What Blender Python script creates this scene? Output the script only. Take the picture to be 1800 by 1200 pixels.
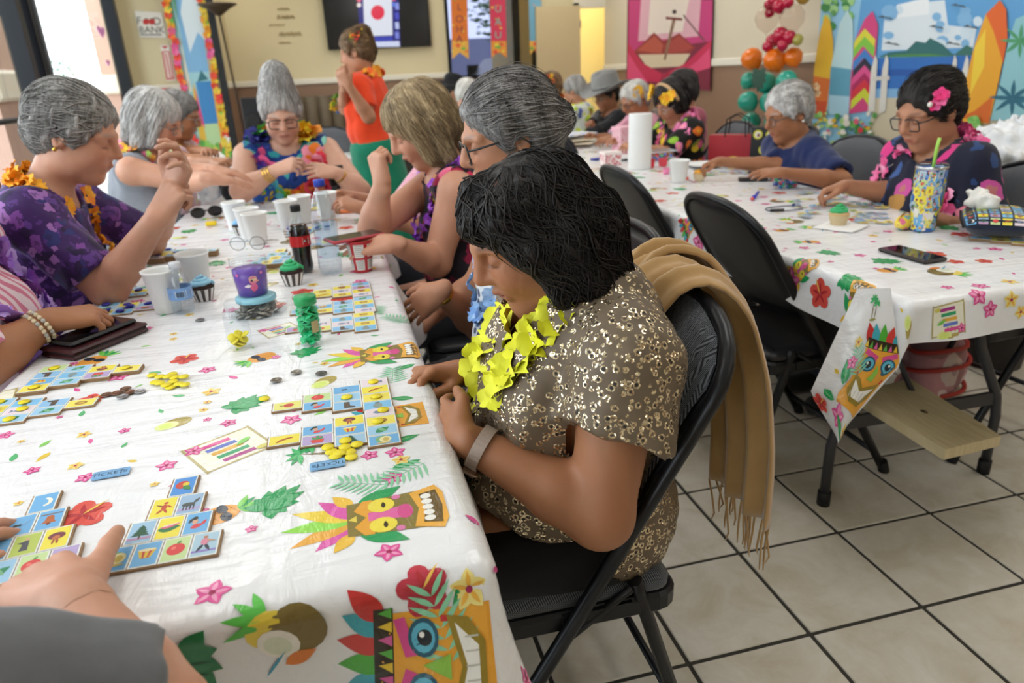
import bpy, math, random
import numpy as np
from mathutils import Vector, Matrix
from mathutils.geometry import tessellate_polygon
random.seed(7); RNG = np.random.default_rng(7)
for o in list(bpy.data.objects): bpy.data.objects.remove(o)
SC = bpy.context.scene; COL = SC.collection
PI = math.pi
# ------------------------------------------------------------------ camera
CAMF, YAW, PITCH, ROLL, CAMH = 1236.9, math.radians(13.127), math.radians(20.931), math.radians(-2.666), 1.25
TILE = 0.3087
def _axes():
    cy, sy, cp, sp = math.cos(YAW), math.sin(YAW), math.cos(PITCH), math.sin(PITCH)
    f = np.array([sy*cp, cy*cp, -sp]); r = np.array([cy, -sy, 0.]); u = np.cross(r, f)
    cr, sr = math.cos(ROLL), math.sin(ROLL)
    return cr*r+sr*u, -sr*r+cr*u, f
CR, CU, CF = _axes(); CPOS = np.array([0, 0, CAMH])
def at(x, y, z=None, Y=None, X=None):
    """world point seen at photo pixel (x, y) on a given plane"""
    v = (x-900)/CAMF*CR+(600-y)/CAMF*CU+CF
    t = (z-CAMH)/v[2] if z is not None else (Y/v[1] if Y is not None else X/v[0])
    return CPOS+v*t
cam = bpy.data.cameras.new('camera'); camo = bpy.data.objects.new('camera', cam); COL.objects.link(camo)
camo.matrix_world = Matrix(((CR[0], CU[0], -CF[0], 0), (CR[1], CU[1], -CF[1], 0), (CR[2], CU[2], -CF[2], CAMH), (0, 0, 0, 1)))
cam.sensor_width = 36; cam.lens = CAMF*36/1800; cam.clip_start = 0.05; cam.clip_end = 200
cam.dof.use_dof = True; cam.dof.focus_distance = 1.12; cam.dof.aperture_fstop = 4.5
SC.camera = camo
# ------------------------------------------------------------------ view, world
vs = SC.view_settings; vs.view_transform = 'Standard'; vs.look = 'None'; vs.gamma = 1; vs.use_curve_mapping = False
vs.exposure = 0.0
SC.cycles.use_denoising = True; SC.cycles.max_bounces = 7; SC.cycles.diffuse_bounces = 3; SC.cycles.glossy_bounces = 3; SC.cycles.use_adaptive_sampling = True; SC.cycles.adaptive_threshold = .04
SC.cycles.transparent_max_bounces = 12; SC.cycles.sample_clamp_indirect = 6; SC.cycles.caustics_reflective = False; SC.cycles.caustics_refractive = False
world = bpy.data.worlds.new('world'); SC.world = world; world.use_nodes = True
bg = world.node_tree.nodes['Background']; bg.inputs[0].default_value = (0.86, 0.93, 1.0, 1); bg.inputs[1].default_value = 5.0
LAMP = 7.0   # emission of the ceiling troffers
# ------------------------------------------------------------------ materials
def lin(c):
    return tuple(((v/12.92) if v <= .04045 else ((v+.055)/1.055)**2.4) for v in c)
def hexc(h): return lin(tuple(int(h[i:i+2], 16)/255 for i in (0, 2, 4)))
MATS = {}
class NT:
    def __init__(s, name):
        s.m = bpy.data.materials.new(name); s.m.use_nodes = True; s.t = s.m.node_tree; s.n = s.t.nodes
        s.b = s.n['Principled BSDF']; s.out = s.n['Material Output']
    def add(s, typ, **k):
        n = s.n.new(typ)
        for a, v in k.items():
            if a.startswith('i_'): n.inputs[a[2:].replace('_', ' ')].default_value = v
            else: setattr(n, a, v)
        return n
    def link(s, a, b): s.t.links.new(a, b)
    def coord(s, kind='Object', scale=(1, 1, 1), rot=(0, 0, 0)):
        tc = s.add('ShaderNodeTexCoord'); mp = s.add('ShaderNodeMapping')
        mp.inputs['Scale'].default_value = scale; mp.inputs['Rotation'].default_value = rot
        s.link(tc.outputs[kind], mp.inputs[0]); return mp.outputs[0]
    def ramp(s, fac, stops, interp='LINEAR'):
        r = s.add('ShaderNodeValToRGB'); e = r.color_ramp.elements; r.color_ramp.interpolation = interp
        while len(e) < len(stops): e.new(0.5)
        for el, (p, c) in zip(e, stops): el.position = p; el.color = (*c, 1) if len(c) == 3 else c
        s.link(fac, r.inputs[0]); return r.outputs[0]
    def mix(s, fac, a, b, mode='MIX'):
        m = s.add('ShaderNodeMix', data_type='RGBA', blend_type=mode)
        for inp, v in ((m.inputs[0], fac), (m.inputs[6], a), (m.inputs[7], b)):
            if hasattr(v, 'links'): s.link(v, inp)
            elif isinstance(v, (int, float)): inp.default_value = v
            else: inp.default_value = (*v, 1) if len(v) == 3 else v
        return m.outputs[2]
    def math(s, op, a, b=0.):
        m = s.add('ShaderNodeMath', operation=op)
        for inp, v in zip(m.inputs, (a, b)):
            if hasattr(v, 'links'): s.link(v, inp)
            else: inp.default_value = v
        return m.outputs[0]
    def noise(s, vec, scale, detail=3, rough=.5, dist=0):
        n = s.add('ShaderNodeTexNoise'); n.inputs['Scale'].default_value = scale; n.inputs['Detail'].default_value = detail
        n.inputs['Roughness'].default_value = rough; n.inputs['Distortion'].default_value = dist
        s.link(vec, n.inputs['Vector']); return n
    def voro(s, vec, scale, feature='F1', rnd=1):
        n = s.add('ShaderNodeTexVoronoi', feature=feature); n.inputs['Scale'].default_value = scale; n.inputs['Randomness'].default_value = rnd
        s.link(vec, n.inputs['Vector']); return n
    def bump(s, h, strength=.3, dist=.002, normal=None):
        b = s.add('ShaderNodeBump'); b.inputs['Strength'].default_value = strength; b.inputs['Distance'].default_value = dist
        s.link(h, b.inputs['Height'])
        if normal: s.link(normal, b.inputs['Normal'])
        s.link(b.outputs[0], s.b.inputs['Normal']); return b.outputs[0]
    def base(s, c):
        if hasattr(c, 'links'): s.link(c, s.b.inputs['Base Color'])
        else: s.b.inputs['Base Color'].default_value = (*c, 1)
    def set(s, **k):
        for a, v in k.items():
            i = s.b.inputs[a.replace('_', ' ')]
            if hasattr(v, 'links'): s.link(v, i)
            else: i.default_value = v
        return s
def plain(name, c, rough=.5, metal=0., spec=.5, noise=0., nscale=30, bump=0., bscale=120, **k):
    if name in MATS: return MATS[name]
    t = NT(name); c = hexc(c) if isinstance(c, str) else c
    co = t.coord() if (noise or bump) else None
    if noise:
        n = t.noise(co, nscale, 4); t.base(t.mix(n.outputs[0], tuple(v*(1-noise) for v in c), tuple(min(1, v*(1+noise)) for v in c)))
    else: t.base(c)
    t.set(Roughness=rough, Metallic=metal, Specular_IOR_Level=spec, **k)
    if bump: t.bump(t.noise(co, bscale, 4).outputs[0], bump)
    MATS[name] = t.m; return t.m
def printmat(name='print', rough=.35, bumpy=None, coat=0.):
    """flat print: colour comes from the printed shapes' own ink colour"""
    if name in MATS: return MATS[name]
    t = NT(name); a = t.add('ShaderNodeVertexColor', layer_name='Col'); t.base(a.outputs[0]); t.set(Roughness=rough, Coat_Weight=coat)
    if bumpy: bumpy(t)
    MATS[name] = t.m; return t.m
def glassmat(name, tint=(1, 1, 1), rough=.0, refl=.9, ior=1.45):
    """thin clear pane or bottle wall: see-through with a fresnel mirror"""
    if name in MATS: return MATS[name]
    t = NT(name); tr = t.add('ShaderNodeBsdfTransparent'); tr.inputs[0].default_value = (*tint, 1)
    gl = t.add('ShaderNodeBsdfGlossy'); gl.inputs['Roughness'].default_value = rough; gl.inputs[0].default_value = (refl, refl, refl, 1)
    fr = t.add('ShaderNodeFresnel'); fr.inputs[0].default_value = ior; mx = t.add('ShaderNodeMixShader')
    gm = t.add('ShaderNodeNewGeometry'); t.link(t.math('MULTIPLY', fr.outputs[0], t.math('SUBTRACT', 1., gm.outputs['Backfacing'])), mx.inputs[0]); t.link(tr.outputs[0], mx.inputs[1]); t.link(gl.outputs[0], mx.inputs[2]); t.link(mx.outputs[0], t.out.inputs[0])
    MATS[name] = t.m; return t.m
def emit(name, c, s):
    if name in MATS: return MATS[name]
    t = NT(name); t.base((0, 0, 0)); t.b.inputs['Emission Color'].default_value = (*c, 1); t.b.inputs['Emission Strength'].default_value = s
    MATS[name] = t.m; return t.m
# ------------------------------------------------------------------ scene tree
def tag(o, label=None, cat=None, group=None, kind=None):
    if label: o['label'] = label
    if cat: o['category'] = cat
    if group: o['group'] = group
    if kind: o['kind'] = kind
    return o
def empty(name, loc=(0, 0, 0), rz=0., label=None, cat=None, group=None):
    o = bpy.data.objects.new(name, None); COL.objects.link(o); o.location = Vector(loc); o.rotation_euler = (0, 0, rz)
    o.empty_display_size = .05
    return tag(o, label, cat, group)
def copy_tree(o, parent=None):
    c = o.copy(); COL.objects.link(c); c.parent = parent
    for ch in list(o.children): copy_tree(ch, c)
    return c
def obj(name, me, parent=None, mat=None, loc=None, rot=None, scale=None):
    if mat is not None and not isinstance(mat, (list, tuple)): mat = [mat]
    for m in mat or []:
        me.materials.append(m)
    o = bpy.data.objects.new(name, me); COL.objects.link(o); o.parent = parent
    if loc is not None: o.location = Vector(loc)
    if rot is not None: o.rotation_euler = rot
    if scale is not None: o.scale = scale
    return o
def frame(ax, ay=None, az=None):
    """3x3 with given x axis and approx z axis"""
    x = Vector(ax).normalized(); z = Vector(az if az is not None else (0, 0, 1)); y = z.cross(x).normalized(); z = x.cross(y)
    return Matrix((x, y, z)).transposed()
class MB:
    """collects shapes, then links them as ONE mesh object"""
    def __init__(s): s.v = []; s.f = []; s.m = []; s.c = []; s.sm = []
    def add(s, verts, faces, m=0, col=None, smooth=False, M=None):
        k = len(s.v)
        if M is not None: verts = [M @ Vector(v) for v in verts]
        s.v += [tuple(v) for v in verts]
        for f in faces: s.f.append([i+k for i in f]); s.m.append(m); s.c.append(col); s.sm.append(smooth)
        return s
    def box(s, lo, hi, m=0, col=None, M=None, bev=0.):
        x0, y0, z0 = lo; x1, y1, z1 = hi
        if bev <= 0:
            v = [(x0, y0, z0), (x1, y0, z0), (x1, y1, z0), (x0, y1, z0), (x0, y0, z1), (x1, y0, z1), (x1, y1, z1), (x0, y1, z1)]
            f = [(3, 2, 1, 0), (4, 5, 6, 7), (0, 1, 5, 4), (1, 2, 6, 5), (2, 3, 7, 6), (3, 0, 4, 7)]
            return s.add(v, f, m, col, M=M)
        b = bev; rings = []
        def rect(z, i):
            return [(x0+i, y0+b, z), (x0+b, y0+i, z), (x1-b, y0+i, z), (x1-i, y0+b, z), (x1-i, y1-b, z), (x1-b, y1-i, z), (x0+b, y1-i, z), (x0+i, y1-b, z)]
        bb = min(b, (z1-z0)*.45)
        rings = [rect(z0, bb), rect(z0+bb, 0), rect(z1-bb, 0), rect(z1, bb)]
        return s.loft(rings, m, col, M=M, cap=True, smooth=False)
    def loft(s, rings, m=0, col=None, M=None, cap=True, smooth=True, closed=True):
        n = len(rings[0]); v = [p for r in rings for p in r]; f = []
        for i in range(len(rings)-1):
            for j in range(n if closed else n-1):
                a = i*n+j; b = i*n+(j+1) % n; f.append((a, b, b+n, a+n))
        s.add(v, f, m, col, smooth, M)
        if cap:
            k = len(s.v)-len(v)
            for idx in (list(range(n))[::-1], [(len(rings)-1)*n+j for j in range(n)]):
                s.f.append([i+k for i in idx]); s.m.append(m); s.c.append(col); s.sm.append(False)
        return s
    def tube(s, pts, r, m=0, col=None, n=8, closed=False, cap=True, M=None, flat=1.):
        P = [Vector(p) for p in pts]; R = r if isinstance(r, (list, tuple)) else [r]*len(P); rings = []; up = None; N = len(P)
        for i, p in enumerate(P):
            if closed: t = P[(i+1) % N]-P[i-1]
            else: t = (P[min(i+1, N-1)]-P[max(i-1, 0)])
            if t.length < 1e-9: t = Vector((0, 0, 1))
            t.normalize()
            if up is None: up = Vector((0, 0, 1)) if abs(t.z) < .9 else Vector((1, 0, 0))
            x = (up-t*up.dot(t)).normalized(); y = t.cross(x); up = x
            rings.append([p+(x*math.cos(2*PI*k/n)*flat+y*math.sin(2*PI*k/n))*R[i] for k in range(n)])
        if closed: rings.append(rings[0]); cap = False
        return s.loft(rings, m, col, M, cap)
    def lathe(s, prof, n=24, m=0, col=None, M=None, cap=True, sx=1., wob=None):
        rings = []
        for (r, z) in prof:
            rings.append([(r*math.cos(2*PI*k/n)*sx*(1+(wob(k, z) if wob else 0)), r*math.sin(2*PI*k/n)*(1+(wob(k, z) if wob else 0)), z) for k in range(n)])
        return s.loft(rings, m, col, M, cap)
    def ball(s, c, r, m=0, col=None, n=16, k=10, M=None):
        R = r if isinstance(r, (list, tuple)) else (r, r, r)
        rings = [[(c[0]+R[0]*math.sin(PI*i/k)*math.cos(2*PI*j/n), c[1]+R[1]*math.sin(PI*i/k)*math.sin(2*PI*j/n), c[2]-R[2]*math.cos(PI*i/k)) for j in range(n)] for i in range(k+1)]
        rings[0] = [(c[0]+1e-5*math.cos(2*PI*j/n), c[1]+1e-5*math.sin(2*PI*j/n), c[2]-R[2]) for j in range(n)]
        rings[-1] = [(c[0]+1e-5*math.cos(2*PI*j/n), c[1]+1e-5*math.sin(2*PI*j/n), c[2]+R[2]) for j in range(n)]
        return s.loft(rings, m, col, M, True)
    def poly(s, pts, z=0., m=0, col=None, M=None):
        """flat filled polygon in xy"""
        P = [(p[0], p[1], z) for p in pts]
        a = sum(P[i-1][0]*P[i][1]-P[i][0]*P[i-1][1] for i in range(len(P)))
        if a < 0: P = P[::-1]
        return s.add(P, [list(range(len(P)))] if len(P) <= 4 else [list(t) if True else 0 for t in tess(P)], m, col, M=M)
    def slab(s, pts, z0, z1, m=0, col=None, M=None, msides=None):
        P = [tuple(p[:2]) for p in pts]
        a = sum(P[i-1][0]*P[i][1]-P[i][0]*P[i-1][1] for i in range(len(P)))
        if a < 0: P = P[::-1]
        n = len(P); v = [(x, y, z0) for x, y in P]+[(x, y, z1) for x, y in P]
        T = tess([(x, y, 0) for x, y in P])
        s.add(v, [[t[2], t[1], t[0]] for t in T], m if msides is None else msides, col, M=M); k = len(s.v)-2*n
        for t in T: s.f.append([i+n+k for i in t]); s.m.append(m); s.c.append(col); s.sm.append(False)
        for i in range(n):
            j = (i+1) % n; s.f.append([k+i, k+j, k+n+j, k+n+i]); s.m.append(m if msides is None else msides); s.c.append(col); s.sm.append(False)
        return s
    def mesh(s, name='mesh'):
        me = bpy.data.meshes.new(name); me.from_pydata(s.v, [], s.f)
        me.polygons.foreach_set('material_index', s.m); me.polygons.foreach_set('use_smooth', s.sm)
        if any(c is not None for c in s.c):
            ca = me.color_attributes.new('Col', 'FLOAT_COLOR', 'CORNER'); buf = np.ones((len(me.loops), 4), np.float32); i = 0
            for f, c in zip(s.f, s.c):
                if c is not None: buf[i:i+len(f), :3] = c[:3]
                i += len(f)
            ca.data.foreach_set('color', buf.ravel())
        me.validate(); me.update(); return me
    def build(s, name, mat, parent=None, **k): return obj(name, s.mesh(name), parent, mat, **k)
def tess(P):
    T = tessellate_polygon([[Vector(p) for p in P]]); out = []
    for t in T:
        a, b, c = (Vector(P[i]) for i in t)
        if (b-a).cross(c-a).z < 0: t = (t[0], t[2], t[1])
        out.append(list(t))
    return out
def TRS(loc=(0, 0, 0), rz=0., s=1., rx=0., ry=0.):
    return Matrix.Translation(Vector(loc)) @ Matrix.Rotation(rz, 4, 'Z') @ Matrix.Rotation(ry, 4, 'Y') @ Matrix.Rotation(rx, 4, 'X') @ Matrix.Scale(s, 4)
def textmesh(txt, size, font_shear=0., offset=0.):
    """letters as flat triangles, centred on the origin"""
    cu = bpy.data.curves.new('lettering', 'FONT'); cu.body = txt; cu.size = size; cu.align_x = 'CENTER'; cu.align_y = 'CENTER'; cu.shear = font_shear; cu.offset = offset
    cu.resolution_u = 3
    o = bpy.data.objects.new('lettering', cu); COL.objects.link(o)
    dg = bpy.context.evaluated_depsgraph_get(); me = o.evaluated_get(dg).to_mesh()
    v = [tuple(p.co) for p in me.vertices]; f = [list(p.vertices) for p in me.polygons]
    o.to_mesh_clear() if hasattr(o, 'to_mesh_clear') else None
    bpy.data.objects.remove(o); bpy.data.curves.remove(cu); return v, f
# ================================================================== the room
XL, XR, YB, YP, YF, ZC = -2.05, 3.85, 10.0, 9.0, -2.6, 2.8
XJ = -1.08            # where the sign wall steps back to the television wall
CREAM, BROWN = hexc('ddcfa6'), hexc('94745c')
def wallmat(name, cream):
    t = NT(name); g = t.add('ShaderNodeNewGeometry'); sp = t.add('ShaderNodeSeparateXYZ'); t.link(g.outputs['Position'], sp.inputs[0])
    co = t.coord('Object'); n = t.noise(co, 3, 3)
    up = t.mix(n.outputs[0], tuple(v*.95 for v in cream), cream); lo = t.mix(n.outputs[0], tuple(v*.92 for v in BROWN), BROWN)
    t.base(t.mix(t.math('GREATER_THAN', sp.outputs[2], 1.24), lo, up)); t.set(Roughness=.55)
    t.bump(t.noise(co, 160, 2).outputs[0], .08); return t.m
M_WALL = wallmat('painted_wall', CREAM); M_WALL2 = wallmat('painted_wall_pale', hexc('d8cdb4'))
M_TRIM = plain('white_trim', 'e8e2d0', .4); M_CEIL = plain('ceiling_tile', 'e6e4de', .9, noise=.04, bump=.2)
M_BLACKMETAL = plain('black_metal', '17171a', .42, .3, noise=.2, nscale=8)
def struct(o): o['kind'] = 'structure'; return o
def wall(name, boxes, mat): 
    b = MB()
    for lo, hi in boxes: b.box(lo, hi)
    return struct(b.build(name, mat))
W = .12
WX0, WX1, WZ0, WZ1 = at(787, 100, Y=YB)[0], at(943, 100, Y=YB)[0], 1.19, 2.45     # window in the television wall
DX0, DX1 = 3.47, XR                                                             # doorway
wall('wall_back', [((XJ-.1, YB, 0), (WX0, YB+W, ZC)), ((WX0, YB, 0), (WX1, YB+W, WZ0)), ((WX0, YB, WZ1), (WX1, YB+W, ZC)), ((WX1, YB, 0), (DX0, YB+W, ZC)), ((DX0, YB, 2.05), (DX1+.12, YB+W, ZC))], M_WALL)
wall('wall_right', [((XR, YF, 0), (XR+W, YB, ZC))], M_WALL2)
wall('wall_front', [((XL-W, YF-W, 0), (XR+W, YF, ZC))], M_WALL2)
wall('wall_panel', [((XL, YP, 0), (XJ, YP+W, ZC)), ((XJ-.1, YP+W, 0), (XJ, YB+W, ZC))], M_WALL)
# window wall on the left: sill-less shop front with mullions
LW = [(-2.3, -.4), (-.25, 1.9), (2.05, 4.05), (4.2, at(40, 100, X=XL)[1]), (at(62, 100, X=XL)[1], 8.75)]
b = [((XL-.1, YF, 2.62), (XL+.02, YP, ZC)), ((XL-.1, 8.83, 0), (XL+.02, YP, ZC))]
b += [((XL-.1, YF, 0), (XL+.02, YP, .12))]
wall('wall_left', b, M_WALL2)
wall('ceiling', [((XL-W, YF-W, ZC), (XR+W, YB+1.6, ZC+.1))], M_CEIL)
MG = glassmat('window_glass', (.97, .985, .98), refl=.8)
M_FRAME = plain('dark_window_frame', '15171b', .35, .6); M_FRAMEL = plain('silver_frame_edge', '8d939c', .35, .8)
for i, (y0, y1) in enumerate(LW):
    w = struct(empty('window_%d' % (i+1), (XL, (y0+y1)/2, .12)))
    f = MB(); hh = 2.5
    for a in (y0-(y0+y1)/2, y1-(y0+y1)/2): f.box((-.06, a-.045, 0), (.06, a+.045, hh))
    f.box((-.06, y0-(y0+y1)/2, 0), (.06, (y1-y0)/2, .09)); f.box((-.06, y0-(y0+y1)/2, hh-.08), (.06, (y1-y0)/2, hh))
    f.build('window_frame', M_FRAME, w)
    g = MB(); g.box((-.006, (y0-y1)/2+.045, .09), (.006, (y1-y0)/2-.045, hh-.08)); g.build('pane', MG, w)
    e = MB()
    for a in ((y0-y1)/2+.05,): e.box((.06, a-.02, 0), (.075, a+.02, hh))
    e.build('frame_edge', M_FRAMEL if i != 3 else M_FRAME, w)
    if i == 3:
        p = MB(); p.tube([(.12, (y0-y1)/2+.08, .98), (.12, (y1-y0)/2-.08, .98)], .018, n=10)
        for a in (-.5, .5): p.tube([(.05, a*(y1-y0)*.85, .98), (.12, a*(y1-y0)*.85, .98)], .014)
        p.build('push_bar', M_BLACKMETAL, w)
# the pane in the television wall
w = struct(empty('window_6', ((WX0+WX1)/2, YB+.03, WZ0)))
f = MB(); ww, hh = (WX1-WX0)/2, WZ1-WZ0
for a in (-ww, ww-.04): f.box((a, -.06, 0), (a+.04, .06, hh))
f.box((-ww, -.06, 0), (ww, .06, .04)); f.box((-ww, -.06, hh-.04), (ww, .06, hh)); f.build('window_frame', M_FRAME, w)
g = MB(); g.box((-ww+.04, -.005, .04), (ww-.04, .005, hh-.04)); g.build('pane', glassmat('tinted_glass', (.42, .43, .5), refl=.5), w)
# chair rail, one piece per stretch of wall
def rail(n, lo, hi): struct(MB().box(lo, hi, bev=.008).build('trim_%d' % n, M_TRIM))
rail(1, (XJ, YB-.025, 1.215), (WX0-.02, YB, 1.285)); rail(2, (XR-.025, YF, 1.215), (XR, YB-.02, 1.285))
rail(3, (XL+.03, YP-.025, 1.205), (XJ+.02, YP, 1.285)); rail(4, (XJ, YP-.02, 1.215), (XJ+.025, YB, 1.285)); rail(5, (WX1+.02, YB-.025, 1.215), (DX0-.06, YB, 1.285))
b = MB(); b.box((DX0-.07, YB-.03, 0), (DX0, YB+W, 2.08)); b.box((DX0-.07, YB-.03, 2.02), (XR-.001, YB+W, 2.12)); struct(b.build('trim_6', M_TRIM))
# open door leaf, standing against the television wall
d = struct(empty('door_1', (DX0-.02, YB-.12, .012)))
dw = DX0-.02-at(943, 100, Y=YB-.12)[0]
MB().box((-dw, -.022, 0), (0, .022, 2.03), bev=.003).build('door_leaf', plain('door_paint', 'c9b68c', .45, noise=.04, nscale=4), d)
h = MB(); h.tube([(-dw+.07, -.02, .98), (-dw+.07, -.07, .98)], .01); h.tube([(-dw+.07, -.065, .98), (-dw+.18, -.065, .98)], .009); h.lathe([(.026, 0), (.026, .008)], 16, M=TRS((-dw+.07, -.022, .98), rx=PI/2))
h.build('door_handle', plain('brushed_steel', '9a9a98', .3, 1.), d)
for z in (.25, 1.0, 1.8): MB().box((-.006, -.03, z-.045), (.008, -.018, z+.045)).build('hinge', plain('brushed_steel', '9a9a98', .3, 1.), d)
# little lit room behind the doorway
b = MB(); b.box((DX0-.8, YB+1.5, 0), (XR+.9, YB+1.6, ZC)); b.box((XR+.8, YB+W, 0), (XR+.9, YB+1.5, ZC)); b.box((DX0-.9, YB+W, 0), (DX0-.8, YB+1.5, ZC))
struct(b.build('wall_hallway', plain('hallway_paint', 'e3c878', .6)))
# ------------------------------------------------------------------ floor: grout bed and tiles
GX, GY = 2.028*TILE, 3.539*TILE
def tilemat():
    t = NT('floor_tile'); co = t.coord('Object'); oi = t.add('ShaderNodeObjectInfo')
    va = t.add('ShaderNodeVectorMath', operation='ADD'); t.link(co, va.inputs[0])
    sc = t.add('ShaderNodeVectorMath', operation='SCALE'); t.link(oi.outputs['Location'], sc.inputs[0]); sc.inputs['Scale'].default_value = 3.7; t.link(sc.outputs[0], va.inputs[1])
    v = va.outputs[0]; n = t.noise(v, 7, 5, .65, .5); n2 = t.noise(v, 26, 5, .65)
    c = t.ramp(n.outputs[0], [(.3, hexc('bcb29c')), (.5, hexc('d0cabc')), (.7, hexc('dedad0'))])
    c = t.mix(t.math('MULTIPLY', n2.outputs[0], .35), c, hexc('b8a78f'))
    c = t.mix(t.math('MULTIPLY', oi.outputs['Random'], .2), c, hexc('b5aa95'))
    t.base(c); t.set(Roughness=t.ramp(n2.outputs[0], [(.3, (.34,)*3), (.7, (.46,)*3)]), Specular_IOR_Level=.5)
    t.bump(n2.outputs[0], .05); return t.m
M_TILE = tilemat(); M_GROUT = plain('grout', '34302a', .9, noise=.35, nscale=60, bump=.3)
floor = struct(empty('floor', (0, 0, 0)))
MB().box((XL-W, YF-W, -.1), (XR+1.2, YB+1.6, -.004)).build('grout_bed', M_GROUT, floor)
g = .0052
TM = MB().box((g, g, -.012), (TILE-g, TILE-g, 0), bev=.0022).mesh('tile'); TM.materials.append(M_TILE)
rest = MB()
i0, i1, j0, j1 = int((XL-GX)/TILE)-1, int((XR-GX)/TILE)+1, int((YF-GY)/TILE)-1, int((YB+.1-GY)/TILE)+1
for i in range(i0, i1+1):
    for j in range(j0, j1+1):
        x, y = GX+i*TILE, GY+j*TILE
        if x < XL-.32 or x > XR or y > YB+.1 or y < YF-.3: continue
        if -.1 < x < 3.7 and .35 < y < 6.2: 
            o = obj('tile', TM, floor, loc=(x, y, 0))
        else: rest.box((x+g, y+g, -.012), (x+TILE-g, y+TILE-g, 0))
r = rest.build('tiling', M_TILE, floor); r['kind'] = 'stuff'
struct(MB().box((-40, -30, -.3), (XL-W-.01, 60, -.06)).build('pavement', plain('pale_concrete', 'b9b7b0', .8, noise=.08, nscale=2)))
struct(MB().box((XL-W, YB+1.7, -.3), (40, 60, -.06)).build('parking_lot', plain('asphalt', '6d6d72', .8, noise=.1, nscale=4)))
# ------------------------------------------------------------------ ceiling troffers
def troffer(x, y, label):
    t = empty('ceiling_light', (x, y, ZC-.001), 0, label, 'ceiling light', 'ceiling troffers')
    f = MB(); 
    for lo, hi in (((-.3, -.6, -.03), (-.27, .6, 0)), ((.27, -.6, -.03), (.3, .6, 0)), ((-.27, -.6, -.03), (.27, -.57, 0)), ((-.27, .57, -.03), (.27, .6, 0))): f.box(lo, hi)
    f.build('frame', M_TRIM, t)
    MB().box((-.27, -.57, -.02), (.27, .57, -.004)).build('diffuser', emit('diffuser', (1, .98, .945), LAMP), t)
TR = [(x, y) for y in (1.4, 4.0, 6.6, 9.0) for x in (-1.0, 1.0, 3.0)]+[(3.0, -1.2)]  # last one: unseen light added behind the camera to brighten the floor
NX = {-1.0: 'nearest the glass shop front', 1.0: 'in the middle of the room', 3.0: 'nearest the surfboard backdrop'}
NY = ['in the row behind the camera', 'in the row over the near tables', 'in the row over the table ends', 'in the row over the far tables', 'in the row by the television']
for (x, y) in TR: troffer(x, y, 'white ceiling light %s %s' % (NX[x], NY[[-1.2, 1.4, 4.0, 6.6, 9.0].index(y)]))
h = bpy.data.lights.new('hall_lamp', 'POINT'); h.energy = 14; h.color = (1, .8, .45); h.shadow_soft_size = .15
ho = bpy.data.objects.new('hall_lamp', h); COL.objects.link(ho); ho.location = (XR-.1, YB+.8, 2.3)
# ------------------------------------------------------------------ outside
M_STUCCO = plain('pink_stucco', 'c9a493', .85, noise=.06, nscale=20, bump=.2)
def column(p, s, label, L=.9):
    t = empty('porch_column', (p[0], p[1], -.06), 0, label, 'column'); x, y = 0, 0
    MB().box((-s, 0, 0), (0, L, 4)).build('shaft', M_STUCCO, t); MB().box((-s-.06, -.06, 1.26), (.06, L+.06, 1.52), bev=.03).build('band', plain('cream_band', 'e9dcc8', .7), t)
p = at(165, 80, X=-3.1); column((-2.6, p[1]*1.0, 0), .5, 'pink stucco porch column with cream band outside the glass', 1.4)
p = at(-20, 80, X=-2.9); column((-2.75, p[1]-.55, 0), .5, 'pink stucco porch column at the left edge of the view', .9)
def car(p, rz, c, label, s=1.):
    t = empty('parked_car', p, rz, label, 'car')
    prof = [(-2.2, .3), (-2.25, .75), (-1.7, .92), (-1.0, 1.0), (-.45, 1.45), (.9, 1.47), (1.6, 1.05), (2.2, .95), (2.25, .4), (2.1, .28)]
    b = MB(); b.loft([[(x, -.85*w_, z*s) for x, z in prof] for w_ in (1,)]+[[(x, -.85+.1, z*s) for x, z in prof]]+[[(x, .85-.1, z*s) for x, z in prof]]+[[(x, .85, z*s) for x, z in prof]], smooth=False)
    b.build('car_body', plain('car_paint_'+c, c, .25, .2), t)
    for sy in (-.87, .87):
        g = MB(); g.box((-.8, sy-.01, 1.02*s), (1.2, sy+.01, 1.36*s)); g.build('car_window', plain('car_glass', '1a1c20', .1), t)
        for x in (-1.4, 1.4): MB().lathe([(.1, -.1), (.31, -.1), (.33, 0), (.31, .1), (.1, .1)], 20, M=TRS((x, sy, .33), rx=PI/2)).build('wheel', plain('tyre', '151515', .8), t)
for k, (px_, X, c, rz, l) in enumerate([((95, 150), -9, 'e4e6ea', .4, 'white parked car seen through the shop front'), ((130, 148), -13, '8f969c', 1.2, 'grey parked car seen through the shop front'), ((55, 152), -19, '6f7780', .2, 'slate parked car seen through the shop front')]):
    p = at(px_[0], px_[1], X=X); car((X, p[1], -.06), rz, c, l)
p = at(890, 130, Y=13.5); car((p[0]+.3, 13.5, -.06), .1, '141519', 'black parked car seen through the tinted window', 1.08)
struct(MB().box((-2, 24, -.06), (22, 25, 2.3)).build('facade', plain('grey_facade', '8d90a6', .8, noise=.05)))
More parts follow.
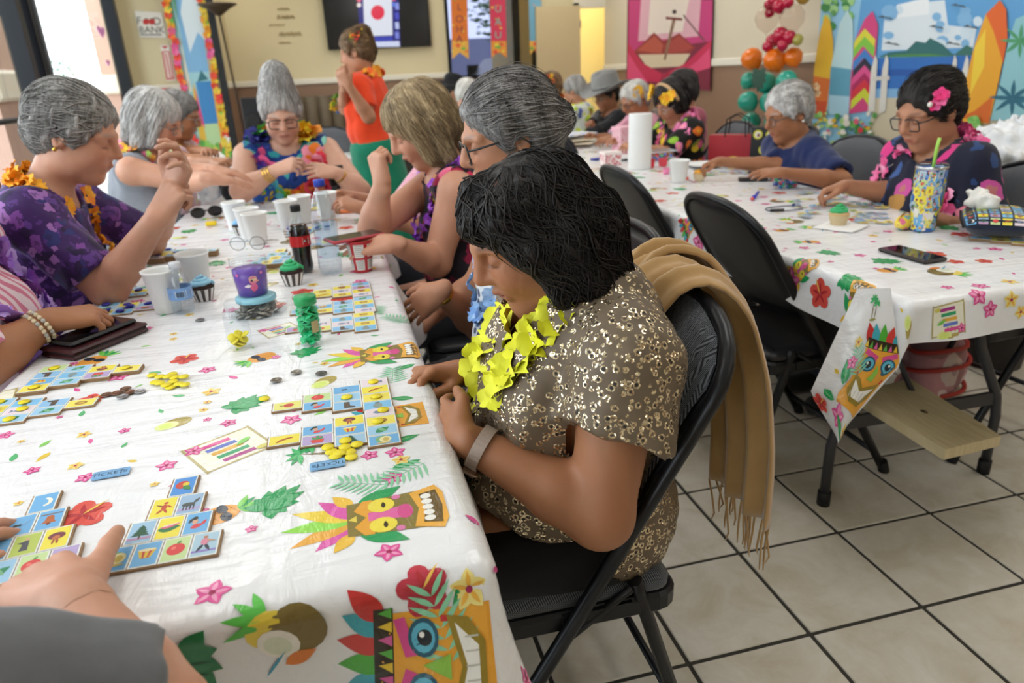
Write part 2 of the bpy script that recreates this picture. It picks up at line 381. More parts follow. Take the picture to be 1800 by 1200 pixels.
def leafblob(name, p, r, n, mat, seed, parent=None, sz=.12):
    rr = random.Random(seed); b = MB()
    for _ in range(n):
        a, u, q = rr.random()*2*PI, rr.uniform(-1, 1), rr.random()**.4
        c = Vector((math.cos(a)*math.sqrt(1-u*u), math.sin(a)*math.sqrt(1-u*u), u))*q; c = Vector((c.x*r[0], c.y*r[1], c.z*r[2]))+Vector(p)
        M = Matrix.Translation(c) @ Matrix.Rotation(rr.random()*6, 4, 'Z') @ Matrix.Rotation(rr.random()*6, 4, 'X')
        s = sz*rr.uniform(.6, 1.3); b.add([(0, -s*.4, 0), (s, 0, .02), (0, s*.4, 0), (-s, 0, .02)], [(0, 1, 2, 3)], M=M)
    return b.build(name, mat, parent)
M_TREE = plain('tree_leaf', '5d7a52', .6, noise=.3)
for (px_, Y, l) in (((900, 90), 19, 'leafy green tree beyond the tinted window'),):
    p = at(*px_, Y=Y); t = empty('street_tree', (p[0], Y, -.06), 0, l, 'tree'); leafblob('crown', (0, 0, 3.3), (1.2, 1.2, 1.5), 900, M_TREE, 3, t); MB().tube([(0, 0, 0), (.05, 0, 2.2)], [.12, .08]).build('trunk', plain('bark', '5a4a3c', .9), t)
p = at(110, 120, X=-16); t = empty('street_tree', (-16, p[1], -.06), 0, 'pale leafy tree beyond the parked cars', 'tree'); leafblob('crown', (0, 0, 2.4), (1.6, 1.6, 1.2), 700, M_TREE, 4, t); MB().tube([(0, 0, 0), (.05, 0, 1.8)], [.12, .08]).build('trunk', plain('bark', '5a4a3c', .9), t)
# ================================================================== printed motifs (flat ink shapes, unit size, +y up)
def circ(cx, cy, r, n=16, ry=None, a0=0., rot=0.):
    ry = r if ry is None else ry; c, s = math.cos(rot), math.sin(rot)
    return [(cx+r*math.cos(a0+2*PI*i/n)*c-ry*math.sin(a0+2*PI*i/n)*s, cy+r*math.cos(a0+2*PI*i/n)*s+ry*math.sin(a0+2*PI*i/n)*c) for i in range(n)]
def rect(x0, y0, x1, y1): return [(x0, y0), (x1, y0), (x1, y1), (x0, y1)]
def xf(polys, x=0., y=0., s=1., rot=0., sx=1.):
    c, d = math.cos(rot), math.sin(rot)
    return [([(x+(p*c*sx-q*d)*s, y+(p*d*sx+q*c)*s) for p, q in P], col) for P, col in polys]
def leafp(x0, y0, x1, y1, w, n=7):
    dx, dy = x1-x0, y1-y0; L = math.hypot(dx, dy); nx, ny = -dy/L, dx/L; up, dn = [], []
    for i in range(n+1):
        t = i/n; h = w*math.sin(PI*t**.8); up.append((x0+dx*t+nx*h, y0+dy*t+ny*h)); dn.append((x0+dx*t-nx*h, y0+dy*t-ny*h))
    return up+dn[-2:0:-1]
G1, G2, G3 = hexc('2fa05e'), hexc('1f7d48'), hexc('7fd05a')
PINK, RED, YEL, ORG, BRN = hexc('e0569a'), hexc('d8453f'), hexc('f0cf4a'), hexc('f09a3c'), hexc('7d6a33')
def m_monstera(c=G1, c2=hexc('57b97a')):
    out = []; base = (0, .36)
    for i in range(9):
        a = -PI/2+(i-4)*.52; L = .78-.05*abs(i-4); out.append((leafp(0, .30, .93*math.cos(a)*L*.72, .30+math.sin(a)*L, .15 if i != 4 else .14), c))
    out.append((circ(0, .14, .3, 14, .28), c)); out.append((leafp(0, .32, 0, -.42, .012), c2))
    out.append((leafp(0, .3, 0, .55, .012), c))
    for s in (-1, 1):
        for k in range(3): out.append((leafp(0, .2-.16*k, s*(.32-.03*k), .12-.2*k, .01), c2))
    return out
def m_flower(c=PINK, c2=hexc('f3a0c4'), n=5, w=.17):
    out = []
    for i in range(n):
        a = 2*PI*i/n+.3; out.append((leafp(.04*math.cos(a), .04*math.sin(a), .5*math.cos(a), .5*math.sin(a), w), c)); out.append((leafp(.04*math.cos(a), .04*math.sin(a), .42*math.cos(a), .42*math.sin(a), w*.35), c2))
    out.append((circ(0, 0, .09), hexc('a82a5a'))); return out
def m_hibiscus(c=hexc('e0554a')):
    out = []
    for i in range(5):
        a = 2*PI*i/5+.2; out.append((circ(.26*math.cos(a), .26*math.sin(a), .24, 12, .2, 0, a), c)); 
    for i in range(5):
        a = 2*PI*i/5+.2; out.append((leafp(0, 0, .38*math.cos(a), .38*math.sin(a), .05), hexc('b8333a')))
    out.append((leafp(0, 0, .45, .3, .03), hexc('f2c25a'))); return out
def m_plumeria(): return m_flower(hexc('f3e08a'), hexc('f0b64a'), 5, .18)
def m_frond(c=hexc('8fd0a8')):
    out = [(leafp(0, -.5, 0, .5, .012), c)]
    for i in range(8):
        y = -.4+i*.11; L = .42*(1-.07*i)
        for s in (-1, 1): out.append((leafp(0, y, s*L, y+.2, .03), c))
    return out
def m_leaf(c=G1): return [(leafp(0, -.5, 0, .5, .2), c), (leafp(0, -.45, 0, .42, .015), hexc('8fd68f'))]
def m_petal(c=PINK): return [(leafp(0, -.5, .1, .5, .2), c)]
def m_pine():
    o = [(circ(0, 0, .26, 16, .34), hexc('eda64a'))]
    for i in range(-2, 3): o.append((leafp(-.24, i*.12-.08, .24, i*.12+.1, .008), hexc('c27c2c')))
    for i in range(5): a = PI/2+(i-2)*.4; o.append((leafp(0, .3, .42*math.cos(a), .3+.36*math.sin(a), .06), G1 if i % 2 else G3))
    for s in (-1, 1): o.append((circ(s*.13, .08, .13, 12, .09), hexc('2b3442')))
    o.append((rect(-.05, .1, .05, .13), hexc('2b3442'))); o += xf(m_flower(), -.28, -.2, .25); return o
def m_coco():
    o = []
    for a in (2.6, 2.1, 1.6, 3.2): o.append((leafp(-.1, .25, -.1+.5*math.cos(a), .25+.4*math.sin(a), .06), hexc('5ec24e')))
    o += [(circ(-.12, .1, .27, 14, .24), hexc('e8d04a')), (circ(.14, -.05, .32, 18, .34), BRN), (circ(-.12, -.12, .2, 14, .25, 0, .5), hexc('f3f0e6')), (circ(-.14, -.14, .13, 12, .17, 0, .5), hexc('dfe6cf'))]
    o += [(leafp(-.2, -.45, .2, -.4, .1), hexc('e07f2e')), (leafp(-.45, -.5, -.1, -.25, .02), hexc('4ba3c4'))]; return o
def m_coconut(): return [(circ(.1, .03, .4, 18, .28, 0, .2), hexc('b5a35c')), (circ(-.14, -.06, .3, 16, .24, 0, .2), hexc('e9efa0')), (circ(-.14, -.06, .2, 14, .15, 0, .2), hexc('dcec7e'))]
def m_palm():
    o = [(leafp(.02, -.5, .05, .2, .035), hexc('8a7a52')), (leafp(.2, -.5, .3, .05, .03), hexc('8a7a52')), (circ(.1, -.5, .22, 10, .05), hexc('a09a5a'))]
    for (x, y, r) in ((.05, .2, .38), (.32, .06, .28)):
        for i in range(7): a = -.35+i*.63; o.append((leafp(x, y, x+r*math.cos(a), y+r*.7*math.sin(a)-.02, .05), G1 if i % 2 else hexc('4fbf72')))
    return o
def m_sign():
    bam = hexc('b9ab74'); o = [(rect(-.48, -.42, .48, .42), hexc('f4f1dd'))]
    for P in ((-.5, -.44, .5, -.40), (-.5, .40, .5, .44), (-.5, -.46, -.46, .46), (.46, -.46, .5, .46)): o.append((rect(*P), bam))
    for k, c in enumerate(('b0408f', '3aa874', 'e9b34a', '6a7ed0', 'e0559a')): o.append((rect(-.26+.03*k, .24-.14*k, .2+.02*k, .33-.14*k), hexc(c)))
    o += xf(m_flower(), .36, -.3, .3); o.append((circ(-.36, .32, .1, 10, .06), hexc('d9d06a'))); o.append((leafp(-.36, -.1, -.1, .02, .05), G3)); return o
def m_tiki1():
    """sleeping carved mask, feather crown up"""
    o = []
    for a, c, L in ((1.57+.75, 'e05fae', .5), (1.57+.4, 'eeb04c', .62), (1.57, '9adf5c', .66), (1.57-.4, 'f0d24c', .62), (1.57-.8, 'e05fae', .5)): o.append((leafp(0, .2, 1.05*L*math.cos(a), .2+L*math.sin(a), .09), hexc(c)))
    for s in (-1, 1): o.append((leafp(s*.18, .22, s*.42, -.2, .1), G1)); o.append((leafp(s*.2, .25, s*.42, .42, .07), hexc('f0c24c')))
    b = hexc('8a7a3e'); o.append(([(-.24, .3), (.24, .3), (.3, -.5), (-.3, -.5)], b))
    o += [([(-.26, .16), (-.12, .24), (0, .14), (.12, .24), (.26, .16), (.26, .08), (0, .04), (-.26, .08)], hexc('e8a63e')), ([(-.05, .22), (.05, .22), (0, .29)], hexc('e9d25a')),
          ([(-.06, .12), (.06, .12), (.09, -.2), (-.09, -.2)], hexc('e26aa6')), (circ(0, -.2, .11, 12, .07), hexc('d8508e'))]
    for s in (-1, 1): o += [(circ(s*.15, 0, .11, 14, .12), hexc('f0dc4e')), (leafp(s*.15-.05, -.02, s*.15+.05, -.02, .02), hexc('3a3018')), (circ(s*.24, -.14, .04, 8), hexc('e07fae'))]
    o += [([(-.34, -.5), (-.26, -.26), (0, -.32), (.26, -.26), (.34, -.5), (.2, -.56), (-.2, -.56)], hexc('eeb04a')), ([(-.26, -.5), (-.22, -.34), (0, -.38), (.22, -.34), (.26, -.5), (0, -.53)], hexc('6b5424'))]
    for i in range(5): o.append((circ(-.17+.085*i, -.4, .042, 10, .05), hexc('f4f2ea')))
    return o
def m_tiki2():
    """grinning yellow mask with red feathers"""
    o = []
    for k, (x, c) in enumerate(((-.32, 'c8322f'), (-.2, '3fa7b8'), (-.05, '4fae3a'), (.1, 'd0403a'), (.24, '3fa7b8'), (.36, 'c8322f'))): o.append((leafp(x*.8, .3, x*1.5, .66-.1*abs(k-2.5)/2.5, .09), hexc(c)))
    o += [([(-.34, .34), (.34, .34), (.38, -.5), (-.38, -.5)], hexc('eba73a')), (rect(-.38, .24, .38, .38), hexc('33291c'))]
    for i in range(8): x = -.35+i*.1; o.append(([(x-.04, .25), (x+.04, .25), (x, .35)], hexc(('e8c33e', '5fae4a', 'd85f9a')[i % 3])))
    for s in (-1, 1): o += [([(s*.04, .16), (s*.3, .24), (s*.32, .16), (s*.06, .08)], hexc('d9508e')), (circ(s*.18, .03, .13, 16, .11), hexc('2a5c70')), (circ(s*.18, .03, .1, 14, .085), hexc('5fb6cf')), (circ(s*.18, .02, .055, 12), hexc('1d2830')), (circ(s*.2, .04, .02, 8), hexc('f3f3ee')), (rect(s*.3-.02, -.16, s*.3+.02, -.1), hexc('c8383a'))]
    o += [([(-.08, -.16), (0, .04), (.08, -.16)], hexc('8fc24e')), ([(-.32, -.14), (-.3, -.3), (-.14, -.42), (.14, -.42), (.3, -.3), (.32, -.14), (0, -.24)], hexc('97802e')), ([(-.27, -.2), (-.12, -.37), (.12, -.37), (.27, -.2), (0, -.28)], hexc('f3f1ea'))]
    for i in range(-2, 3): o.append((rect(i*.09-.006, -.37, i*.09+.006, -.27), hexc('c9c6ba')))
    return o
SMALL = [lambda: m_petal(), lambda: m_petal(hexc('e3c34a')), lambda: m_petal(hexc('5fb97a')), lambda: m_flower(), lambda: m_plumeria(), lambda: m_petal(hexc('8fd06a'))]
# ================================================================== tablecloths
def clothbump(t):
    co = t.coord('Object'); n = t.noise(t.coord('Object', (1, .35, 1), (0, 0, .5)), 26, 4, .6, .7); n2 = t.noise(t.coord('Object', (.5, 2.2, 1), (0, 0, -.4)), 11, 3, .5, .5)
    t.bump(t.math('ADD', n.outputs[0], t.math('MULTIPLY', n2.outputs[0], 1.6)), .6, .005)
def _cm():
    t = NT('vinyl_cloth'); t.base(hexc('eeeef0')); t.set(Roughness=.24, Specular_IOR_Level=.6); clothbump(t); return t.m
M_CLOTH = _cm(); M_INK = printmat('vinyl_ink', .24, clothbump)
TZ = .738
class Cloth:
    """vinyl cloth laid over a table: (s,t) measured on the flat sheet -> place in the room"""
    def __init__(s, x0, x1, y0, y1, z=TZ, ov=(.2, .2, .2, .2), flare=.16, seed=0, wav=.035):
        s.wav = wav
        s.x0, s.x1, s.y0, s.y1, s.z, s.ov, s.fl = x0, x1, y0, y1, z, ov, flare; r = random.Random(seed); s.ph = [r.random()*6 for _ in range(8)]
    def pos(s, u, v, off=0.):
        cx, cy = min(max(u, s.x0), s.x1), min(max(v, s.y0), s.y1); a, b = u-cx, v-cy; d = math.hypot(a, b)
        if d < 1e-9: return Vector((u, v, s.z+off))
        R = .022; dx, dy = a/d, b/d
        if d < R*PI/2: th = d/R; h = R*math.sin(th); w = R*(1-math.cos(th)); k = math.cos(th)
        else:
            e = d-R*PI/2; corner = abs(dx*dy)*2
            fl = s.fl*(1+1.3*corner)*(.6+.4*e/.2); al = cx*9+s.ph[0] if abs(dy) > abs(dx) else cy*8+s.ph[1]
            wv = (math.sin(al)+.6*math.sin(al*2.3+s.ph[2]))*s.wav*min(1, e/.12)*(1-corner)
            h = R+e*fl+wv; w = R+e*math.sqrt(max(.3, 1-fl*fl)); k = .1
        return Vector((cx+dx*(h+off*(1-k)), cy+dy*(h+off*(1-k)), s.z-w+off*k))
    def mesh(s, tops=(1, 1), name='sheet'):
        def grid(lo, hi, o0, o1, step):
            g = [lo-o0+i*(o0/14) for i in range(14)] if o0 else []
            n = max(2, int((hi-lo)/step)); g += [lo+(hi-lo)*i/n for i in range(n+1)]
            return g+([hi+(i+1)*(o1/14) for i in range(14)] if o1 else [])
        U = grid(s.x0, s.x1, s.ov[0], s.ov[1], .022); V = grid(s.y0, s.y1, s.ov[2], s.ov[3], .022); b = MB()
        verts = [s.pos(u, v) for v in V for u in U]; n = len(U)
        b.add(verts, [(j*n+i, j*n+i+1, (j+1)*n+i+1, (j+1)*n+i) for j in range(len(V)-1) for i in range(n-1)], smooth=True); return b
    def inside(s, u, v): return s.x0-s.ov[0]+.005 < u < s.x1+s.ov[1]-.005 and s.y0-s.ov[2]+.005 < v < s.y1+s.ov[3]-.005
def subdiv(T, mx):
    while True:
        N = []; ch = False
        for t in T:
            L = [math.dist(t[i], t[(i+1) % 3]) for i in range(3)]; m = max(L)
            if m > mx: i = L.index(m); a, b_, c = t[i], t[(i+1) % 3], t[(i+2) % 3]; q = ((a[0]+b_[0])/2, (a[1]+b_[1])/2); N += [[a, q, c], [q, b_, c]]; ch = True
            else: N.append(t)
        T = N
        if not ch: return T
class Ink:
    def __init__(s, cl): s.c = cl; s.b = MB(); s.k = 0
    def put(s, polys, u, v, size, rot=0.):
        s.k += 1; flat = all(s.c.x0 <= x <= s.c.x1 and s.c.y0 <= y <= s.c.y1 for P, _ in xf(polys, u, v, size, rot) for x, y in P)
        for li, (P, col) in enumerate(xf(polys, u, v, size, rot)):
            off = .0003+.000012*(s.k % 5)+.00006*li*min(1., 14/len(polys))
            T = [[P[i] for i in t] for t in tess([(x, y, 0) for x, y in P])]
            if not flat:
                off = .0006+.00016*li*min(1., 16/len(polys)); T = subdiv(T, .013); T = [t for t in T if all(s.c.inside(*p) for p in t)]
            for t in T: s.b.add([s.c.pos(x, y, off) for x, y in t], [(0, 1, 2)], 0, col)
    def fill(s, rg, seed, taken, n=60, small=True):
        r = random.Random(seed); big = [(m_monstera, .1), (m_hibiscus, .085), (m_pine, .13), (m_coco, .12), (m_sign, .15), (m_coconut, .09), (m_palm, .13), (m_plumeria, .05), (m_flower, .06), (m_flower, .05)]
        for _ in range(n*6):
            u, v = r.uniform(rg[0], rg[1]), r.uniform(rg[2], rg[3]); f, sz = big[r.randrange(len(big))] if r.random() < .5 else (SMALL[r.randrange(len(SMALL))], r.uniform(.018, .04))
            sz *= .74
            if all(math.hypot(u-a, v-b) > (sz+q)*.62 for a, b, q in taken) and s.c.inside(u, v): taken.append((u, v, sz)); s.put(f(), u, v, sz, r.random()*6.28)
def tp(x, y, z=TZ): p = at(x, y, z=z); return p[0], p[1]
T1 = dict(x0=-.645, x1=.1, y0=.655, y1=3.5); T2 = dict(x0=1.212, x1=1.95, y0=1.25, y1=5.9)
c1 = Cloth(T1['x0'], T1['x1'], T1['y0'], T1['y1'], ov=(.22, .2, .3, .22), flare=.13, seed=1)
t1 = c1.mesh().build('tablecloth', M_CLOTH); tag(t1, 'white vinyl tablecloth with tropical print under the picture boards in the foreground', 'tablecloth')
ink = Ink(c1); taken = []
def putpx(f, x, y, size, rot=0., z=TZ):
    u, v = tp(x, y); size *= .72; taken.append((u, v, size)); ink.put(f, u, v, size, rot)
# motifs on the table top where the photo shows them
putpx(m_tiki1(), 672, 905, .20, PI/2)
putpx(m_tiki1(), 670, 622, .19, PI/2); putpx(m_tiki2(), 690, 733, .15, PI/2)
for x, y, s_, r_ in ((496, 874, .10, 2.4), (440, 706, .1, 2.2), (545, 616, .085, 2.2)): putpx(m_monstera(), x, y, s_, r_)
for x, y, s_, r_ in ((145, 905, .1, .3), (325, 631, .08, .8), (160, 702, .07, .2)): putpx(m_hibiscus(), x, y, s_, r_)
putpx(m_sign(), 402, 788, .15, -2.6); putpx(m_sign(), 492, 580, .11, -2.7)
putpx(m_palm(), 547, 800, .12, 1.4); putpx(m_coconut(), 303, 745, .085, .2); putpx(m_pine(), 460, 628, .12, 2.2); putpx(m_pine(), 385, 905, .11, -1.2)
putpx(m_coconut(), 568, 672, .085, .6)
for x, y, s_ in ((293, 818, .045), (57, 827, .035), (219, 757, .03), (10, 765, .04), (365, 650, .05), (202, 567, .03), (684, 970, .05), (650, 800, .04), (695, 795, .045), (690, 840, .045), (373, 1042, .06)): putpx(m_flower(), x, y, s_, x)
for x, y, s_ in ((133, 819, .035), (148, 764, .035), (305, 587, .03), (305, 596, .03), (705, 808, .04)): putpx(m_plumeria(), x, y, s_, x)
for x, y in ((700, 560), (660, 545), (640, 850), (712, 830), (690, 660)): putpx(m_frond(), x, y, .11, x*.1)
for x, y in ((705, 700), (712, 645), (715, 770), (715, 815)): putpx(m_leaf(), x, y, .06, x)
ink.put(m_tiki2(), .03, .655-.1, .15, PI/2-.1); taken.append((.02, .54, .2)); taken.append((.0, .66, .1))
ink.put(m_coco(), -.115, .61, .095, .3); taken.append((-.115, .6, .14)); ink.put(m_monstera(G2, hexc('0f4a2a')), -.215, .58, .085, .1); taken.append((-.215, .575, .12))
ink.put(m_plumeria(), -.275, .64, .05); ink.put(m_hibiscus(hexc('c03a4a')), .035, .63, .06, .3); ink.put(m_leaf(), .075, .585, .08, .1); ink.put(m_frond(), .05, .585, .1, .2); ink.put(m_plumeria(), .085, .62, .045)
ink.fill((-.8, .28, .4, 1.9), 5, taken, 70); ink.fill((-.8, .28, 1.9, 3.6), 6, taken, 60)
ink.b.build('printed_motifs', M_INK, t1)
# second long table
c2 = Cloth(T2['x0'], T2['x1'], T2['y0'], T2['y1'], ov=(.14, .14, .115, .14), flare=.03, seed=3, wav=.014)
t2 = c2.mesh().build('tablecloth', M_CLOTH); tag(t2, 'white vinyl tablecloth with tropical print on the table with the patterned tumbler', 'tablecloth')
ink = Ink(c2); taken = []
for x, y, s_, r_ in ((1497, 491, .1, 0), (1462, 445, .09, .4)): putpx(m_monstera(), x, y, s_, r_)
for x, y, s_ in ((1680, 460, .06), (1730, 459, .06)): putpx(m_hibiscus(), x, y, s_, x)
putpx(m_pine(), 1560, 475, .11, -1.6); putpx(m_pine(), 1425, 425, .11, 1.2); putpx(m_plumeria(), 1775, 495, .06); putpx(m_pine(), 1375, 405, .1, -1.5); putpx(m_tiki1(), 1400, 460, .14, .9); putpx(m_tiki2(), 1212, 385, .16, .9)
for x, y, s_ in ((1460, 460, .03), (1717, 437, .035), (1535, 425, .03), (1665, 505, .045)): putpx(m_flower(), x, y, s_, x)
ink.put(m_sign(), 1.3, 1.185, .085, .1); taken.append((1.3, 1.185, .11)); ink.put(m_flower(), 1.38, 1.23, .05); ink.put(m_plumeria(), 1.47, 1.21, .045); ink.put(m_coconut(), 1.3, 1.15, .06)
ink.put(m_tiki1(), 1.14, 1.38, .12, PI/2); taken.append((1.14, 1.38, .12))
for k in range(6): ink.put((m_hibiscus, m_flower, m_tiki2, m_leaf, m_plumeria, m_flower)[k](), 1.135, 1.52+.13*k, .085, k); taken.append((1.135, 1.52+.13*k, .085))
ink.fill((.94, 2.1, 1.14, 3.2), 8, taken, 70); ink.fill((.94, 2.1, 3.2, 5.9), 9, taken, 60)
ink.b.build('printed_motifs', M_INK, t2)
# loose corner of the second cloth hanging down in a kite
def onplane(x, y, p0, n):
    v = (x-900)/CAMF*CR+(600-y)/CAMF*CU+CF; t = np.dot(np.array(p0)-CPOS, n)/np.dot(v, n); return CPOS+v*t
def kite():
    p0 = (1.19, 1.235, .7); nn = np.array([-.55, -.83, .12])
    K = {k: Vector(onplane(x, y, p0, nn)) for k, (x, y) in dict(A=(1507, 507), B=(1566, 506), C=(1582, 642), D=(1471, 768), E=(1424, 690)).items()}
    b = MB(); L, Rr = [K['A'], K['E']], [K['B'], K['C']]
    def P(u, v):   # v down, u across
        l = K['A'].lerp(K['E'], v/.7) if v < .7 else K['E'].lerp(K['D'], (v-.7)/.3); r = K['B'].lerp(K['C'], v/.62) if v < .62 else K['C'].lerp(K['D'], (v-.62)/.38)
        q = l.lerp(r, u); bend = math.sin(PI*u)*.035*v; return q+Vector((-.5, -.8, 0))*bend
    N = 16; b.add([P(i/N, j/N) for j in range(N+1) for i in range(N+1)], [(j*(N+1)+i, (j+1)*(N+1)+i, (j+1)*(N+1)+i+1, j*(N+1)+i+1) for j in range(N) for i in range(N)], smooth=True)
    o = b.build('loose_corner', M_CLOTH, t2); ib = MB(); k = 0
    inv = np.linalg.lstsq
    def put(polys, u, v, sz, rot):
        nonlocal k
        for Q, col in xf(polys, 0, 0, sz, rot):
            k += 1
            for t in subdiv([[Q[i] for i in t_] for t_ in tess([(x, y, 0) for x, y in Q])], .012):
                V = []
                for x, y in t:
                    V.append(P(min(max(u+x/.26, 0), 1), min(max(v-y/.38, 0), 1))+Vector((-.5, -.8, .1))*(.0012+.00007*k))
                ib.add(V, [(0, 1, 2)], 0, col)
    put(m_palm(), .55, .12, .075, 0); put(m_tiki2(), .72, .58, .19, -.35); put(m_frond(), .45, .5, .09, .2); put(m_leaf(), .33, .56, .07, .2); put(m_flower(), .38, .5, .04, 0); put(m_plumeria(), .4, .36, .035, 0)
    put(m_flower(), .35, .84, .07, 1); put(m_hibiscus(), .08, .76, .05, 0); put(m_leaf(), .4, .9, .07, .5); put(m_plumeria(), .6, .93, .045, 0); put(m_leaf(), .22, .7, .05, 1); put(m_petal(hexc('e3c34a')), .2, .55, .025, 1)
    ib.build('corner_print', M_INK, t2)
kite()
# far tables
def fartable(x0, x1, y0, y1, label, seed):
    c = Cloth(x0, x1, y0, y1, ov=(.2, .2, .2, .2), flare=.12, seed=seed); o = c.mesh().build('tablecloth', M_CLOTH); tag(o, label, 'tablecloth')
    ik = Ink(c); ik.fill((x0-.18, x1+.18, y0-.18, y1+.18), seed, [], 40); ik.b.build('printed_motifs', M_INK, o)
fartable(-1.25, .35, 4.75, 5.6, 'white printed tablecloth on the far table behind the woman with the rainbow garland', 11)
fartable(.95, 1.75, 6.2, 8.0, 'white printed tablecloth on the far table by the open door', 12)
# folding tables under the cloths
M_TOP = plain('table_laminate', 'c9c6c0', .5, noise=.05); M_LEG = plain('grey_table_leg', '3a3a3d', .45, .2, noise=.15, nscale=10); M_RUB = plain('rubber_foot', '0c0c0c', .7)
def folding_table(x0, x1, y0, y1, label):
    cx, cy = (x0+x1)/2, (y0+y1)/2; t = empty('folding_table', (cx, cy, 0), 0, label, 'table', 'folding tables'); hx, hy = (x1-x0)/2, (y1-y0)/2
    MB().box((-hx, -hy, TZ-.036), (hx, hy, TZ-.003), bev=.006).build('tabletop', M_TOP, t)
    for s in (-1, 1):
        yy = s*(hy-.28); w = .29
        for sx in (-1, 1):
            l = MB(); k = 0.  # bent wishbone leg
            l.tube([(sx*w*.5, yy-s*.0, TZ-.04), (sx*w*.52, yy, .52), (sx*w*.62, yy, .44), (sx*w*.95, yy, .27), (sx*w, yy, .2), (sx*w, yy, .03)], .0145, n=10)
            lo = l.build('leg', M_LEG, t); MB().tube([(sx*w, yy, .0), (sx*w, yy, .045)], .019, n=10).build('foot_cap', M_RUB, lo)
        b = MB(); b.box((-w*.9, yy-.006, .245), (w*.9, yy+.006, .285)); b.build('crossbar', M_LEG, t)
        b = MB(); b.tube([(0, yy, .27), (0, yy-s*.38, TZ-.05)], .008); b.build('brace', M_LEG, t)
folding_table(T1['x0'], T1['x1'], T1['y0'], 2.07, 'folding table under the foreground tablecloth, near half'); folding_table(T1['x0'], T1['x1'], 2.09, T1['y1'], 'folding table under the foreground tablecloth, far half')
for y0, y1, l in ((1.25, 2.78, 'folding table with grey bent legs above the wooden plank'), (2.8, 4.33, 'folding table under the paper towel roll'), (4.35, 5.9, 'folding table under the stack of papers')): folding_table(T2['x0'], T2['x1'], y0, y1, l)
folding_table(-1.25, .35, 4.75, 5.6, 'folding table behind the woman with the rainbow garland'); folding_table(.95, 1.75, 6.2, 8.0, 'folding table by the open door')
# ================================================================== figures: smooth blended volumes, meshed as one continuous surface
V3 = lambda *a: np.array(a, np.float32)
def unit(v): v = np.asarray(v, float); return v/np.linalg.norm(v)
EV = [.06]   # how far outside a volume its distance still matters
from concurrent.futures import ThreadPoolExecutor
POOL = ThreadPoolExecutor(4)
class Sdf:
    """soft union of rounded cones and ellipsoids (then soft cuts)"""
    def __init__(s, k=.02): s.p = []; s.k = k
    def cone(s, a, b, r1, r2=None, k=None, flat=None): s.p.append(('c', np.asarray(a, np.float32), np.asarray(b, np.float32), r1, r1 if r2 is None else r2, s.k if k is None else k, 0, flat)); return s
    def ell(s, c, R, M=None, k=None, cut=False):
        M = np.eye(3, dtype=np.float32) if M is None else np.asarray(M, np.float32); s.p.append(('e', np.asarray(c, np.float32), np.asarray(R, np.float32), M, None, s.k if k is None else k, 1 if cut else 0, None)); return s
    def bounds(s):
        lo, hi = [], []
        for q in s.p:
            if q[6]: continue
            if q[0] == 'c': r = max(q[3], q[4]); lo.append(np.minimum(q[1], q[2])-r); hi.append(np.maximum(q[1], q[2])+r)
            else: r = float(max(q[2])); lo.append(q[1]-r); hi.append(q[1]+r)
        return np.min(lo, 0), np.max(hi, 0)
    def __call__(s, P, off=0.):
        D = np.full(len(P), .25, np.float32); E = np.einsum
        if not len(P): return D
        lo, hi = P.min(0), P.max(0); diag = float(np.linalg.norm(hi-lo))
        for q in s.p:
            if q[0] == 'c': c = (q[1]+q[2])/2; rad = float(np.linalg.norm(q[1]-q[2]))/2+max(q[3], q[4])
            else: c = q[1]; rad = float(max(q[2]))
            R = rad+max(EV[0], q[5]*.8); g = np.maximum(np.maximum(lo-c, c-hi), 0)
            if float(g@g) > R*R: continue
            if diag > R: X = P-c; m = np.nonzero(E('ij,ij->i', X, X) < R*R)[0]
            else: m = slice(None)
            X = P[m]
            if not len(X): continue
            if q[0] == 'c':
                ba = q[2]-q[1]; Y = X-q[1]; t = np.clip((Y@ba)/max(float(ba@ba), 1e-9), 0, 1); Y = Y-t[:, None]*ba
                if q[7] is not None: ax = np.asarray(q[7][0], np.float32); Y = Y+(Y@ax)[:, None]*ax*np.float32(q[7][1]-1)   # flattened along a direction
                d = np.sqrt(E('ij,ij->i', Y, Y))-(q[3]+(q[4]-q[3])*t)
            else:
                Y = (X-q[1])@q[3]; Y = Y/q[2]; k0 = np.sqrt(E('ij,ij->i', Y, Y)); Y = Y/q[2]; d = k0*(k0-1)/(np.sqrt(E('ij,ij->i', Y, Y))+1e-9)
            k = max(q[5], 1e-4); o = D[m]
            if q[6]: d = -d; h = np.clip(.5-.5*(o-d)/k, 0, 1); D[m] = o*(1-h)+d*h+k*h*(1-h)
            else: h = np.clip(.5+.5*(o-d)/k, 0, 1); D[m] = o*(1-h)+d*h-k*h*(1-h)
        return D-off
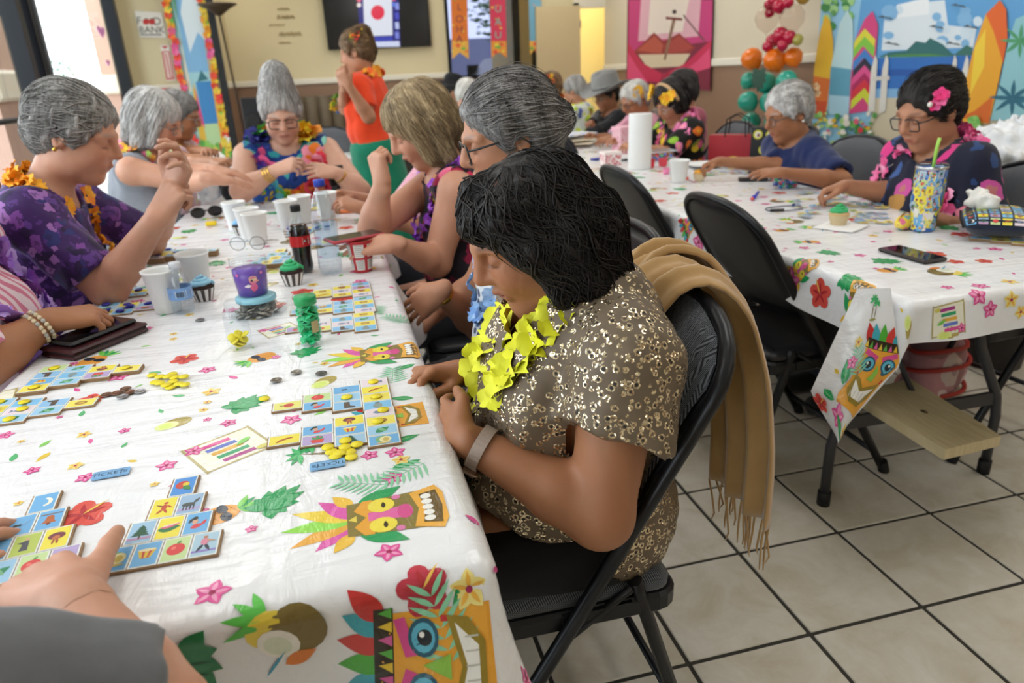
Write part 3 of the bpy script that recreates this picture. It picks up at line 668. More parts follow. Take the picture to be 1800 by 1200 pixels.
def surfnet(fn, lo, hi, h, B=8, sph=None, mar=.004):
    lo = np.asarray(lo, np.float32)-3*h; n = np.ceil((np.asarray(hi)+3*h-lo)/h).astype(int); nb = (n+B-1)//B; n = nb*B+1
    F = np.full(n, 1., np.float32)
    bi = np.stack(np.meshgrid(*[np.arange(k) for k in nb], indexing='ij'), -1).reshape(-1, 3)
    if sph is not None: bi = bi[np.linalg.norm(lo+(bi*B+B/2)*h-sph[0], axis=1) < sph[1]+B*h]
    EV[0] = max(.06, B*h+.01)
    d = np.concatenate([fn((lo+(bi[i:i+600]*B+B/2)*h).astype(np.float32)) for i in range(0, len(bi), 600)]); act = np.abs(d) < B*h*.9+mar
    F3 = F; EV[0] = 2.2*h+.004
    ins = bi[(~act) & (d < 0)]
    for b in ins: F3[b[0]*B:b[0]*B+B+1, b[1]*B:b[1]*B+B+1, b[2]*B:b[2]*B+B+1] = -1
    A = bi[act]; A = A[np.lexsort((A[:, 2]//3, A[:, 1]//3, A[:, 0]//3))]; g = np.stack(np.meshgrid(*[np.arange(B+1)]*3, indexing='ij'), -1).reshape(-1, 3)
    def work(i):
        a = A[i:i+27]; idx = (a[:, None, :]*B+g[None]).reshape(-1, 3); F3[idx[:, 0], idx[:, 1], idx[:, 2]] = fn((lo+idx*h).astype(np.float32))
    list(POOL.map(work, range(0, len(A), 27)))
    EV[0] = .06; S = F < 0; c = [(i, j, k) for i in (0, 1) for j in (0, 1) for k in (0, 1)]
    sl = lambda i, j, k: (slice(i, n[0]-1+i), slice(j, n[1]-1+j), slice(k, n[2]-1+k))
    cnt = sum(S[sl(*q)].astype(np.int8) for q in c); cell = np.argwhere((cnt > 0) & (cnt < 8))
    if not len(cell): return np.zeros((0, 3), np.float32), np.zeros((0, 4), int)
    vals = np.stack([F[cell[:, 0]+q[0], cell[:, 1]+q[1], cell[:, 2]+q[2]] for q in c], 1); acc = np.zeros((len(cell), 3)); w = np.zeros(len(cell))
    for x in range(8):
        for y in range(x+1, 8):
            if sum(abs(c[x][i]-c[y][i]) for i in range(3)) != 1: continue
            a, b = vals[:, x], vals[:, y]; m = (a < 0) != (b < 0); t = np.where(m, a/np.where(m, a-b, 1), 0)
            acc += m[:, None]*(np.array(c[x])+t[:, None]*(np.array(c[y])-np.array(c[x]))); w += m
    V = lo+(cell+acc/w[:, None])*h; key = (cell[:, 0]*n[1]+cell[:, 1])*n[2]+cell[:, 2]   # sorted
    Q = []
    for ax in range(3):
        s0 = [slice(None)]*3; s1 = [slice(None)]*3; s0[ax] = slice(0, -1); s1[ax] = slice(1, None)
        e = np.argwhere(S[tuple(s0)] != S[tuple(s1)]); e = e[np.all(e[:, [i for i in range(3) if i != ax]] > 0, 1)]
        if not len(e): continue
        u, v = (ax+1) % 3, (ax+2) % 3; du = np.zeros(3, int); du[u] = 1; dv = np.zeros(3, int); dv[v] = 1
        qs = []
        for o in (0*du, du, du+dv, dv):
            cc = e-o; kk = (cc[:, 0]*n[1]+cc[:, 1])*n[2]+cc[:, 2]; j = np.searchsorted(key, kk); j = np.clip(j, 0, len(key)-1); qs.append(np.where(key[j] == kk, j, -1))
        q = np.stack(qs, 1); fl = S[e[:, 0], e[:, 1], e[:, 2]]; q[~fl] = q[~fl][:, ::-1]; Q.append(q[np.all(q >= 0, 1)])
    return V.astype(np.float32), np.concatenate(Q)
def npmesh(name, V, Q, cols=None, smooth=True):
    me = bpy.data.meshes.new(name); nv, nf = len(V), len(Q); k = Q.shape[1] if nf else 4
    me.vertices.add(nv); me.vertices.foreach_set('co', V.astype(np.float32).ravel()); me.loops.add(nf*k); me.loops.foreach_set('vertex_index', Q.astype(np.int32).ravel())
    me.polygons.add(nf); me.polygons.foreach_set('loop_start', np.arange(0, nf*k, k, dtype=np.int32)); me.polygons.foreach_set('use_smooth', np.full(nf, smooth))
    if cols is not None:
        ca = me.color_attributes.new('Col', 'FLOAT_COLOR', 'POINT'); ca.data.foreach_set('color', np.c_[cols, np.ones(nv)].astype(np.float32).ravel())
    me.update(calc_edges=True); return me
def merge(parts):
    V, Q, k = [], [], 0
    for v, q in parts: V.append(v); Q.append(q+k); k += len(v)
    return np.concatenate(V), np.concatenate(Q)
def compact(V, Q):
    u, inv = np.unique(Q, return_inverse=True); return V[u], inv.reshape(Q.shape)
def vnoise(P, f, seed=0):
    """cheap smooth noise in [-1,1]"""
    r = np.random.default_rng(seed); out = np.zeros(len(P))
    for i in range(5):
        k = r.normal(size=3)*f*(1+.5*i); out += np.sin(P@k+r.random()*6.28)/(1+.3*i)
    return out/2.6
# ------------------------------------------------------------------ skin and hair materials
def _skin():
    t = NT('skin'); a = t.add('ShaderNodeVertexColor', layer_name='Col'); co = t.coord('Object'); n = t.noise(co, 45, 5, .6); n2 = t.noise(co, 9, 3)
    c = t.mix(t.math('MULTIPLY', n.outputs[0], .22), a.outputs[0], (.42, .16, .1), 'MULTIPLY'); c = t.mix(t.math('MULTIPLY', n2.outputs[0], .16), c, (.55, .2, .14))
    t.base(c); t.set(Roughness=.48, Specular_IOR_Level=.4, Subsurface_Weight=.12, Subsurface_Radius=(.012, .005, .003), Subsurface_Scale=.6)
    t.bump(t.noise(co, 380, 4, .7).outputs[0], .12, .001); return t.m
M_SKIN = _skin()
def hairmat(name, dark, light):
    if name in MATS: return MATS[name]
    t = NT(name); co = t.coord('Object', (1, 1, .12)); n = t.noise(co, 260, 4, .6, .3); n2 = t.noise(t.coord('Object', (1, 1, .3)), 28, 3)
    f = t.math('ADD', t.math('MULTIPLY', n.outputs[0], .6), t.math('MULTIPLY', n2.outputs[0], .4)); t.base(t.ramp(f, [(.36, dark), (.62, light)]))
    t.set(Roughness=.5, Specular_IOR_Level=.35); t.bump(n.outputs[0], .7, .003); MATS[name] = t.m; return t.m
HAIR = dict(black=(hexc('0c0a0a'), hexc('2c2624')), grey=(hexc('5a5754'), hexc('b3afab')), silver=(hexc('8b8987'), hexc('dedbd8')), blond=(hexc('6b5740'), hexc('c4ac85')), brown=(hexc('3a2a1e'), hexc('8a6a48')), salt=(hexc('3f3d3c'), hexc('9a9694')), white=(hexc('a5a29c'), hexc('e6e3dc')))
# ------------------------------------------------------------------ head, hands
SKIN = dict(tan=hexc('a87450'), light=hexc('cf9c80'), pale=hexc('d9ab92'), mid=hexc('b98565'), deep=hexc('9a6848'))
def headframe(fwd, up=(0, 0, 1)):
    x = unit(fwd); y = unit(np.cross(up, x)); z = np.cross(x, y); return np.stack([x, y, z], 1)   # columns
def head_sdf(s, c, M, sc=1., ch=1.):
    L = lambda x, y, z: np.asarray(c)+M@(np.array([x, y, z])*sc)
    e = lambda p, R, k=.015, cut=False, RM=None: s.ell(L(*p), np.array(R)*sc, M if RM is None else RM, k, cut)
    e((-.014, 0, .032), (.098, .076, .09), .02); e((.022, 0, -.03), (.07, .063*ch, .088), .03)
    e((.058, 0, -.098), (.024, .026, .02), .03)
    for sy in (-1, 1):
        e((.005, sy*.046*ch, -.062), (.04, .022, .034), .03); e((.056, sy*.034*ch, -.028), (.03, .025, .03), .025)
        s.cone(L(.086, sy*.012, .026), L(.068, sy*.052, .022), .0105*sc, .009*sc, .014)
        e((.091, sy*.031, .006), (.017, .021, .0125), .012, True); e((.0735, sy*.031, .005), (.0145, .017, .0125), .004)
        s.cone(L(.094, sy*.012, -.027), L(.088, sy*.014, -.025), .0088*sc, .007*sc, .008)
        e((-.014, sy*.077, -.004), (.017, .0085, .032), .006); e((-.01, sy*.083, 0), (.009, .006, .018), .004, True)
    s.cone(L(.086, 0, .024), L(.107, 0, -.02), .0085*sc, .0125*sc, .012)
    s.cone(L(.085, -.02, -.058), L(.093, 0, -.0535), .0055*sc, .0068*sc, .008); s.cone(L(.085, .02, -.058), L(.093, 0, -.0535), .0055*sc, .0068*sc, .008)
    s.cone(L(.083, -.018, -.0655), L(.083, .018, -.0655), .007*sc, .007*sc, .008)
    e((.098, 0, -.0600), (.02, .024, .0016), .003, True)
    return L
def head_color(P, c, M, sc, base, hairc, lip=hexc('a04a48'), brow=True, shade=None):
    Q = (P-np.asarray(c))@M/sc; col = np.tile(np.array(base), (len(P), 1)); inh = (np.abs(Q) < np.array([.14, .1, .14])).all(1)
    def blend(m, cc, a):
        m = np.clip(m, 0, 1)*a*inh; col[:] = col*(1-m[:, None])+np.array(cc)*m[:, None]
    ch = np.exp(-((Q[:, 0]-.07)/.03)**2-((np.abs(Q[:, 1])-.037)/.02)**2-((Q[:, 2]+.03)/.022)**2); blend(ch, (base[0]*.98, base[1]*.62, base[2]*.55), .45)
    blend(np.exp(-((Q[:, 0]-.108)/.02)**2-(Q[:, 1]/.016)**2-((Q[:, 2]+.02)/.014)**2), (base[0]*.96, base[1]*.68, base[2]*.62), .4)
    lipm = (Q[:, 0] > .078)*np.exp(-(np.abs(Q[:, 1])/.021)**4-((Q[:, 2]+.0595)/.0085)**4); blend(lipm, lip, .75)
    if brow: blend((Q[:, 0] > .055)*np.exp(-((np.abs(Q[:, 1])-.034)/.018)**4-((Q[:, 2]-.027-.004*np.cos((np.abs(Q[:, 1])-.03)*60))/.0042)**4), tuple(.5*h+.2*b for h, b in zip(hairc, base)), .7)
    blend((Q[:, 0] > .06)*np.exp(-((np.abs(Q[:, 1])-.031)/.015)**6-((Q[:, 2]+.0045)/.0022)**2), (.03, .02, .02), .9)   # lash line
    blend((Q[:, 0] > .06)*np.exp(-((np.abs(Q[:, 1])-.031)/.02)**4-((Q[:, 2]-.004)/.012)**4), (base[0]*.62, base[1]*.5, base[2]*.46), .35)
    return col
FING = [(-.031, .068, .0084, .92), (-.0105, .078, .0088, 1.), (.010, .072, .0085, .96), (.0295, .056, .0075, .9)]   # y offset, length, radius, start
def hand_sdf(s, w, d, n, side, curl=(.6, .6, .7, .8), thumb=(.5, .3), sc=1., spread=.06, curls=None):
    """w wrist, d finger direction, n back-of-hand normal, side +1 left / -1 right (thumb side)"""
    w = np.asarray(w, float); d = unit(d); n = unit(np.asarray(n, float)-d*np.dot(n, d)); t = np.cross(n, d)*(-side)   # t points to the thumb
    P = lambda a, b, c: w+(d*a+t*b+n*c)*sc
    s.cone(P(-.02, 0, 0), P(.02, 0, 0), .024*sc, .026*sc, .012, (n, 1.3))
    for (y, L, r, st) in FING: s.cone(P(.012, -y*.55, 0), P(.085*st, -y, .002), .0165*sc, .0115*sc, .012)
    s.ell(P(.048, .004, -.006), np.array((.045, .036, .014))*sc, np.stack([d, t, n], 1), .012)
    tips = []
    for i, (y, L, r, st) in enumerate(FING):
        p = P(.085*st, -y, .002); a = spread*(-y)/.03; f = unit(d+t*a); cu = curl[i] if curls is None else curls[i][0]; ang = 0.
        for k, (seg, m) in enumerate(((.45, 1.), (.31, 1.1), (.24, .7))):
            ang += cu*m if curls is None else curls[i][k]; q = p+(f*math.cos(ang)-n*math.sin(ang))*L*seg*sc; s.cone(p, q, r*(1-.09*k)*sc, r*(.95-.12*k)*sc, .0035); p = q
        tips.append((p, f*math.cos(ang)-n*math.sin(ang), f*math.sin(ang)+n*math.cos(ang)))
    p = P(.018, .022, -.006); a0, b0 = thumb; f = unit(d*math.cos(.75)+t*math.sin(.75)*(1-.6*a0)-n*a0); q = p+f*.042*sc; s.cone(p, q, .0155*sc, .0115*sc, .008)
    f2 = unit(d*(.9)+t*(.35-.9*b0)-n*a0*.6); p2 = q+f2*.031*sc; s.cone(q, p2, .0108*sc, .0098*sc, .004); f3 = unit(f2-t*.25*b0); p3 = p2+f3*.024*sc; s.cone(p2, p3, .0098*sc, .0078*sc, .004)
    tips.append((p3, f3, unit(np.cross(f3, np.cross(n, f3))+n*.3))); return tips
# ------------------------------------------------------------------ strands
def strands(sd, roots, steps, ds, flow, rad, curlamp=0., seed=0, lift=.001, wave=0., jit=.15):
    """locks that run over the hair volume, as thin three-sided tubes"""
    r = np.random.default_rng(seed); P = roots.astype(np.float32).copy(); path = [P.copy()]; e = .002; N = len(P); J = r.normal(size=(N, 3))*jit; ph = r.random(N)*6.28; lf = lift+np.abs(r.normal(size=N))*.0026
    for k in range(steps):
        g = np.stack([sd(P+V3(e, 0, 0))-sd(P-V3(e, 0, 0)), sd(P+V3(0, e, 0))-sd(P-V3(0, e, 0)), sd(P+V3(0, 0, e))-sd(P-V3(0, 0, e))], 1)/(2*e); g /= np.linalg.norm(g, axis=1, keepdims=True)+1e-6
        f = flow(P)+J; f = f-g*(f*g).sum(1, keepdims=True); f /= np.linalg.norm(f, axis=1, keepdims=True)+1e-6
        if curlamp: sd_ = np.cross(g, f); f = f+sd_*(curlamp*np.sin(ph+k*wave))[:, None]
        P = P+f*ds; d = sd(P)-lf; P = P-g*np.clip(d, -.02, .02)[:, None]; path.append(P.astype(np.float32).copy())
    path = np.stack(path, 1); K = path.shape[1]; T = np.gradient(path, axis=1); T /= np.linalg.norm(T, axis=2, keepdims=True)+1e-6
    A = np.cross(T, V3(.31, .83, .46)); A /= np.linalg.norm(A, axis=2, keepdims=True)+1e-6; Bn = np.cross(T, A); w = rad*(.55+r.random((N, 1, 1))*.9)*np.sin(np.linspace(.35, PI-.12, K))[None, :, None]
    V = np.stack([path+(A*math.cos(2*PI*j/3)+Bn*math.sin(2*PI*j/3))*w for j in range(3)], 2).reshape(-1, 3); Q = []
    base = np.arange(N)[:, None]*K*3+np.arange(K-1)[None, :]*3
    for j in range(3): Q.append(np.stack([base+j, base+(j+1) % 3, base+3+(j+1) % 3, base+3+j], -1).reshape(-1, 4))
    return V.astype(np.float32), np.concatenate(Q)
# ------------------------------------------------------------------ cloth materials for garments
def fabric(name, c, rough=.85, noise=.12, nscale=60, weave=0., sheen=.2):
    if name in MATS: return MATS[name]
    t = NT(name); c = hexc(c) if isinstance(c, str) else c; co = t.coord(); n = t.noise(co, nscale, 4, .6)
    t.base(t.mix(n.outputs[0], tuple(v*(1-noise) for v in c), tuple(min(1, v*(1+noise)) for v in c))); t.set(Roughness=rough, Sheen_Weight=sheen, Specular_IOR_Level=.25)
    t.bump(t.noise(co, 420, 3).outputs[0], .25, .001); MATS[name] = t.m; return t.m
def floral(name, base, cols, scale=22, thr=.42, thr2=.5, leaf=None, dist=.5, rough=.8):
    """printed fabric: blotchy blossoms in several inks on a ground colour"""
    if name in MATS: return MATS[name]
    t = NT(name); co = t.coord(); nd = t.noise(co, scale*1.2, 3); va = t.add('ShaderNodeVectorMath', operation='MULTIPLY_ADD'); t.link(nd.outputs[1], va.inputs[0]); va.inputs[1].default_value = (dist/scale,)*3; t.link(co, va.inputs[2])
    v = t.voro(va.outputs[0], scale); sep = t.add('ShaderNodeSeparateColor'); t.link(v.outputs['Color'], sep.inputs[0]); n = len(cols)
    ink = t.ramp(sep.outputs[0], [(i/n, hexc(c)) for i, c in enumerate(cols)], 'CONSTANT'); c = hexc(base)
    if leaf:
        v2 = t.voro(va.outputs[0], scale*1.7); s2 = t.add('ShaderNodeSeparateColor'); t.link(v2.outputs['Color'], s2.inputs[0])
        c = t.mix(t.math('MULTIPLY', t.math('LESS_THAN', v2.outputs['Distance'], .36), t.math('LESS_THAN', s2.outputs[1], .55)), c, hexc(leaf))
    m = t.math('MULTIPLY', t.math('LESS_THAN', v.outputs['Distance'], thr), t.math('LESS_THAN', sep.outputs[1], thr2)); c = t.mix(m, c, ink)
    inner = t.math('MULTIPLY', t.math('LESS_THAN', v.outputs['Distance'], thr*.4), t.math('LESS_THAN', sep.outputs[1], thr2)); c = t.mix(t.math('MULTIPLY', inner, .55), c, hexc(cols[-1]))
    t.base(c); t.set(Roughness=rough, Sheen_Weight=.1, Specular_IOR_Level=.25); t.bump(t.noise(co, 300, 3).outputs[0], .2, .001); MATS[name] = t.m; return t.m
def ik(s, w, a, b, hint):
    s, w = np.asarray(s, float), np.asarray(w, float); v = w-s; L = np.linalg.norm(v)
    if L > (a+b)*.995: w = s+v/L*(a+b)*.995; v = w-s; L = np.linalg.norm(v)
    x = (a*a-b*b+L*L)/(2*L); h = math.sqrt(max(a*a-x*x, 0)); d = v/L; hint = np.asarray(hint, float); hint = hint-d*np.dot(hint, d); return s+d*x+unit(hint)*h, w
def seated(x, y, face, lean=.15, h=1., pitch=.5, hyaw=0., zs=.45, wL=None, wR=None, elb=.3, stand=False, sh=.165, neck=.36, tilt=0.):
    f = np.array([math.cos(face), math.sin(face), 0]); l = np.array([-f[1], f[0], 0]); Z = np.array([0, 0, 1.])
    pel = np.array([x, y, (zs+.085) if not stand else .88*h]); u = f*math.sin(lean)+Z*math.cos(lean); nk = pel+u*.455*h
    J = dict(f=f, l=l, u=u, pel=pel, nk=nk, h=h); a = face+hyaw; J['fw'] = np.array([math.cos(a)*math.cos(pitch), math.sin(a)*math.cos(pitch), -math.sin(pitch)])
    J['up'] = Z+l*tilt; J['hd'] = nk+unit(u+f*neck)*.165*h
    for n, s, w in (('L', 1, wL), ('R', -1, wR)):
        J['s'+n] = nk-u*.045+l*s*sh*h+f*.015
        if w is None: w = pel+f*.36+l*s*.08+Z*.2
        J['e'+n], J['w'+n] = ik(J['s'+n], w, .275*h, .24*h, -Z*.8+l*s*elb-f*.25)
        if stand: J['k'+n] = pel+l*s*.09-Z*.42*h+f*.02; J['a'+n] = pel*np.array([1, 1, 0])+l*s*.09+Z*.09
        else: J['k'+n] = pel+f*.40*h+l*s*.1+Z*(-.05); J['a'+n] = J['k'+n]*np.array([1, 1, 0])+f*.0+Z*.09
    return J
def torso(s, J, off=0., belly=1., bust=.06, w=1., k=.045):
    f, l, u, pel, nk, h = J['f'], J['l'], J['u'], J['pel'], J['nk'], J['h']; ft = unit(f-u*np.dot(f, u)); M = np.stack([ft, unit(np.cross(u, ft)), u], 1)
    E = lambda a, b, c, R, kk=k: s.ell(pel+u*c*h+ft*a*h+M[:, 1]*b*h, np.array(R)*h+off, M, kk)
    E(-.01, 0, 0, (.125*w, .172*w, .12)); E(.03*belly, 0, .13, (.125*belly*w, .158*w, .13)); E(0, 0, .30, (.108*w, .148*w, .15))
    if bust: 
        for sy in (-1, 1): E(.075*w, sy*.07, .265, (bust, bust*1.05, bust))
    for n in 'LR': s.cone(nk-u*.055*h, J['s'+n], .062*h+off, .052*h+off, k); s.ell(J['s'+n], np.full(3, .052*h+off), None, .03)
    E(-.02, 0, .41, (.07, .1, .06))
    return M
def arm(s, J, n, off=0., upto=2., fat=1.):
    a, e, w = J['s'+n], J['e'+n], J['w'+n]; h = J['h']
    if upto <= 1: q = a+(e-a)*upto; s.cone(a, q, (.052*fat)*h+off, (.048*fat)*h+off*1.25, .03)
    else:
        s.cone(a, e, .053*fat*h+off, .042*fat*h+off, .02); m = e+(w-e)*.3; s.cone(e, m, .0425*fat*h+off, .041*fat*h+off, .018)
        if upto >= 2: s.cone(m, w, .041*fat*h+off, .0255*h+off, .015)
        else: s.cone(m, e+(w-e)*(upto-1), .041*fat*h+off, .036*h+off, .015)
def legs(s, J, off=0., fat=1., foot=True):
    for n, sg in (('L', 1), ('R', -1)):
        hp = J['pel']+J['l']*sg*.085*J['h']-np.array([0, 0, .02]); kn, an = J['k'+n], J['a'+n]; s.cone(hp, kn, .088*fat+off, .062*fat+off, .03); s.cone(kn, an, .058*fat+off, .04+off, .02)
        if foot: s.cone(an-np.array([0, 0, .045])-J['f']*.03, an+J['f']*.13-np.array([0, 0, .055]), .034+off, .03+off, .02)
def hair_bob(L=.09, vol=1., back=.0):
    s = Sdf(.025); s.ell((-.016, 0, .04), (.112*vol, .092*vol, .098*vol)); s.ell((-.05, 0, -.02), (.07*vol, .086*vol, .07))
    for sy in (-1, 1): s.cone((-.03, sy*.07*vol, 0), (-.012, sy*.074*vol, -L), .035, .028); s.cone((.03, sy*.074, .03), (.035, sy*.077, -L*.8), .02, .017)
    s.cone((-.075*vol, 0, -.02), (-.07, 0, -L), .05, .04); s.ell((.105, 0, -.045), (.06, .064, .095), None, .012, True); s.ell((.0, 0, -.1), (.055, .045, .06), None, .01, True); return s
def hair_short(vol=1., nape=-.06):
    s = Sdf(.025); s.ell((-.018, 0, .045), (.11*vol, .09*vol, .094*vol)); s.ell((-.055, 0, -.005), (.062*vol, .08, .065)); s.cone((-.08, 0, -.02), (-.07, 0, nape), .04, .03)
    for sy in (-1, 1): s.cone((.022, sy*.076, .03), (.012, sy*.078, -.015), .016, .01)
    s.ell((.116, 0, -.015), (.066, .08, .098), None, .012, True)
    for sy in (-1, 1): s.ell((.0, sy*.085, -.035), (.03, .02, .04), None, .01, True)
    return s
def hair_up(bun=((-.085, 0, .05), (.05, .05, .05))):
    s = hair_short(.98, -.05); s.ell(bun[0], bun[1], None, .012); return s
def hair_top():
    s = Sdf(.02); s.ell((-.018, 0, .05), (.108, .088, .092)); s.ell((-.03, 0, .13), (.075, .068, .075)); s.ell((-.03, 0, .185), (.05, .046, .035)); s.ell((-.055, 0, -.005), (.06, .078, .065))
    for sy in (-1, 1): s.cone((.03, sy*.074, .04), (.018, sy*.078, -.01), .018, .01)
    s.ell((.118, 0, -.015), (.066, .08, .098), None, .012, True)
    return s
def flowdown(P):
    c = V3(-.02, 0, .12); d = P-c; d[:, 2] = 0; n = np.linalg.norm(d, axis=1, keepdims=True)+1e-4; return d/n*np.clip(1-n/.09, 0, 1)+np.array([-.1, 0, -1.])*np.clip(n/.07, .15, 1)
def flowback(P): return np.tile(np.array([-1., 0, -.25]), (len(P), 1))
def flowup(P): d = V3(-.03, 0, .2)-P; return d/(np.linalg.norm(d, axis=1, keepdims=True)+1e-5)
_FL = {}
def flowermesh(cols, n=5, seed=0, cup=.35, w=.42, ruf=.12):
    """one silk blossom: thin curled petals"""
    key = (tuple(cols), n, seed)
    if key in _FL: return _FL[key]
    r = random.Random(seed); b = MB()
    for i in range(n):
        a = 2*PI*i/n+r.uniform(-.15, .15); c = hexc(cols[r.randrange(len(cols))]); ca, sa = math.cos(a), math.sin(a); V = []
        for j in range(5):
            t = j/4; L = .12+.88*t; ww = w*math.sin(PI*(.12+.76*t))*1.1
            for q in (-1, -.33, .33, 1): zz = cup*t*(1.4-t)+ruf*math.sin(3*q+i+5*t)*t+.1*q*q*t; V.append((L*ca-q*ww*sa, L*sa+q*ww*ca, zz))
        b.add(V, [(j*4+k, j*4+k+1, j*4+k+5, j*4+k+4) for j in range(4) for k in range(3)], 0, c, True)
    _FL[key] = b.mesh('blossom'); _FL[key].materials.append(printmat('silk_petal', .7)); return _FL[key]
def glasses(J, person, base, style='rect', c='1d1a18', size=1., cn='spectacle_frame', tint=(.93, .93, .93)):
    M, hd = J['HM'], J['hd']; g = MB(); w, hgt = .026*size, .019*size; ln = MB()
    for sy in (-1, 1):
        pts = [(.1, sy*.032+w*math.copysign(abs(math.cos(a))**(.45 if style == 'rect' else 1), math.cos(a)), -.002+hgt*math.copysign(abs(math.sin(a))**(.45 if style == 'rect' else 1), math.sin(a))) for a in [2*PI*i/20 for i in range(20)]]
        g.tube(pts, .0019*size, n=6, closed=True); ln.add(pts, [list(range(20))])
        g.tube([(.1, sy*(.032+w), .008), (.085, sy*.078, .008), (-.01, sy*.086, .004), (-.028, sy*.084, -.018)], [.002*size, .0021*size, .0018*size, .0018], n=6)
    g.tube([(.101, -.008, .004), (.103, 0, .007), (.101, .008, .004)], .0017, n=6)
    R = Matrix(M.tolist()).to_4x4(); R.translation = Vector(hd-base)
    o = g.build('eyeglasses', plain(cn+c, c, .3), person); o.matrix_local = R
    l = ln.build('lens', glassmat('spectacle_lens', tint, refl=.7), o)
def person(label, J, skin='mid', hair='grey', hs=None, hflow=flowdown, nstr=0, strad=.0011, top=None, sleeve=.5, topoff=.014, belly=1., bust=.06, fat=1., w=1., res=.009, fres=.0045, hsc=1., legmat='2a2c34', lip=hexc('a5504c'),
           hands=None, hemz=None, neckcut=None, lei=None, spec=None, group='people seated at the tables', long_hem=None, hnoise=.004, curl=0., wave=0., strlen=.018, strsteps=9, cheek=1., foldamp=.006, root=None, name='person', topfn=None, skirt=False, shade=None, toponly=True):
    if res > .0075: res *= 1.2; fres *= 1.15
    base = np.array([J['pel'][0], J['pel'][1], 0.]); P = empty(name, base, 0, label, 'person', group); J['base'] = base
    HM = headframe(J['fw'], J['up']); J['HM'] = HM; hd = J['hd']; sk = SKIN[skin] if isinstance(skin, str) else skin; hs_ = hs or hair_short()
    s = Sdf(.03); torso(s, J, 0, belly, bust, w)
    for n in 'LR': arm(s, J, n, 0, 2, fat)
    legs(s, J, 0, fat); s.cone(J['nk']-J['u']*.03, hd+HM@np.array([-.03, 0, -.06])*hsc, .058*fat, .05, .03); head_sdf(s, hd, HM, hsc, cheek)
    fine = [(hd+HM@np.array([.01, 0, -.01]), .165*hsc, fres)]; tips = {}
    for n, sg in (('L', 1), ('R', -1)):
        H = (hands or {}).get(n) or dict(d=J['w'+n]-J['e'+n], n=np.array([0, 0, 1.])+J['l']*sg*.4); H = dict(H); d, nn = H.pop('d'), H.pop('n'); tips[n] = hand_sdf(s, J['w'+n], d, nn, H.pop('side', sg), sc=.98*J['h'], **H)
        fine.append((J['w'+n]+unit(d)*.075, .125, max(fres*.85, .0032)))
    J['tips'] = tips; lo, hi = s.bounds(); parts = []; V, Q = surfnet(s, lo, hi, res); keep = np.ones(len(Q), bool)
    for c, R, h in fine:
        d = np.linalg.norm(V-c, axis=1); keep &= ~(d[Q] < R-1.8*res).all(1); v, q = surfnet(s, np.maximum(c-R, lo), np.minimum(c+R, hi), h, sph=(c, R)); dd = np.linalg.norm(v-c, axis=1); q = q[(dd[q] < R).all(1)]; parts.append(compact(v, q))
    parts.insert(0, compact(V, Q[keep])); V, Q = merge(parts)
    col = head_color(V, hd, HM, hsc, sk, HAIR[hair][1], lip)
    for n in 'LR':
        for (tp_, td, tn) in tips[n]:   # finger nails
            c = tp_+td*.002+tn*.006; m = np.exp(-(np.linalg.norm(V-c, axis=1)/.0055)**4)[:, None]; col = col*(1-m*.6)+np.array(hexc('d8a8a0'))*m*.6
    obj('body', npmesh('body', V-base, Q, col), P, M_SKIN)
    # hair
    hm = hairmat('hair_'+hair, *HAIR[hair]); lo, hi = hs_.bounds(); q0 = Sdf.__call__
    def hf(X):
        d = hs_(X); ph = np.arctan2(X[:, 1], X[:, 0]+.02); d = d-hnoise*.8*vnoise(X*np.array([1, 1, .45], np.float32), 75, 6).astype(np.float32); return d-hnoise*(np.sin(ph*31+X[:, 2]*22+3*np.sin(X[:, 2]*30))*.5+.5*np.sin(ph*13-X[:, 2]*35))*np.clip((X[:, 0]+.02)**2+X[:, 1]**2, 0, .002)/.002
    v, q = surfnet(hf, lo-.01, hi+.01, max(fres, .0055), mar=.009); pr = [(v, q)]
    if nstr:
        r = np.random.default_rng(nstr); ok = v[np.argsort(r.random(len(v)))]; ok = ok[(hs_(ok) > -.006)]; ok = ok[ok[:, 2] > -.11][:nstr]; pr.append(strands(hs_, ok, strsteps, strlen, hflow, strad, curl, nstr, wave=wave))
    v, q = merge(pr); ho = obj('hair', npmesh('hair', v*hsc, q), P, hm); R = Matrix(HM.tolist()).to_4x4(); R.translation = Vector(hd-base); ho.matrix_local = R
    # top garment
    if top is not None:
        c = Sdf(.03); torso(c, J, topoff, belly, bust, w); slv = sleeve if isinstance(sleeve, tuple) else (sleeve, sleeve); SL = {}
        for n, sl in zip('LR', slv):
            if sl > 0: q = Sdf(.03); arm(q, J, n, topoff, sl, fat); SL[n] = [q, J['s'+n]+(J['e'+n]-J['s'+n])*sl if sl <= 1 else J['e'+n]+(J['w'+n]-J['e'+n])*(sl-1), unit(J['e'+n]-J['s'+n]) if sl <= 1 else unit(J['w'+n]-J['e'+n])]
        clips = [((J['pel']-J['u']*.06) if hemz is None else hemz, -unit(J['u'])) if not isinstance(hemz, tuple) else hemz]
        nc = neckcut or (.0, .075); ncp = J['nk']+J['u']*nc[0]+J['f']*.02; hn = unit(J['u']*.75+J['f']*.66)
        if topfn: topfn(c, J, SL)
        def raw(X):
            D = c(X)
            for n in SL:
                d = np.maximum(SL[n][0](X), ((X-SL[n][1])@SL[n][2]).astype(np.float32)); k = .03; hh = np.clip(.5+.5*(D-d)/k, 0, 1); D = D*(1-hh)+d*hh-k*hh*(1-hh)
            return D-foldamp*vnoise(X*np.array([1, 1, .5]), 16, 3)-foldamp*.4*vnoise(X, 45, 5)
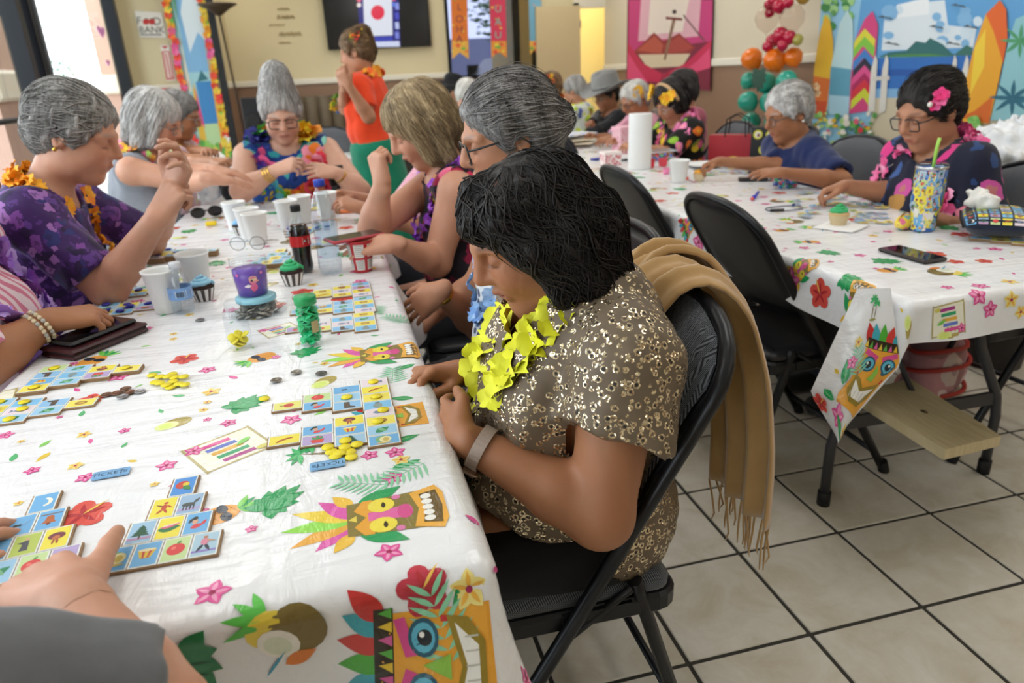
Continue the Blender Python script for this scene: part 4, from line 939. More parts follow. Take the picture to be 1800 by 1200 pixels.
        def cf(X):
            d = raw(X)
            for cl in clips: d = np.maximum(d, (X-cl[0])@cl[1])
            for n, sg in (('L', 1), ('R', -1)):
                if n not in SL: e = (X-(J['s'+n]+J['l']*sg*.012))@unit(J['l']*sg+J['f']*.1); d = np.maximum(d, np.where(np.linalg.norm(X-J['s'+n], axis=1) < .13, e, -1))
            nd = nc[1]-np.linalg.norm((X-ncp)-np.outer((X-ncp)@hn, hn)*.55, axis=1); nd = np.where((X-J['nk'])@J['u'] > -.14, nd, -1); return np.maximum(d, nd).astype(np.float32)
        lo, hi = c.bounds(); 
        for n in SL: l2, h2 = SL[n][0].bounds(); lo = np.minimum(lo, l2); hi = np.maximum(hi, h2)
        v, q = surfnet(cf, lo, hi, res*.95, mar=.012); rw = c(v)
        for n in SL: rw = np.minimum(rw, SL[n][0](v))
        q = q[~(rw[q] < -res*.9-foldamp).all(1)]; v, q = compact(v, q)
        obj('blouse' if not isinstance(top, tuple) else top[1], npmesh('blouse', v-base, q), P, top if not isinstance(top, tuple) else top[0])
        J['top'] = lambda X: np.minimum(raw(X), s(X)).astype(np.float32)
    # lower garment
    c = Sdf(.03)
    if skirt:
        c.cone(J['pel']+np.array([0, 0, .02]), J['pel']*np.array([1, 1, 0])+np.array([0, 0, .3]), .16*J['h'], .26*J['h'])
        c.ell(J['pel'], (.155*w, .185*w, .13), np.stack([J['f'], J['l'], [0, 0, 1]], 1))
    else: legs(c, J, .012, fat, False); c.ell(J['pel']-J['u']*.01, np.array((.135, .182, .11))*w*J['h'], np.stack([J['f'], J['l'], [0, 0, 1]], 1), .03)
    lo, hi = c.bounds()
    v, q = surfnet(lambda X: np.maximum(c(X)-.004*vnoise(X, 14, 9), (X-(J['pel']+J['u']*.07))@unit(J['u'])).astype(np.float32), lo, hi, .018, mar=.01); obj('skirt' if skirt else 'trousers', npmesh('trousers', v-base, q), P, fabric('trouser_'+legmat, legmat))
    sh = Sdf(.02)
    for n in 'LR': an = J['a'+n]; sh.cone(an-np.array([0, 0, .042])-J['f']*.035, an+J['f']*.14-np.array([0, 0, .05]), .044, .039)
    lo, hi = sh.bounds(); v, q = surfnet(lambda X: np.maximum(sh(X), -X[:, 2]+.001).astype(np.float32), lo, hi, .016); obj('shoes', npmesh('shoes', v-base, q), P, fabric('shoe_leather', '1c1a1a', .5))
    if lei: make_lei(P, J, **lei)
    if spec: glasses(J, P, base, **spec)
    return P
def leipath(J, n, drop=.26, wid=.105, back=.02, fwd=.0):
    """loop of points round the neck, resting on the clothing"""
    f, l, u = J['f'], J['l'], J['u']; ft = unit(f-u*np.dot(f, u)); pts = []
    for i in range(n):
        a = 2*PI*i/n; y = wid*math.sin(a)*(1+.1*math.cos(a)); c = (1-math.cos(a))/2   # 0 at the nape, 1 at the front
        pts.append(J['nk']+u*(back-(drop+back)*c**1.3)+l*y+ft*(-.06+.24*c+fwd))
    P = np.array(pts, np.float32); fn = J.get('top'); G = np.tile(u, (n, 1)).astype(np.float32)
    if fn:
        e = .004
        for _ in range(14):
            d = fn(P); g = np.stack([fn(P+V3(e, 0, 0))-fn(P-V3(e, 0, 0)), fn(P+V3(0, e, 0))-fn(P-V3(0, e, 0)), fn(P+V3(0, 0, e))-fn(P-V3(0, 0, e))], 1); L = np.linalg.norm(g, axis=1, keepdims=True); ok = L[:, 0] > 1e-5; g = g/(L+1e-9)
            P[ok] -= g[ok]*np.clip(d[ok]-.008, -.02, .02)[:, None]; G[ok] = g[ok]
    return P, G
def make_lei(Pn, J, cols=('ffd23c',), n=34, size=.026, drop=.26, wid=.105, seed=1, string='e8e8e0', label=None, groups=None, per=1, name='lei', out=.01, petals=5, kinds=4, cup=.35, path=None):
    P, G = leipath(J, n, drop, wid) if path is None else path; base = J['base']; s = MB(); s.tube([tuple(p-base) for p in P], .0014, n=5, closed=path is None); L = s.build(name, plain('lei_string_'+string, string, .5), Pn); r = random.Random(seed)
    if label: L['label'] = label
    for i in range(n):
        cs = cols if groups is None else groups[int(i*len(groups)/n) % len(groups)]
        for k in range(per):
            m = flowermesh(tuple(cs), petals, seed*10+r.randrange(kinds), cup); nrm = unit(G[i]+np.array([r.uniform(-.6, .6) for _ in range(3)])); z = Vector(nrm); x = z.orthogonal().normalized(); y = z.cross(x); M = Matrix((x, y, z)).transposed().to_4x4() @ Matrix.Rotation(r.random()*6.28, 4, 'Z') @ Matrix.Scale(size*r.uniform(.85, 1.15), 4)
            M.translation = Vector(P[i]-base+G[i]*out+np.array([r.uniform(-.008, .008) for _ in range(3)])*(per > 1))
            o = obj('blossom', m, L); o.matrix_local = M
    return L
# ================================================================== people
def sequin():
    t = NT('gold_leopard_sequin'); co = t.coord(); v = t.voro(co, 88, 'F1', 1.); n = t.noise(co, 130, 3, .6); sp = t.voro(co, 420); sc = t.add('ShaderNodeSeparateColor'); t.link(sp.outputs['Color'], sc.inputs[0])
    rr = t.math('ADD', v.outputs['Distance'], t.math('MULTIPLY', t.math('SUBTRACT', n.outputs[0], .5), .55)); ring = t.math('MULTIPLY', t.math('GREATER_THAN', rr, .26), t.math('LESS_THAN', rr, .47)); dot = t.math('LESS_THAN', rr, .17)
    gold = t.math('MULTIPLY', ring, t.math('GREATER_THAN', sc.outputs[0], .12)); c = t.mix(t.noise(co, 30, 2).outputs[0], hexc('5c4e3e'), hexc('786753')); c = t.mix(dot, c, hexc('241d16')); c = t.mix(gold, c, hexc('e0cfae'))
    t.base(c); t.set(Metallic=t.math('MULTIPLY', gold, .95), Roughness=t.mix(gold, (.62,)*3, (.2,)*3)); nm = t.add('ShaderNodeVectorMath', operation='SUBTRACT'); t.link(sp.outputs['Color'], nm.inputs[0]); nm.inputs[1].default_value = (.5, .5, .5)
    ge = t.add('ShaderNodeNewGeometry'); ma = t.add('ShaderNodeVectorMath', operation='MULTIPLY_ADD'); t.link(nm.outputs[0], ma.inputs[0]); ma.inputs[1].default_value = (.9, .9, .9); t.link(ge.outputs['Normal'], ma.inputs[2]); no = t.add('ShaderNodeVectorMath', operation='NORMALIZE'); t.link(ma.outputs[0], no.inputs[0])
    mxn = t.mix(gold, ge.outputs['Normal'], no.outputs[0]); t.link(mxn, t.b.inputs['Normal']); return t.m
def main_hair():
    s = Sdf(.02); s.ell((-.022, 0, .037), (.108, .09, .088)); s.ell((-.055, 0, -.01), (.075, .093, .082)); s.ell((-.066, 0, -.08), (.066, .092, .062)); s.ell((-.05, .06, -.115), (.05, .04, .03)); s.ell((-.085, .0, -.12), (.04, .07, .03))
    for sy in (-1, 1):
        s.cone((.04, sy*.06, .06), (.035, sy*.08, .01), .036, .024); s.cone((.025, sy*.082, .01), (.012, sy*.088, -.05), .028, .024); s.cone((-.02, sy*.088, -.01), (-.025, sy*.09, -.095), .034, .03); s.ell((.012, sy*.092, -.082), (.026, .018, .026), None, .01)
    s.cone((.045, -.02, .1), (.085, .03, .07), .026, .016, .02); s.ell((-.1, .03, -.03), (.045, .06, .06)); s.ell((-.085, -.03, .03), (.045, .06, .06))
    s.ell((.118, 0, -.05), (.068, .07, .1), None, .012, True); return s
f0 = np.array([-1., 0, 0])
J = seated(.40, 1.06, PI, .2, .98, .62)
J.update(hd=at(931, 412, X=.272), nk=np.array([.352, 1.03, .895]), pel=np.array([.365, 1.07, .515]))
J['u'] = unit(J['nk']-J['pel']); J['f'] = f0; J['l'] = np.array([0, -1., 0])
J['fw'] = unit(np.array([-.86, -.10, -.40])); J['up'] = np.array([0, .05, 1.])
J['sL'] = np.array([.372, .885, .845]); J['eL'] = at(1055, 905, X=.315); J['wL'] = at(812, 768, X=.136)
J['sR'] = np.array([.35, 1.2, .85]); J['eR'] = np.array([.33, 1.33, .66]); J['wR'] = at(806, 655, X=.178)
J['kL'] = np.array([.0, .98, .50]); J['kR'] = np.array([.0, 1.17, .50]); J['aL'] = np.array([.0, .98, .09]); J['aR'] = np.array([.0, 1.17, .09])
hands = {'L': dict(d=at(735, 702, X=.094)-J['wL'], n=np.array([-.5, -.75, .25]), curls=[(.15, .4, .2), (.35, .55, .3), (.55, .65, .4), (.7, .75, .4)], thumb=(.2, .25)),
         'R': dict(d=at(745, 655, X=.11)-J['wR'], n=np.array([.1, .35, .9]), curls=[(.6, .7, .35), (.7, .8, .4), (.8, .9, .5), (.85, .95, .5)], thumb=(.55, .5))}
def dolman(c, J, SL):
    for n in 'LR':
        a, e = J['s'+n], J['e'+n]; m = a+(e-a)*.45; q = SL[n][0]; q.cone(a+np.array([0, 0, -.01]), m+np.array([.012, 0, .0]), .075, .08, .04); q.cone(J['pel']+J['u']*.27, m+np.array([.0, 0, -.04]), .09, .06, .05); SL[n][2] = unit(SL[n][2]+np.array([-.25, 0, 0]))
    c.ell((.265, 1.06, .60), (.135, .175, .115), None, .05)
M_SEQ = sequin()
woman = person('woman in gold leopard sequin blouse with yellow petal garland, seated in foreground', J, 'tan', 'black', main_hair(), nstr=2300, strad=.0016, top=M_SEQ, sleeve=.47, topoff=.02, belly=1.2, bust=.07, fat=1.16, w=1.1, res=.007, fres=.0028, hands=hands, curl=.85, wave=.8, strlen=.014, strsteps=12, legmat='0d0d10', topfn=dolman, foldamp=.008, hsc=.92, neckcut=(-.02, .085), hnoise=.005, lip=hexc('7d3a3a'), hemz=(np.array([.31, 1., .5]), np.array([-.55, 0, -.83])))
JM = J
import time as _t
def fit(hd, face, lean=.15, neck=.4, pitch=.45, hyaw=0., sh=.165, wL=None, wR=None, eL=None, eR=None, tilt=0., hmul=1., elb=.3, zp=.535, stand=False):
    """seat a figure so that its head centre is at hd"""
    f = np.array([math.cos(face), math.sin(face), 0]); u = f*math.sin(lean)+np.array([0, 0, math.cos(lean)]); d = unit(u+f*neck)
    h = (hd[2]-zp)/(.455*u[2]+.165*d[2]) if not stand else hd[2]/(.88+.455*u[2]+.165*d[2]); pel = hd-(u*.455+d*.165)*h
    J = seated(pel[0], pel[1], face, lean, h, pitch, hyaw, zp-.085, wL, wR, elb, stand, sh, neck, tilt); J['hd'] = np.asarray(hd, float)
    for n, e in (('L', eL), ('R', eR)):
        if e is not None: J['e'+n] = np.asarray(e, float)
    J['h'] = h; return J
GRIP = dict(curls=[(.5, .8, .4), (.7, .9, .5), (.8, 1., .5), (.9, 1., .5)], thumb=(.4, .6))
FLATH = dict(curls=[(.15, .2, .15), (.15, .2, .15), (.2, .2, .2), (.25, .25, .2)], thumb=(.15, .2))
FIST = dict(curls=[(1.1, 1.3, .6), (1.1, 1.4, .7), (1.2, 1.4, .7), (1.2, 1.4, .7)], thumb=(.5, .9))
UP = np.array([0, 0, 1.])
def H(d, n, k): q = dict(k); q.update(d=np.asarray(d, float), n=np.asarray(n, float)); return q
# --- left side of the near table
hd = at(134, 238, X=-.665); Y0 = hd[1]
J = fit(hd, .05, .30, .45, .38, -.12, wL=at(305, 335, X=-.41), wR=at(275, 385, X=-.45), eR=at(190, 508, X=-.61), eL=np.array([-.6, 2.42, .80]))
purple = floral('purple_print', '3c1f5c', ['5d3a8a', '2d2f6b', '7a4596', '9a6ab0', '2a1a45'], 30, .55, .8, '54307c', 1.6, .6)
person('silver-haired woman in purple print shirt with orange garland at left of table', J, 'light', 'grey', hair_short(1.0, -.05), flowback, 1500, .0016, purple, .8, res=.008, fres=.004, fat=1.02, hands={'L': H((.25, -.15, .45), (.6, .3, 0), GRIP), 'R': H((.42, .1, .5), (-.4, -.6, .4), FIST)}, lei=dict(cols=('f6a21c', 'f28a1a', 'f9b52e'), n=46, size=.031, drop=.24, wid=.105, per=1, seed=2), legmat='15182e', strlen=.012, strsteps=8, wave=.8, curl=.3, lip=hexc('a0605a'), hnoise=.006)
J1 = J
hd = at(272, 212, X=-.72)
J = fit(hd, -.08, .2, .4, .45, -.1, wR=at(368, 314, X=-.47), wL=at(382, 300, X=-.47), eR=at(330, 320, X=-.6))
person('woman with silver bob in grey sleeveless top second from the shop front', J, 'light', 'silver', hair_bob(.1, .98), nstr=600, strad=.0016, top=fabric('grey_tank', '8c8f97'), sleeve=0., res=.009, fres=.005, hands={'L': H((.5, -.1, -.1), UP, FLATH), 'R': H((.5, .05, -.1), UP, FLATH)}, lei=dict(cols=('f4c430', 'f2a03c', 'f07fa0', 'b7d86a'), n=30, size=.028, drop=.18, seed=3), spec=dict(style='round', c='6b6866', size=.95), legmat='2b3550', strlen=.016)
hd = at(316, 203, X=-.80)
J = fit(hd, -.1, .2, .4, .35, 0., wR=at(405, 290, X=-.5), wL=at(415, 275, X=-.46))
person('grey-haired woman with yellow garland half hidden behind the silver bob', J, 'tan', 'salt', hair_short(.97), nstr=250, strad=.0016, top=floral('pale_floral', 'd8b9c0', ['e8d24a', 'e89ab0', 'c8d8a0'], 30), sleeve=.6, res=.011, fres=.006, lei=dict(cols=('f7dc3a', 'f2c928'), n=28, size=.03, drop=.18, seed=4), spec=dict(style='round', c='8a8886', size=.95))
# --- far end of the near table
hd = at(494, 200, Y=3.56)
J = fit(hd, -PI/2+.05, .18, .4, .42, .03, sh=.185, wR=at(487, 298, Y=3.32), wL=at(590, 303, Y=3.33), eR=at(425, 335, Y=3.36), eL=at(632, 335, Y=3.38), hmul=1.)
teal = floral('teal_navy_print', '1f3f86', ['4fb3b0', '8fd6c4', '2c8f98', '274a9a'], 15, .52, .8, '0f2a66', .9)
rain = [('2fa7a0', '3fc05a'), ('f6e02e', 'f7c92a'), ('f7e23a', 'f39a2a'), ('f7852a', 'f59ab0'), ('ef5f9a', 'e8344a'), ('ef4f6f', 'e8344a'), ('f6b02a', 'f07a2a'), ('f77f2a', 'e8344a'), ('f7852a', 'f4d62a'), ('6fcf4a', 'f4d62a'), ('5fc7d8', '2f6fd0'), ('3a2f9a', '6a3fb0'), ('5a34a8', 'ef5f9a'), ('2a2f8a', '3a3fa0'), ('7fd65a', '4fc04a'), ('f6e02e', 'f78a2a')]
person('woman with tall silver updo, square glasses and rainbow garland at the table end', J, 'pale', 'silver', hair_top(), flowup, 900, .0018, teal, 0., res=.009, fres=.0042, fat=1.2, w=1.12, bust=.08, belly=1.15, hands={'R': H((.42, -.15, .12), (-.2, -.6, .7), GRIP), 'L': H((-.5, -.1, .1), (.2, -.6, .7), FLATH)}, lei=dict(groups=rain, n=44, size=.072, drop=.24, wid=.13, per=1, seed=5, petals=6, cup=.5), spec=dict(style='rect', c='1e1a1c', size=1.12), strlen=.016, hsc=1.02, lip=hexc('a04f52'))
JB = J
# --- right side of the near table
hd = at(893, 240, X=.372)
J = fit(hd, PI+.05, .12, .35, .28, -.1, wL=at(772, 512, X=.222), eL=at(846, 575, X=.36), wR=at(770, 545, X=.235), eR=np.array([.34, 1.83, .7]))
def tail(s): s.ell((-.118, 0, .0), (.03, .03, .034), None, .008); return s
white = floral('white_sunflower_print', 'd8dbe0', ['e3bb3c', 'e3bb3c', '3d4663', '2e3650'], 20, .3, .4, '4a5270', .4)
person('grey-haired woman in black glasses and white flowered dress with blue garland', J, 'mid', 'salt', tail(hair_short(.96)), flowback, 1500, .0013, white, .3, res=.008, fres=.004, fat=1.12, w=1.08, belly=1.25, bust=.075, hands={'L': H((-.4, .25, -.35), (-.5, -.7, .3), FLATH), 'R': H((-.6, -.1, -.35), (.1, .3, -.9), GRIP)}, lei=dict(cols=('8fb8ea', 'a9c8f0', '7aa6e2'), n=40, size=.027, drop=.24, wid=.11, seed=6), spec=dict(style='rect', c='15151a', size=1.1), strlen=.014, strsteps=9, hsc=1.0)
JC2 = J
hd = at(738, 222, X=.272)
J = fit(hd, PI, .16, .45, .5, .1, wL=at(690, 428, Y=1.98), eL=at(768, 462, X=.27), wR=at(672, 322, Y=2.12), eR=at(656, 402, Y=2.16))
pinkblk = floral('pink_black_print', '1d1620', ['d8365f', 'b02548', 'e0688a', 'c9a24a', '8f1f3f'], 17, .55, .75, '5a1530', .9)
person('woman with blond bob resting her chin on her fist, purple garland', J, 'light', 'blond', hair_bob(.11, 1.0), nstr=1000, strad=.0015, top=pinkblk, sleeve=0., res=.008, fres=.004, fat=1.08, hands={'L': H((-.5, .1, 0), (0, -.5, .8), FLATH), 'R': H((-.05, .05, .5), (-.8, -.4, .2), FIST)}, lei=dict(cols=('a04fd0', 'b46ae0', '9038c0'), n=46, size=.021, drop=.24, wid=.1, seed=7), strlen=.02, strsteps=10)
hd = np.array([.36, 2.95, 1.07])
J = fit(hd, PI, .16, .4, .45, wL=np.array([.08, 2.75, .79]), wR=np.array([.06, 3.05, .79]))
person('person in pale pink lace top with lilac garland behind the blond woman', J, 'mid', 'brown', hair_bob(.08), top=floral('pink_lace', 'eab2c4', ['f2ccd8', 'e59ab2', 'f0c0d0'], 60, .4, .8), sleeve=.9, res=.011, fres=.006, lei=dict(cols=('c78fe0', 'b87fd8', 'd8a8ea'), n=34, size=.03, drop=.18, wid=.12, seed=8))
# --- left edge of the frame and the arm in front
J = fit(np.array([-.775, 1.68, 1.14]), .05, .1, .4, .4, wR=at(88, 562, X=-.62), eR=at(-30, 640, X=-.72), wL=np.array([-.62, 1.85, .6]))
def stripes():
    t = NT('pink_stripe'); wv = t.add('ShaderNodeTexWave'); wv.inputs['Scale'].default_value = 15; t.link(t.coord('Object', (1, 1, 0), (0, 0, .6)), wv.inputs[0]); t.base(t.ramp(wv.outputs[0], [(.45, hexc('d97f9c')), (.55, hexc('f1dbe4'))])); t.set(Roughness=.8); return t.m
person('person in pink striped shirt with lilac garland at the left edge', J, 'tan', 'grey', hair_bob(.08), top=stripes(), sleeve=.95, res=.009, fres=.005, fat=1.1, w=1.1, bust=.08, hands={'R': H((.45, .18, -.05), (-.1, -.2, .9), GRIP)}, lei=dict(groups=[('b48ae0', 'a472d8'), ('9a62d0', 'c4a4ea'), ('c4a4ea', 'b48ae0'), ('9fd060', 'b48ae0')], n=56, size=.042, drop=.26, wid=.14, per=1, seed=9))
JA0 = J
sR = np.array([-.40, .45, .875]); eR = np.array([-.212, .51, .738]); wR = at(122, 1055, z=.775)
J = fit(np.array([-.56, .36, 1.2]), PI/2-.2, .25, .35, .5, wR=wR, eR=eR, wL=np.array([-.56, .76, .775])); J['sR'] = sR; J['eR'] = eR; J['wR'] = wR
def slv(c, J, SL): SL['R'][0].cone(J['sR'], J['sR']+(J['eR']-J['sR'])*.75, .07, .07, .03)
person('person in grey knit shirt reaching in from the near left corner', J, 'light', 'brown', hair_bob(.08), top=fabric('grey_knit', '6d6f74', noise=.25, nscale=25), sleeve=.93, topoff=.018, res=.008, fres=.0035, hands={'R': H(at(35, 1015, z=.755)-wR, (.0, -.05, 1.), dict(side=1, curls=[(.25, .3, .2), (.3, .35, .2), (.3, .35, .2), (.35, .3, .2)], thumb=(-.05, -.5), spread=.12)), 'L': H(at(-20, 905, z=.76)-np.array([-.56, .76, .775]), (0, -.1, 1), FLATH)}, topfn=slv)
# --- right side of the second table
hd = at(1632, 196, X=1.99)
J = fit(hd, PI-.08, .16, .4, .38, .12, wR=at(1485, 327, X=1.79), eR=at(1590, 345, X=2.03), wL=np.array([1.86, 1.84, .745]), sh=.18)
navyfl = floral('navy_blossom_print', '1e2034', ['e0408a', 'c8529a', '3f5f9a', '2f4f86', 'e88aa0', 'b98a4a'], 11, .42, .62, '2c4472', .9)
G2P = person('dark-haired woman in navy blossom dress with pink garland at second table', J, 'mid', 'black', hair_short(.98, -.07), flowback, 700, .0017, navyfl, (.98, .98), topoff=.022, res=.009, fres=.0045, fat=1.2, w=1.25, belly=1.3, bust=.085, hands={'R': H((-.5, .15, -.12), (.1, .3, .9), GRIP)}, lei=dict(cols=('f27fb0', 'f6a8c8', 'ee5f9a'), n=52, size=.045, drop=.3, wid=.13, seed=10), spec=dict(style='rect', c='17171c', size=1.1), hsc=1.02)
JG2 = J
hd = at(1384, 200, X=2.02)
J = fit(hd, PI, .14, .4, .3, .0, wR=at(1262, 284, X=1.72), eR=at(1370, 292, X=1.99), wL=at(1372, 303, X=1.76), eL=at(1480, 318, X=2.06))
person('grey-haired woman with a clipped bun in navy button shirt', J, 'tan', 'silver', hair_up(((-.1, 0, .05), (.035, .04, .04))), flowback, 400, .0014, fabric('navy_cotton', '1d2a57'), .85, topoff=.02, res=.009, fres=.0048, fat=1.1, w=1.15, hands={'R': H((-.5, .05, -.12), (0, .3, .9), GRIP), 'L': H((-.5, .1, 0), (0, -.3, .9), FLATH)}, spec=dict(style='round', c='4a4440', size=1.0))
JG1 = J
hd = at(1180, 178, X=2.06)
J = fit(hd, PI+.1, .16, .45, .55, .15, wR=np.array([1.75, 4.3, .8]), wL=np.array([1.75, 4.0, .8]))
person('dark-haired woman with yellow flower headband in black floral blouse', J, 'mid', 'black', hair_bob(.05), nstr=200, strad=.002, top=floral('black_bright_floral', '15120f', ['ef5fa0', 'f28ab8', 'e8752a', '8fbf3f', 'f2d03a'], 16, .5, .8, None, .7), sleeve=.95, topoff=.02, res=.011, fres=.006, w=1.12, lei=dict(cols=('f07fb0', 'f49ac0', 'ee6aa4'), n=28, size=.04, drop=.18, seed=11), spec=dict(style='round', c='a8a4a0', size=1.0))
JF2 = J
hd = at(1197, 158, X=2.35)
J = fit(hd, PI, .1, .3, .2); person('dark-haired person sitting behind the flower headband', J, 'mid', 'black', hair_bob(.06), top=fabric('rose_shirt', 'a85a6a'), res=.012, fres=.007)
hd = at(1116, 176, X=2.12)
J = fit(hd, PI+.1, .16, .45, .45, .1, wR=np.array([1.8, 4.9, .8]), wL=np.array([1.8, 4.6, .8])); person('white-haired person in black glasses with an orange flower clip', J, 'tan', 'white', hair_short(.95), nstr=150, strad=.002, top=floral('pastel_floral', 'e0a0b4', ['f2d04a', '7fb8d8', 'f2c0d0'], 24), sleeve=.9, res=.012, fres=.006, spec=dict(style='rect', c='15151a', size=1.0))
JF1 = J
hd = at(1066, 168, X=2.2)
J = fit(hd, PI+.15, .08, .3, .25, .15, wR=at(1022, 224, X=1.82), wL=np.array([1.85, 5.3, .76])); person('man in grey cowboy hat and black western shirt with gold bolo tie', J, 'deep', 'black', hair_short(.94), top=(fabric('black_shirt', '15161a'), 'shirt'), bust=0, sleeve=1.85, w=1.1, res=.012, fres=.006, spec=dict(style='round', c='9a8a60', size=1.0), legmat='1a1c22')
JHAT = J
# --- far tables
hd = at(968, 152, Y=7.2)
J = fit(hd, PI+.5, .1, .35, .2, wR=at(950, 178, Y=7.0), wL=at(960, 185, Y=6.9)); person('person with ginger curls and orange flower in cream print shirt by the door', J, 'mid', 'brown', hair_bob(.06, 1.1), top=floral('cream_print', 'd9c79a', ['c88a4a', 'b0a070', 'e8b06a'], 18), sleeve=.8, res=.013, fres=.008, lei=dict(cols=('f0682a', 'f28a3a'), n=20, size=.04, drop=.18, seed=12))
JE1 = J
hd = at(1010, 160, Y=6.5)
J = fit(hd, PI*.75, .12, .35, .3); person('grey-haired person in yellow and blue floral shirt by the door', J, 'mid', 'grey', hair_short(1.), top=floral('lemon_print', 'dfe4d8', ['c8d83a', 'd8e04a', '4a64c8', 'b8d040'], 18, .5, .85), sleeve=.8, res=.013, fres=.008)
hd = at(797, 163, Y=7.4)
J = fit(hd, -.1, .1, .35, .3); person('man in black hat and denim shirt under the tinted window', J, 'mid', 'black', hair_short(.92), top=(fabric('denim_shirt', '2c5a82'), 'shirt'), bust=0, sleeve=1.8, res=.013, fres=.008)
JBH = J
hd = at(824, 165, Y=6.5)
J = fit(hd, -.15, .12, .35, .3, wL=np.array([1.2, 6.7, .8])); person('white-haired man in teal floral shirt under the tinted window', J, 'light', 'white', hair_short(.95), top=(floral('teal_shirt_print', '4fa0a0', ['cfe6d8', '2f7f8a', '8fc8b8'], 20), 'shirt'), bust=0, sleeve=.7, res=.013, fres=.008)
# --- standing
hd = at(627, 92, Y=4.75)
J = fit(hd, PI-.25, .05, .2, .25, -.15, stand=True, wR=at(604, 150, Y=4.55), wL=at(613, 150, Y=4.45), eL=at(648, 205, Y=4.5), eR=at(606, 190, Y=4.75))
person('standing woman in orange top and green skirt with rainbow garland and flower crown', J, 'mid', 'brown', hair_up(((-.07, 0, .09), (.055, .055, .05))), flowback, 250, .002, fabric('orange_tee', 'e8471f'), .75, topoff=.018, res=.01, fres=.005, w=1.05, skirt=True, legmat='0f7a5c', group='people standing', lei=dict(groups=[('f2a02a', 'f26a2a'), ('e8c82a', 'f2a02a'), ('6fbf3a', 'e8d23a'), ('2f7fd0', '3a4fb0'), ('6a3fb0', 'e0408a'), ('f26a2a', 'f2c82a')], n=24, size=.042, drop=.16, seed=13), hands={'L': H((-.2, 0, .4), (-.6, -.5, .2), GRIP), 'R': H((-.05, .1, .4), (-.6, -.5, .2), GRIP)})
JS = J
# ================================================================== folding chairs  (local: +x is the way the sitter faces)
M_CHBLK = plain('chair_enamel', '1b1c20', .36, .35, noise=.15, nscale=9); M_VINYL = plain('black_vinyl', '202126', .42, noise=.12, nscale=12, bump=.1, bscale=260)
def herring():
    t = NT('herringbone'); co = t.coord('Object'); sp = t.add('ShaderNodeSeparateXYZ'); t.link(co, sp.inputs[0])
    col = t.math('MODULO', t.math('ADD', sp.outputs[1], 2.), .02); tri = t.math('ABSOLUTE', t.math('SUBTRACT', col, .01)); z = t.math('ADD', sp.outputs[2], sp.outputs[0])
    st = t.math('FRACT', t.math('MULTIPLY', t.math('ADD', z, t.math('MULTIPLY', tri, 1.1)), 260.)); c = t.ramp(st, [(.42, hexc('1e2025')), (.58, hexc('6e727a'))])
    t.base(c); t.set(Roughness=.9, Sheen_Weight=.2); t.bump(st, .35, .0012); return t.m
M_HERR = herring(); M_GREYFAB = fabric('grey_seat_fabric', '55575c')
ARCH = [(math.sin(a)*.2, math.cos(a)) for a in [PI*.5*(1-i/8) for i in range(9)]]
def uframe(w, p0, p1, rise, r=.0125, m=None):
    """inverted U tube: foot p0 (x,z) up to top p1 with a rounded arch of half width w"""
    pts = []
    ax = Vector((p1[0]-p0[0], 0, p1[1]-p0[1])); L = ax.length; ax.normalize(); P0 = Vector((p0[0], 0, p0[1])); Ls = L-rise
    for s in (-1, 1):
        seg = []
        for t in (0, .25, .5, .75, 1): seg.append(P0+ax*(Ls*t)+Vector((0, s*w, 0)))
        arc = [P0+ax*(Ls+rise*math.sin(a))+Vector((0, s*w*math.cos(a)**.75, 0)) for a in [PI/2*i/7 for i in range(1, 8)]]
        pts = (seg+arc) if s == -1 else pts+(seg+arc[:-1])[::-1]
    b = MB(); b.tube(pts, r, n=10); return b, pts
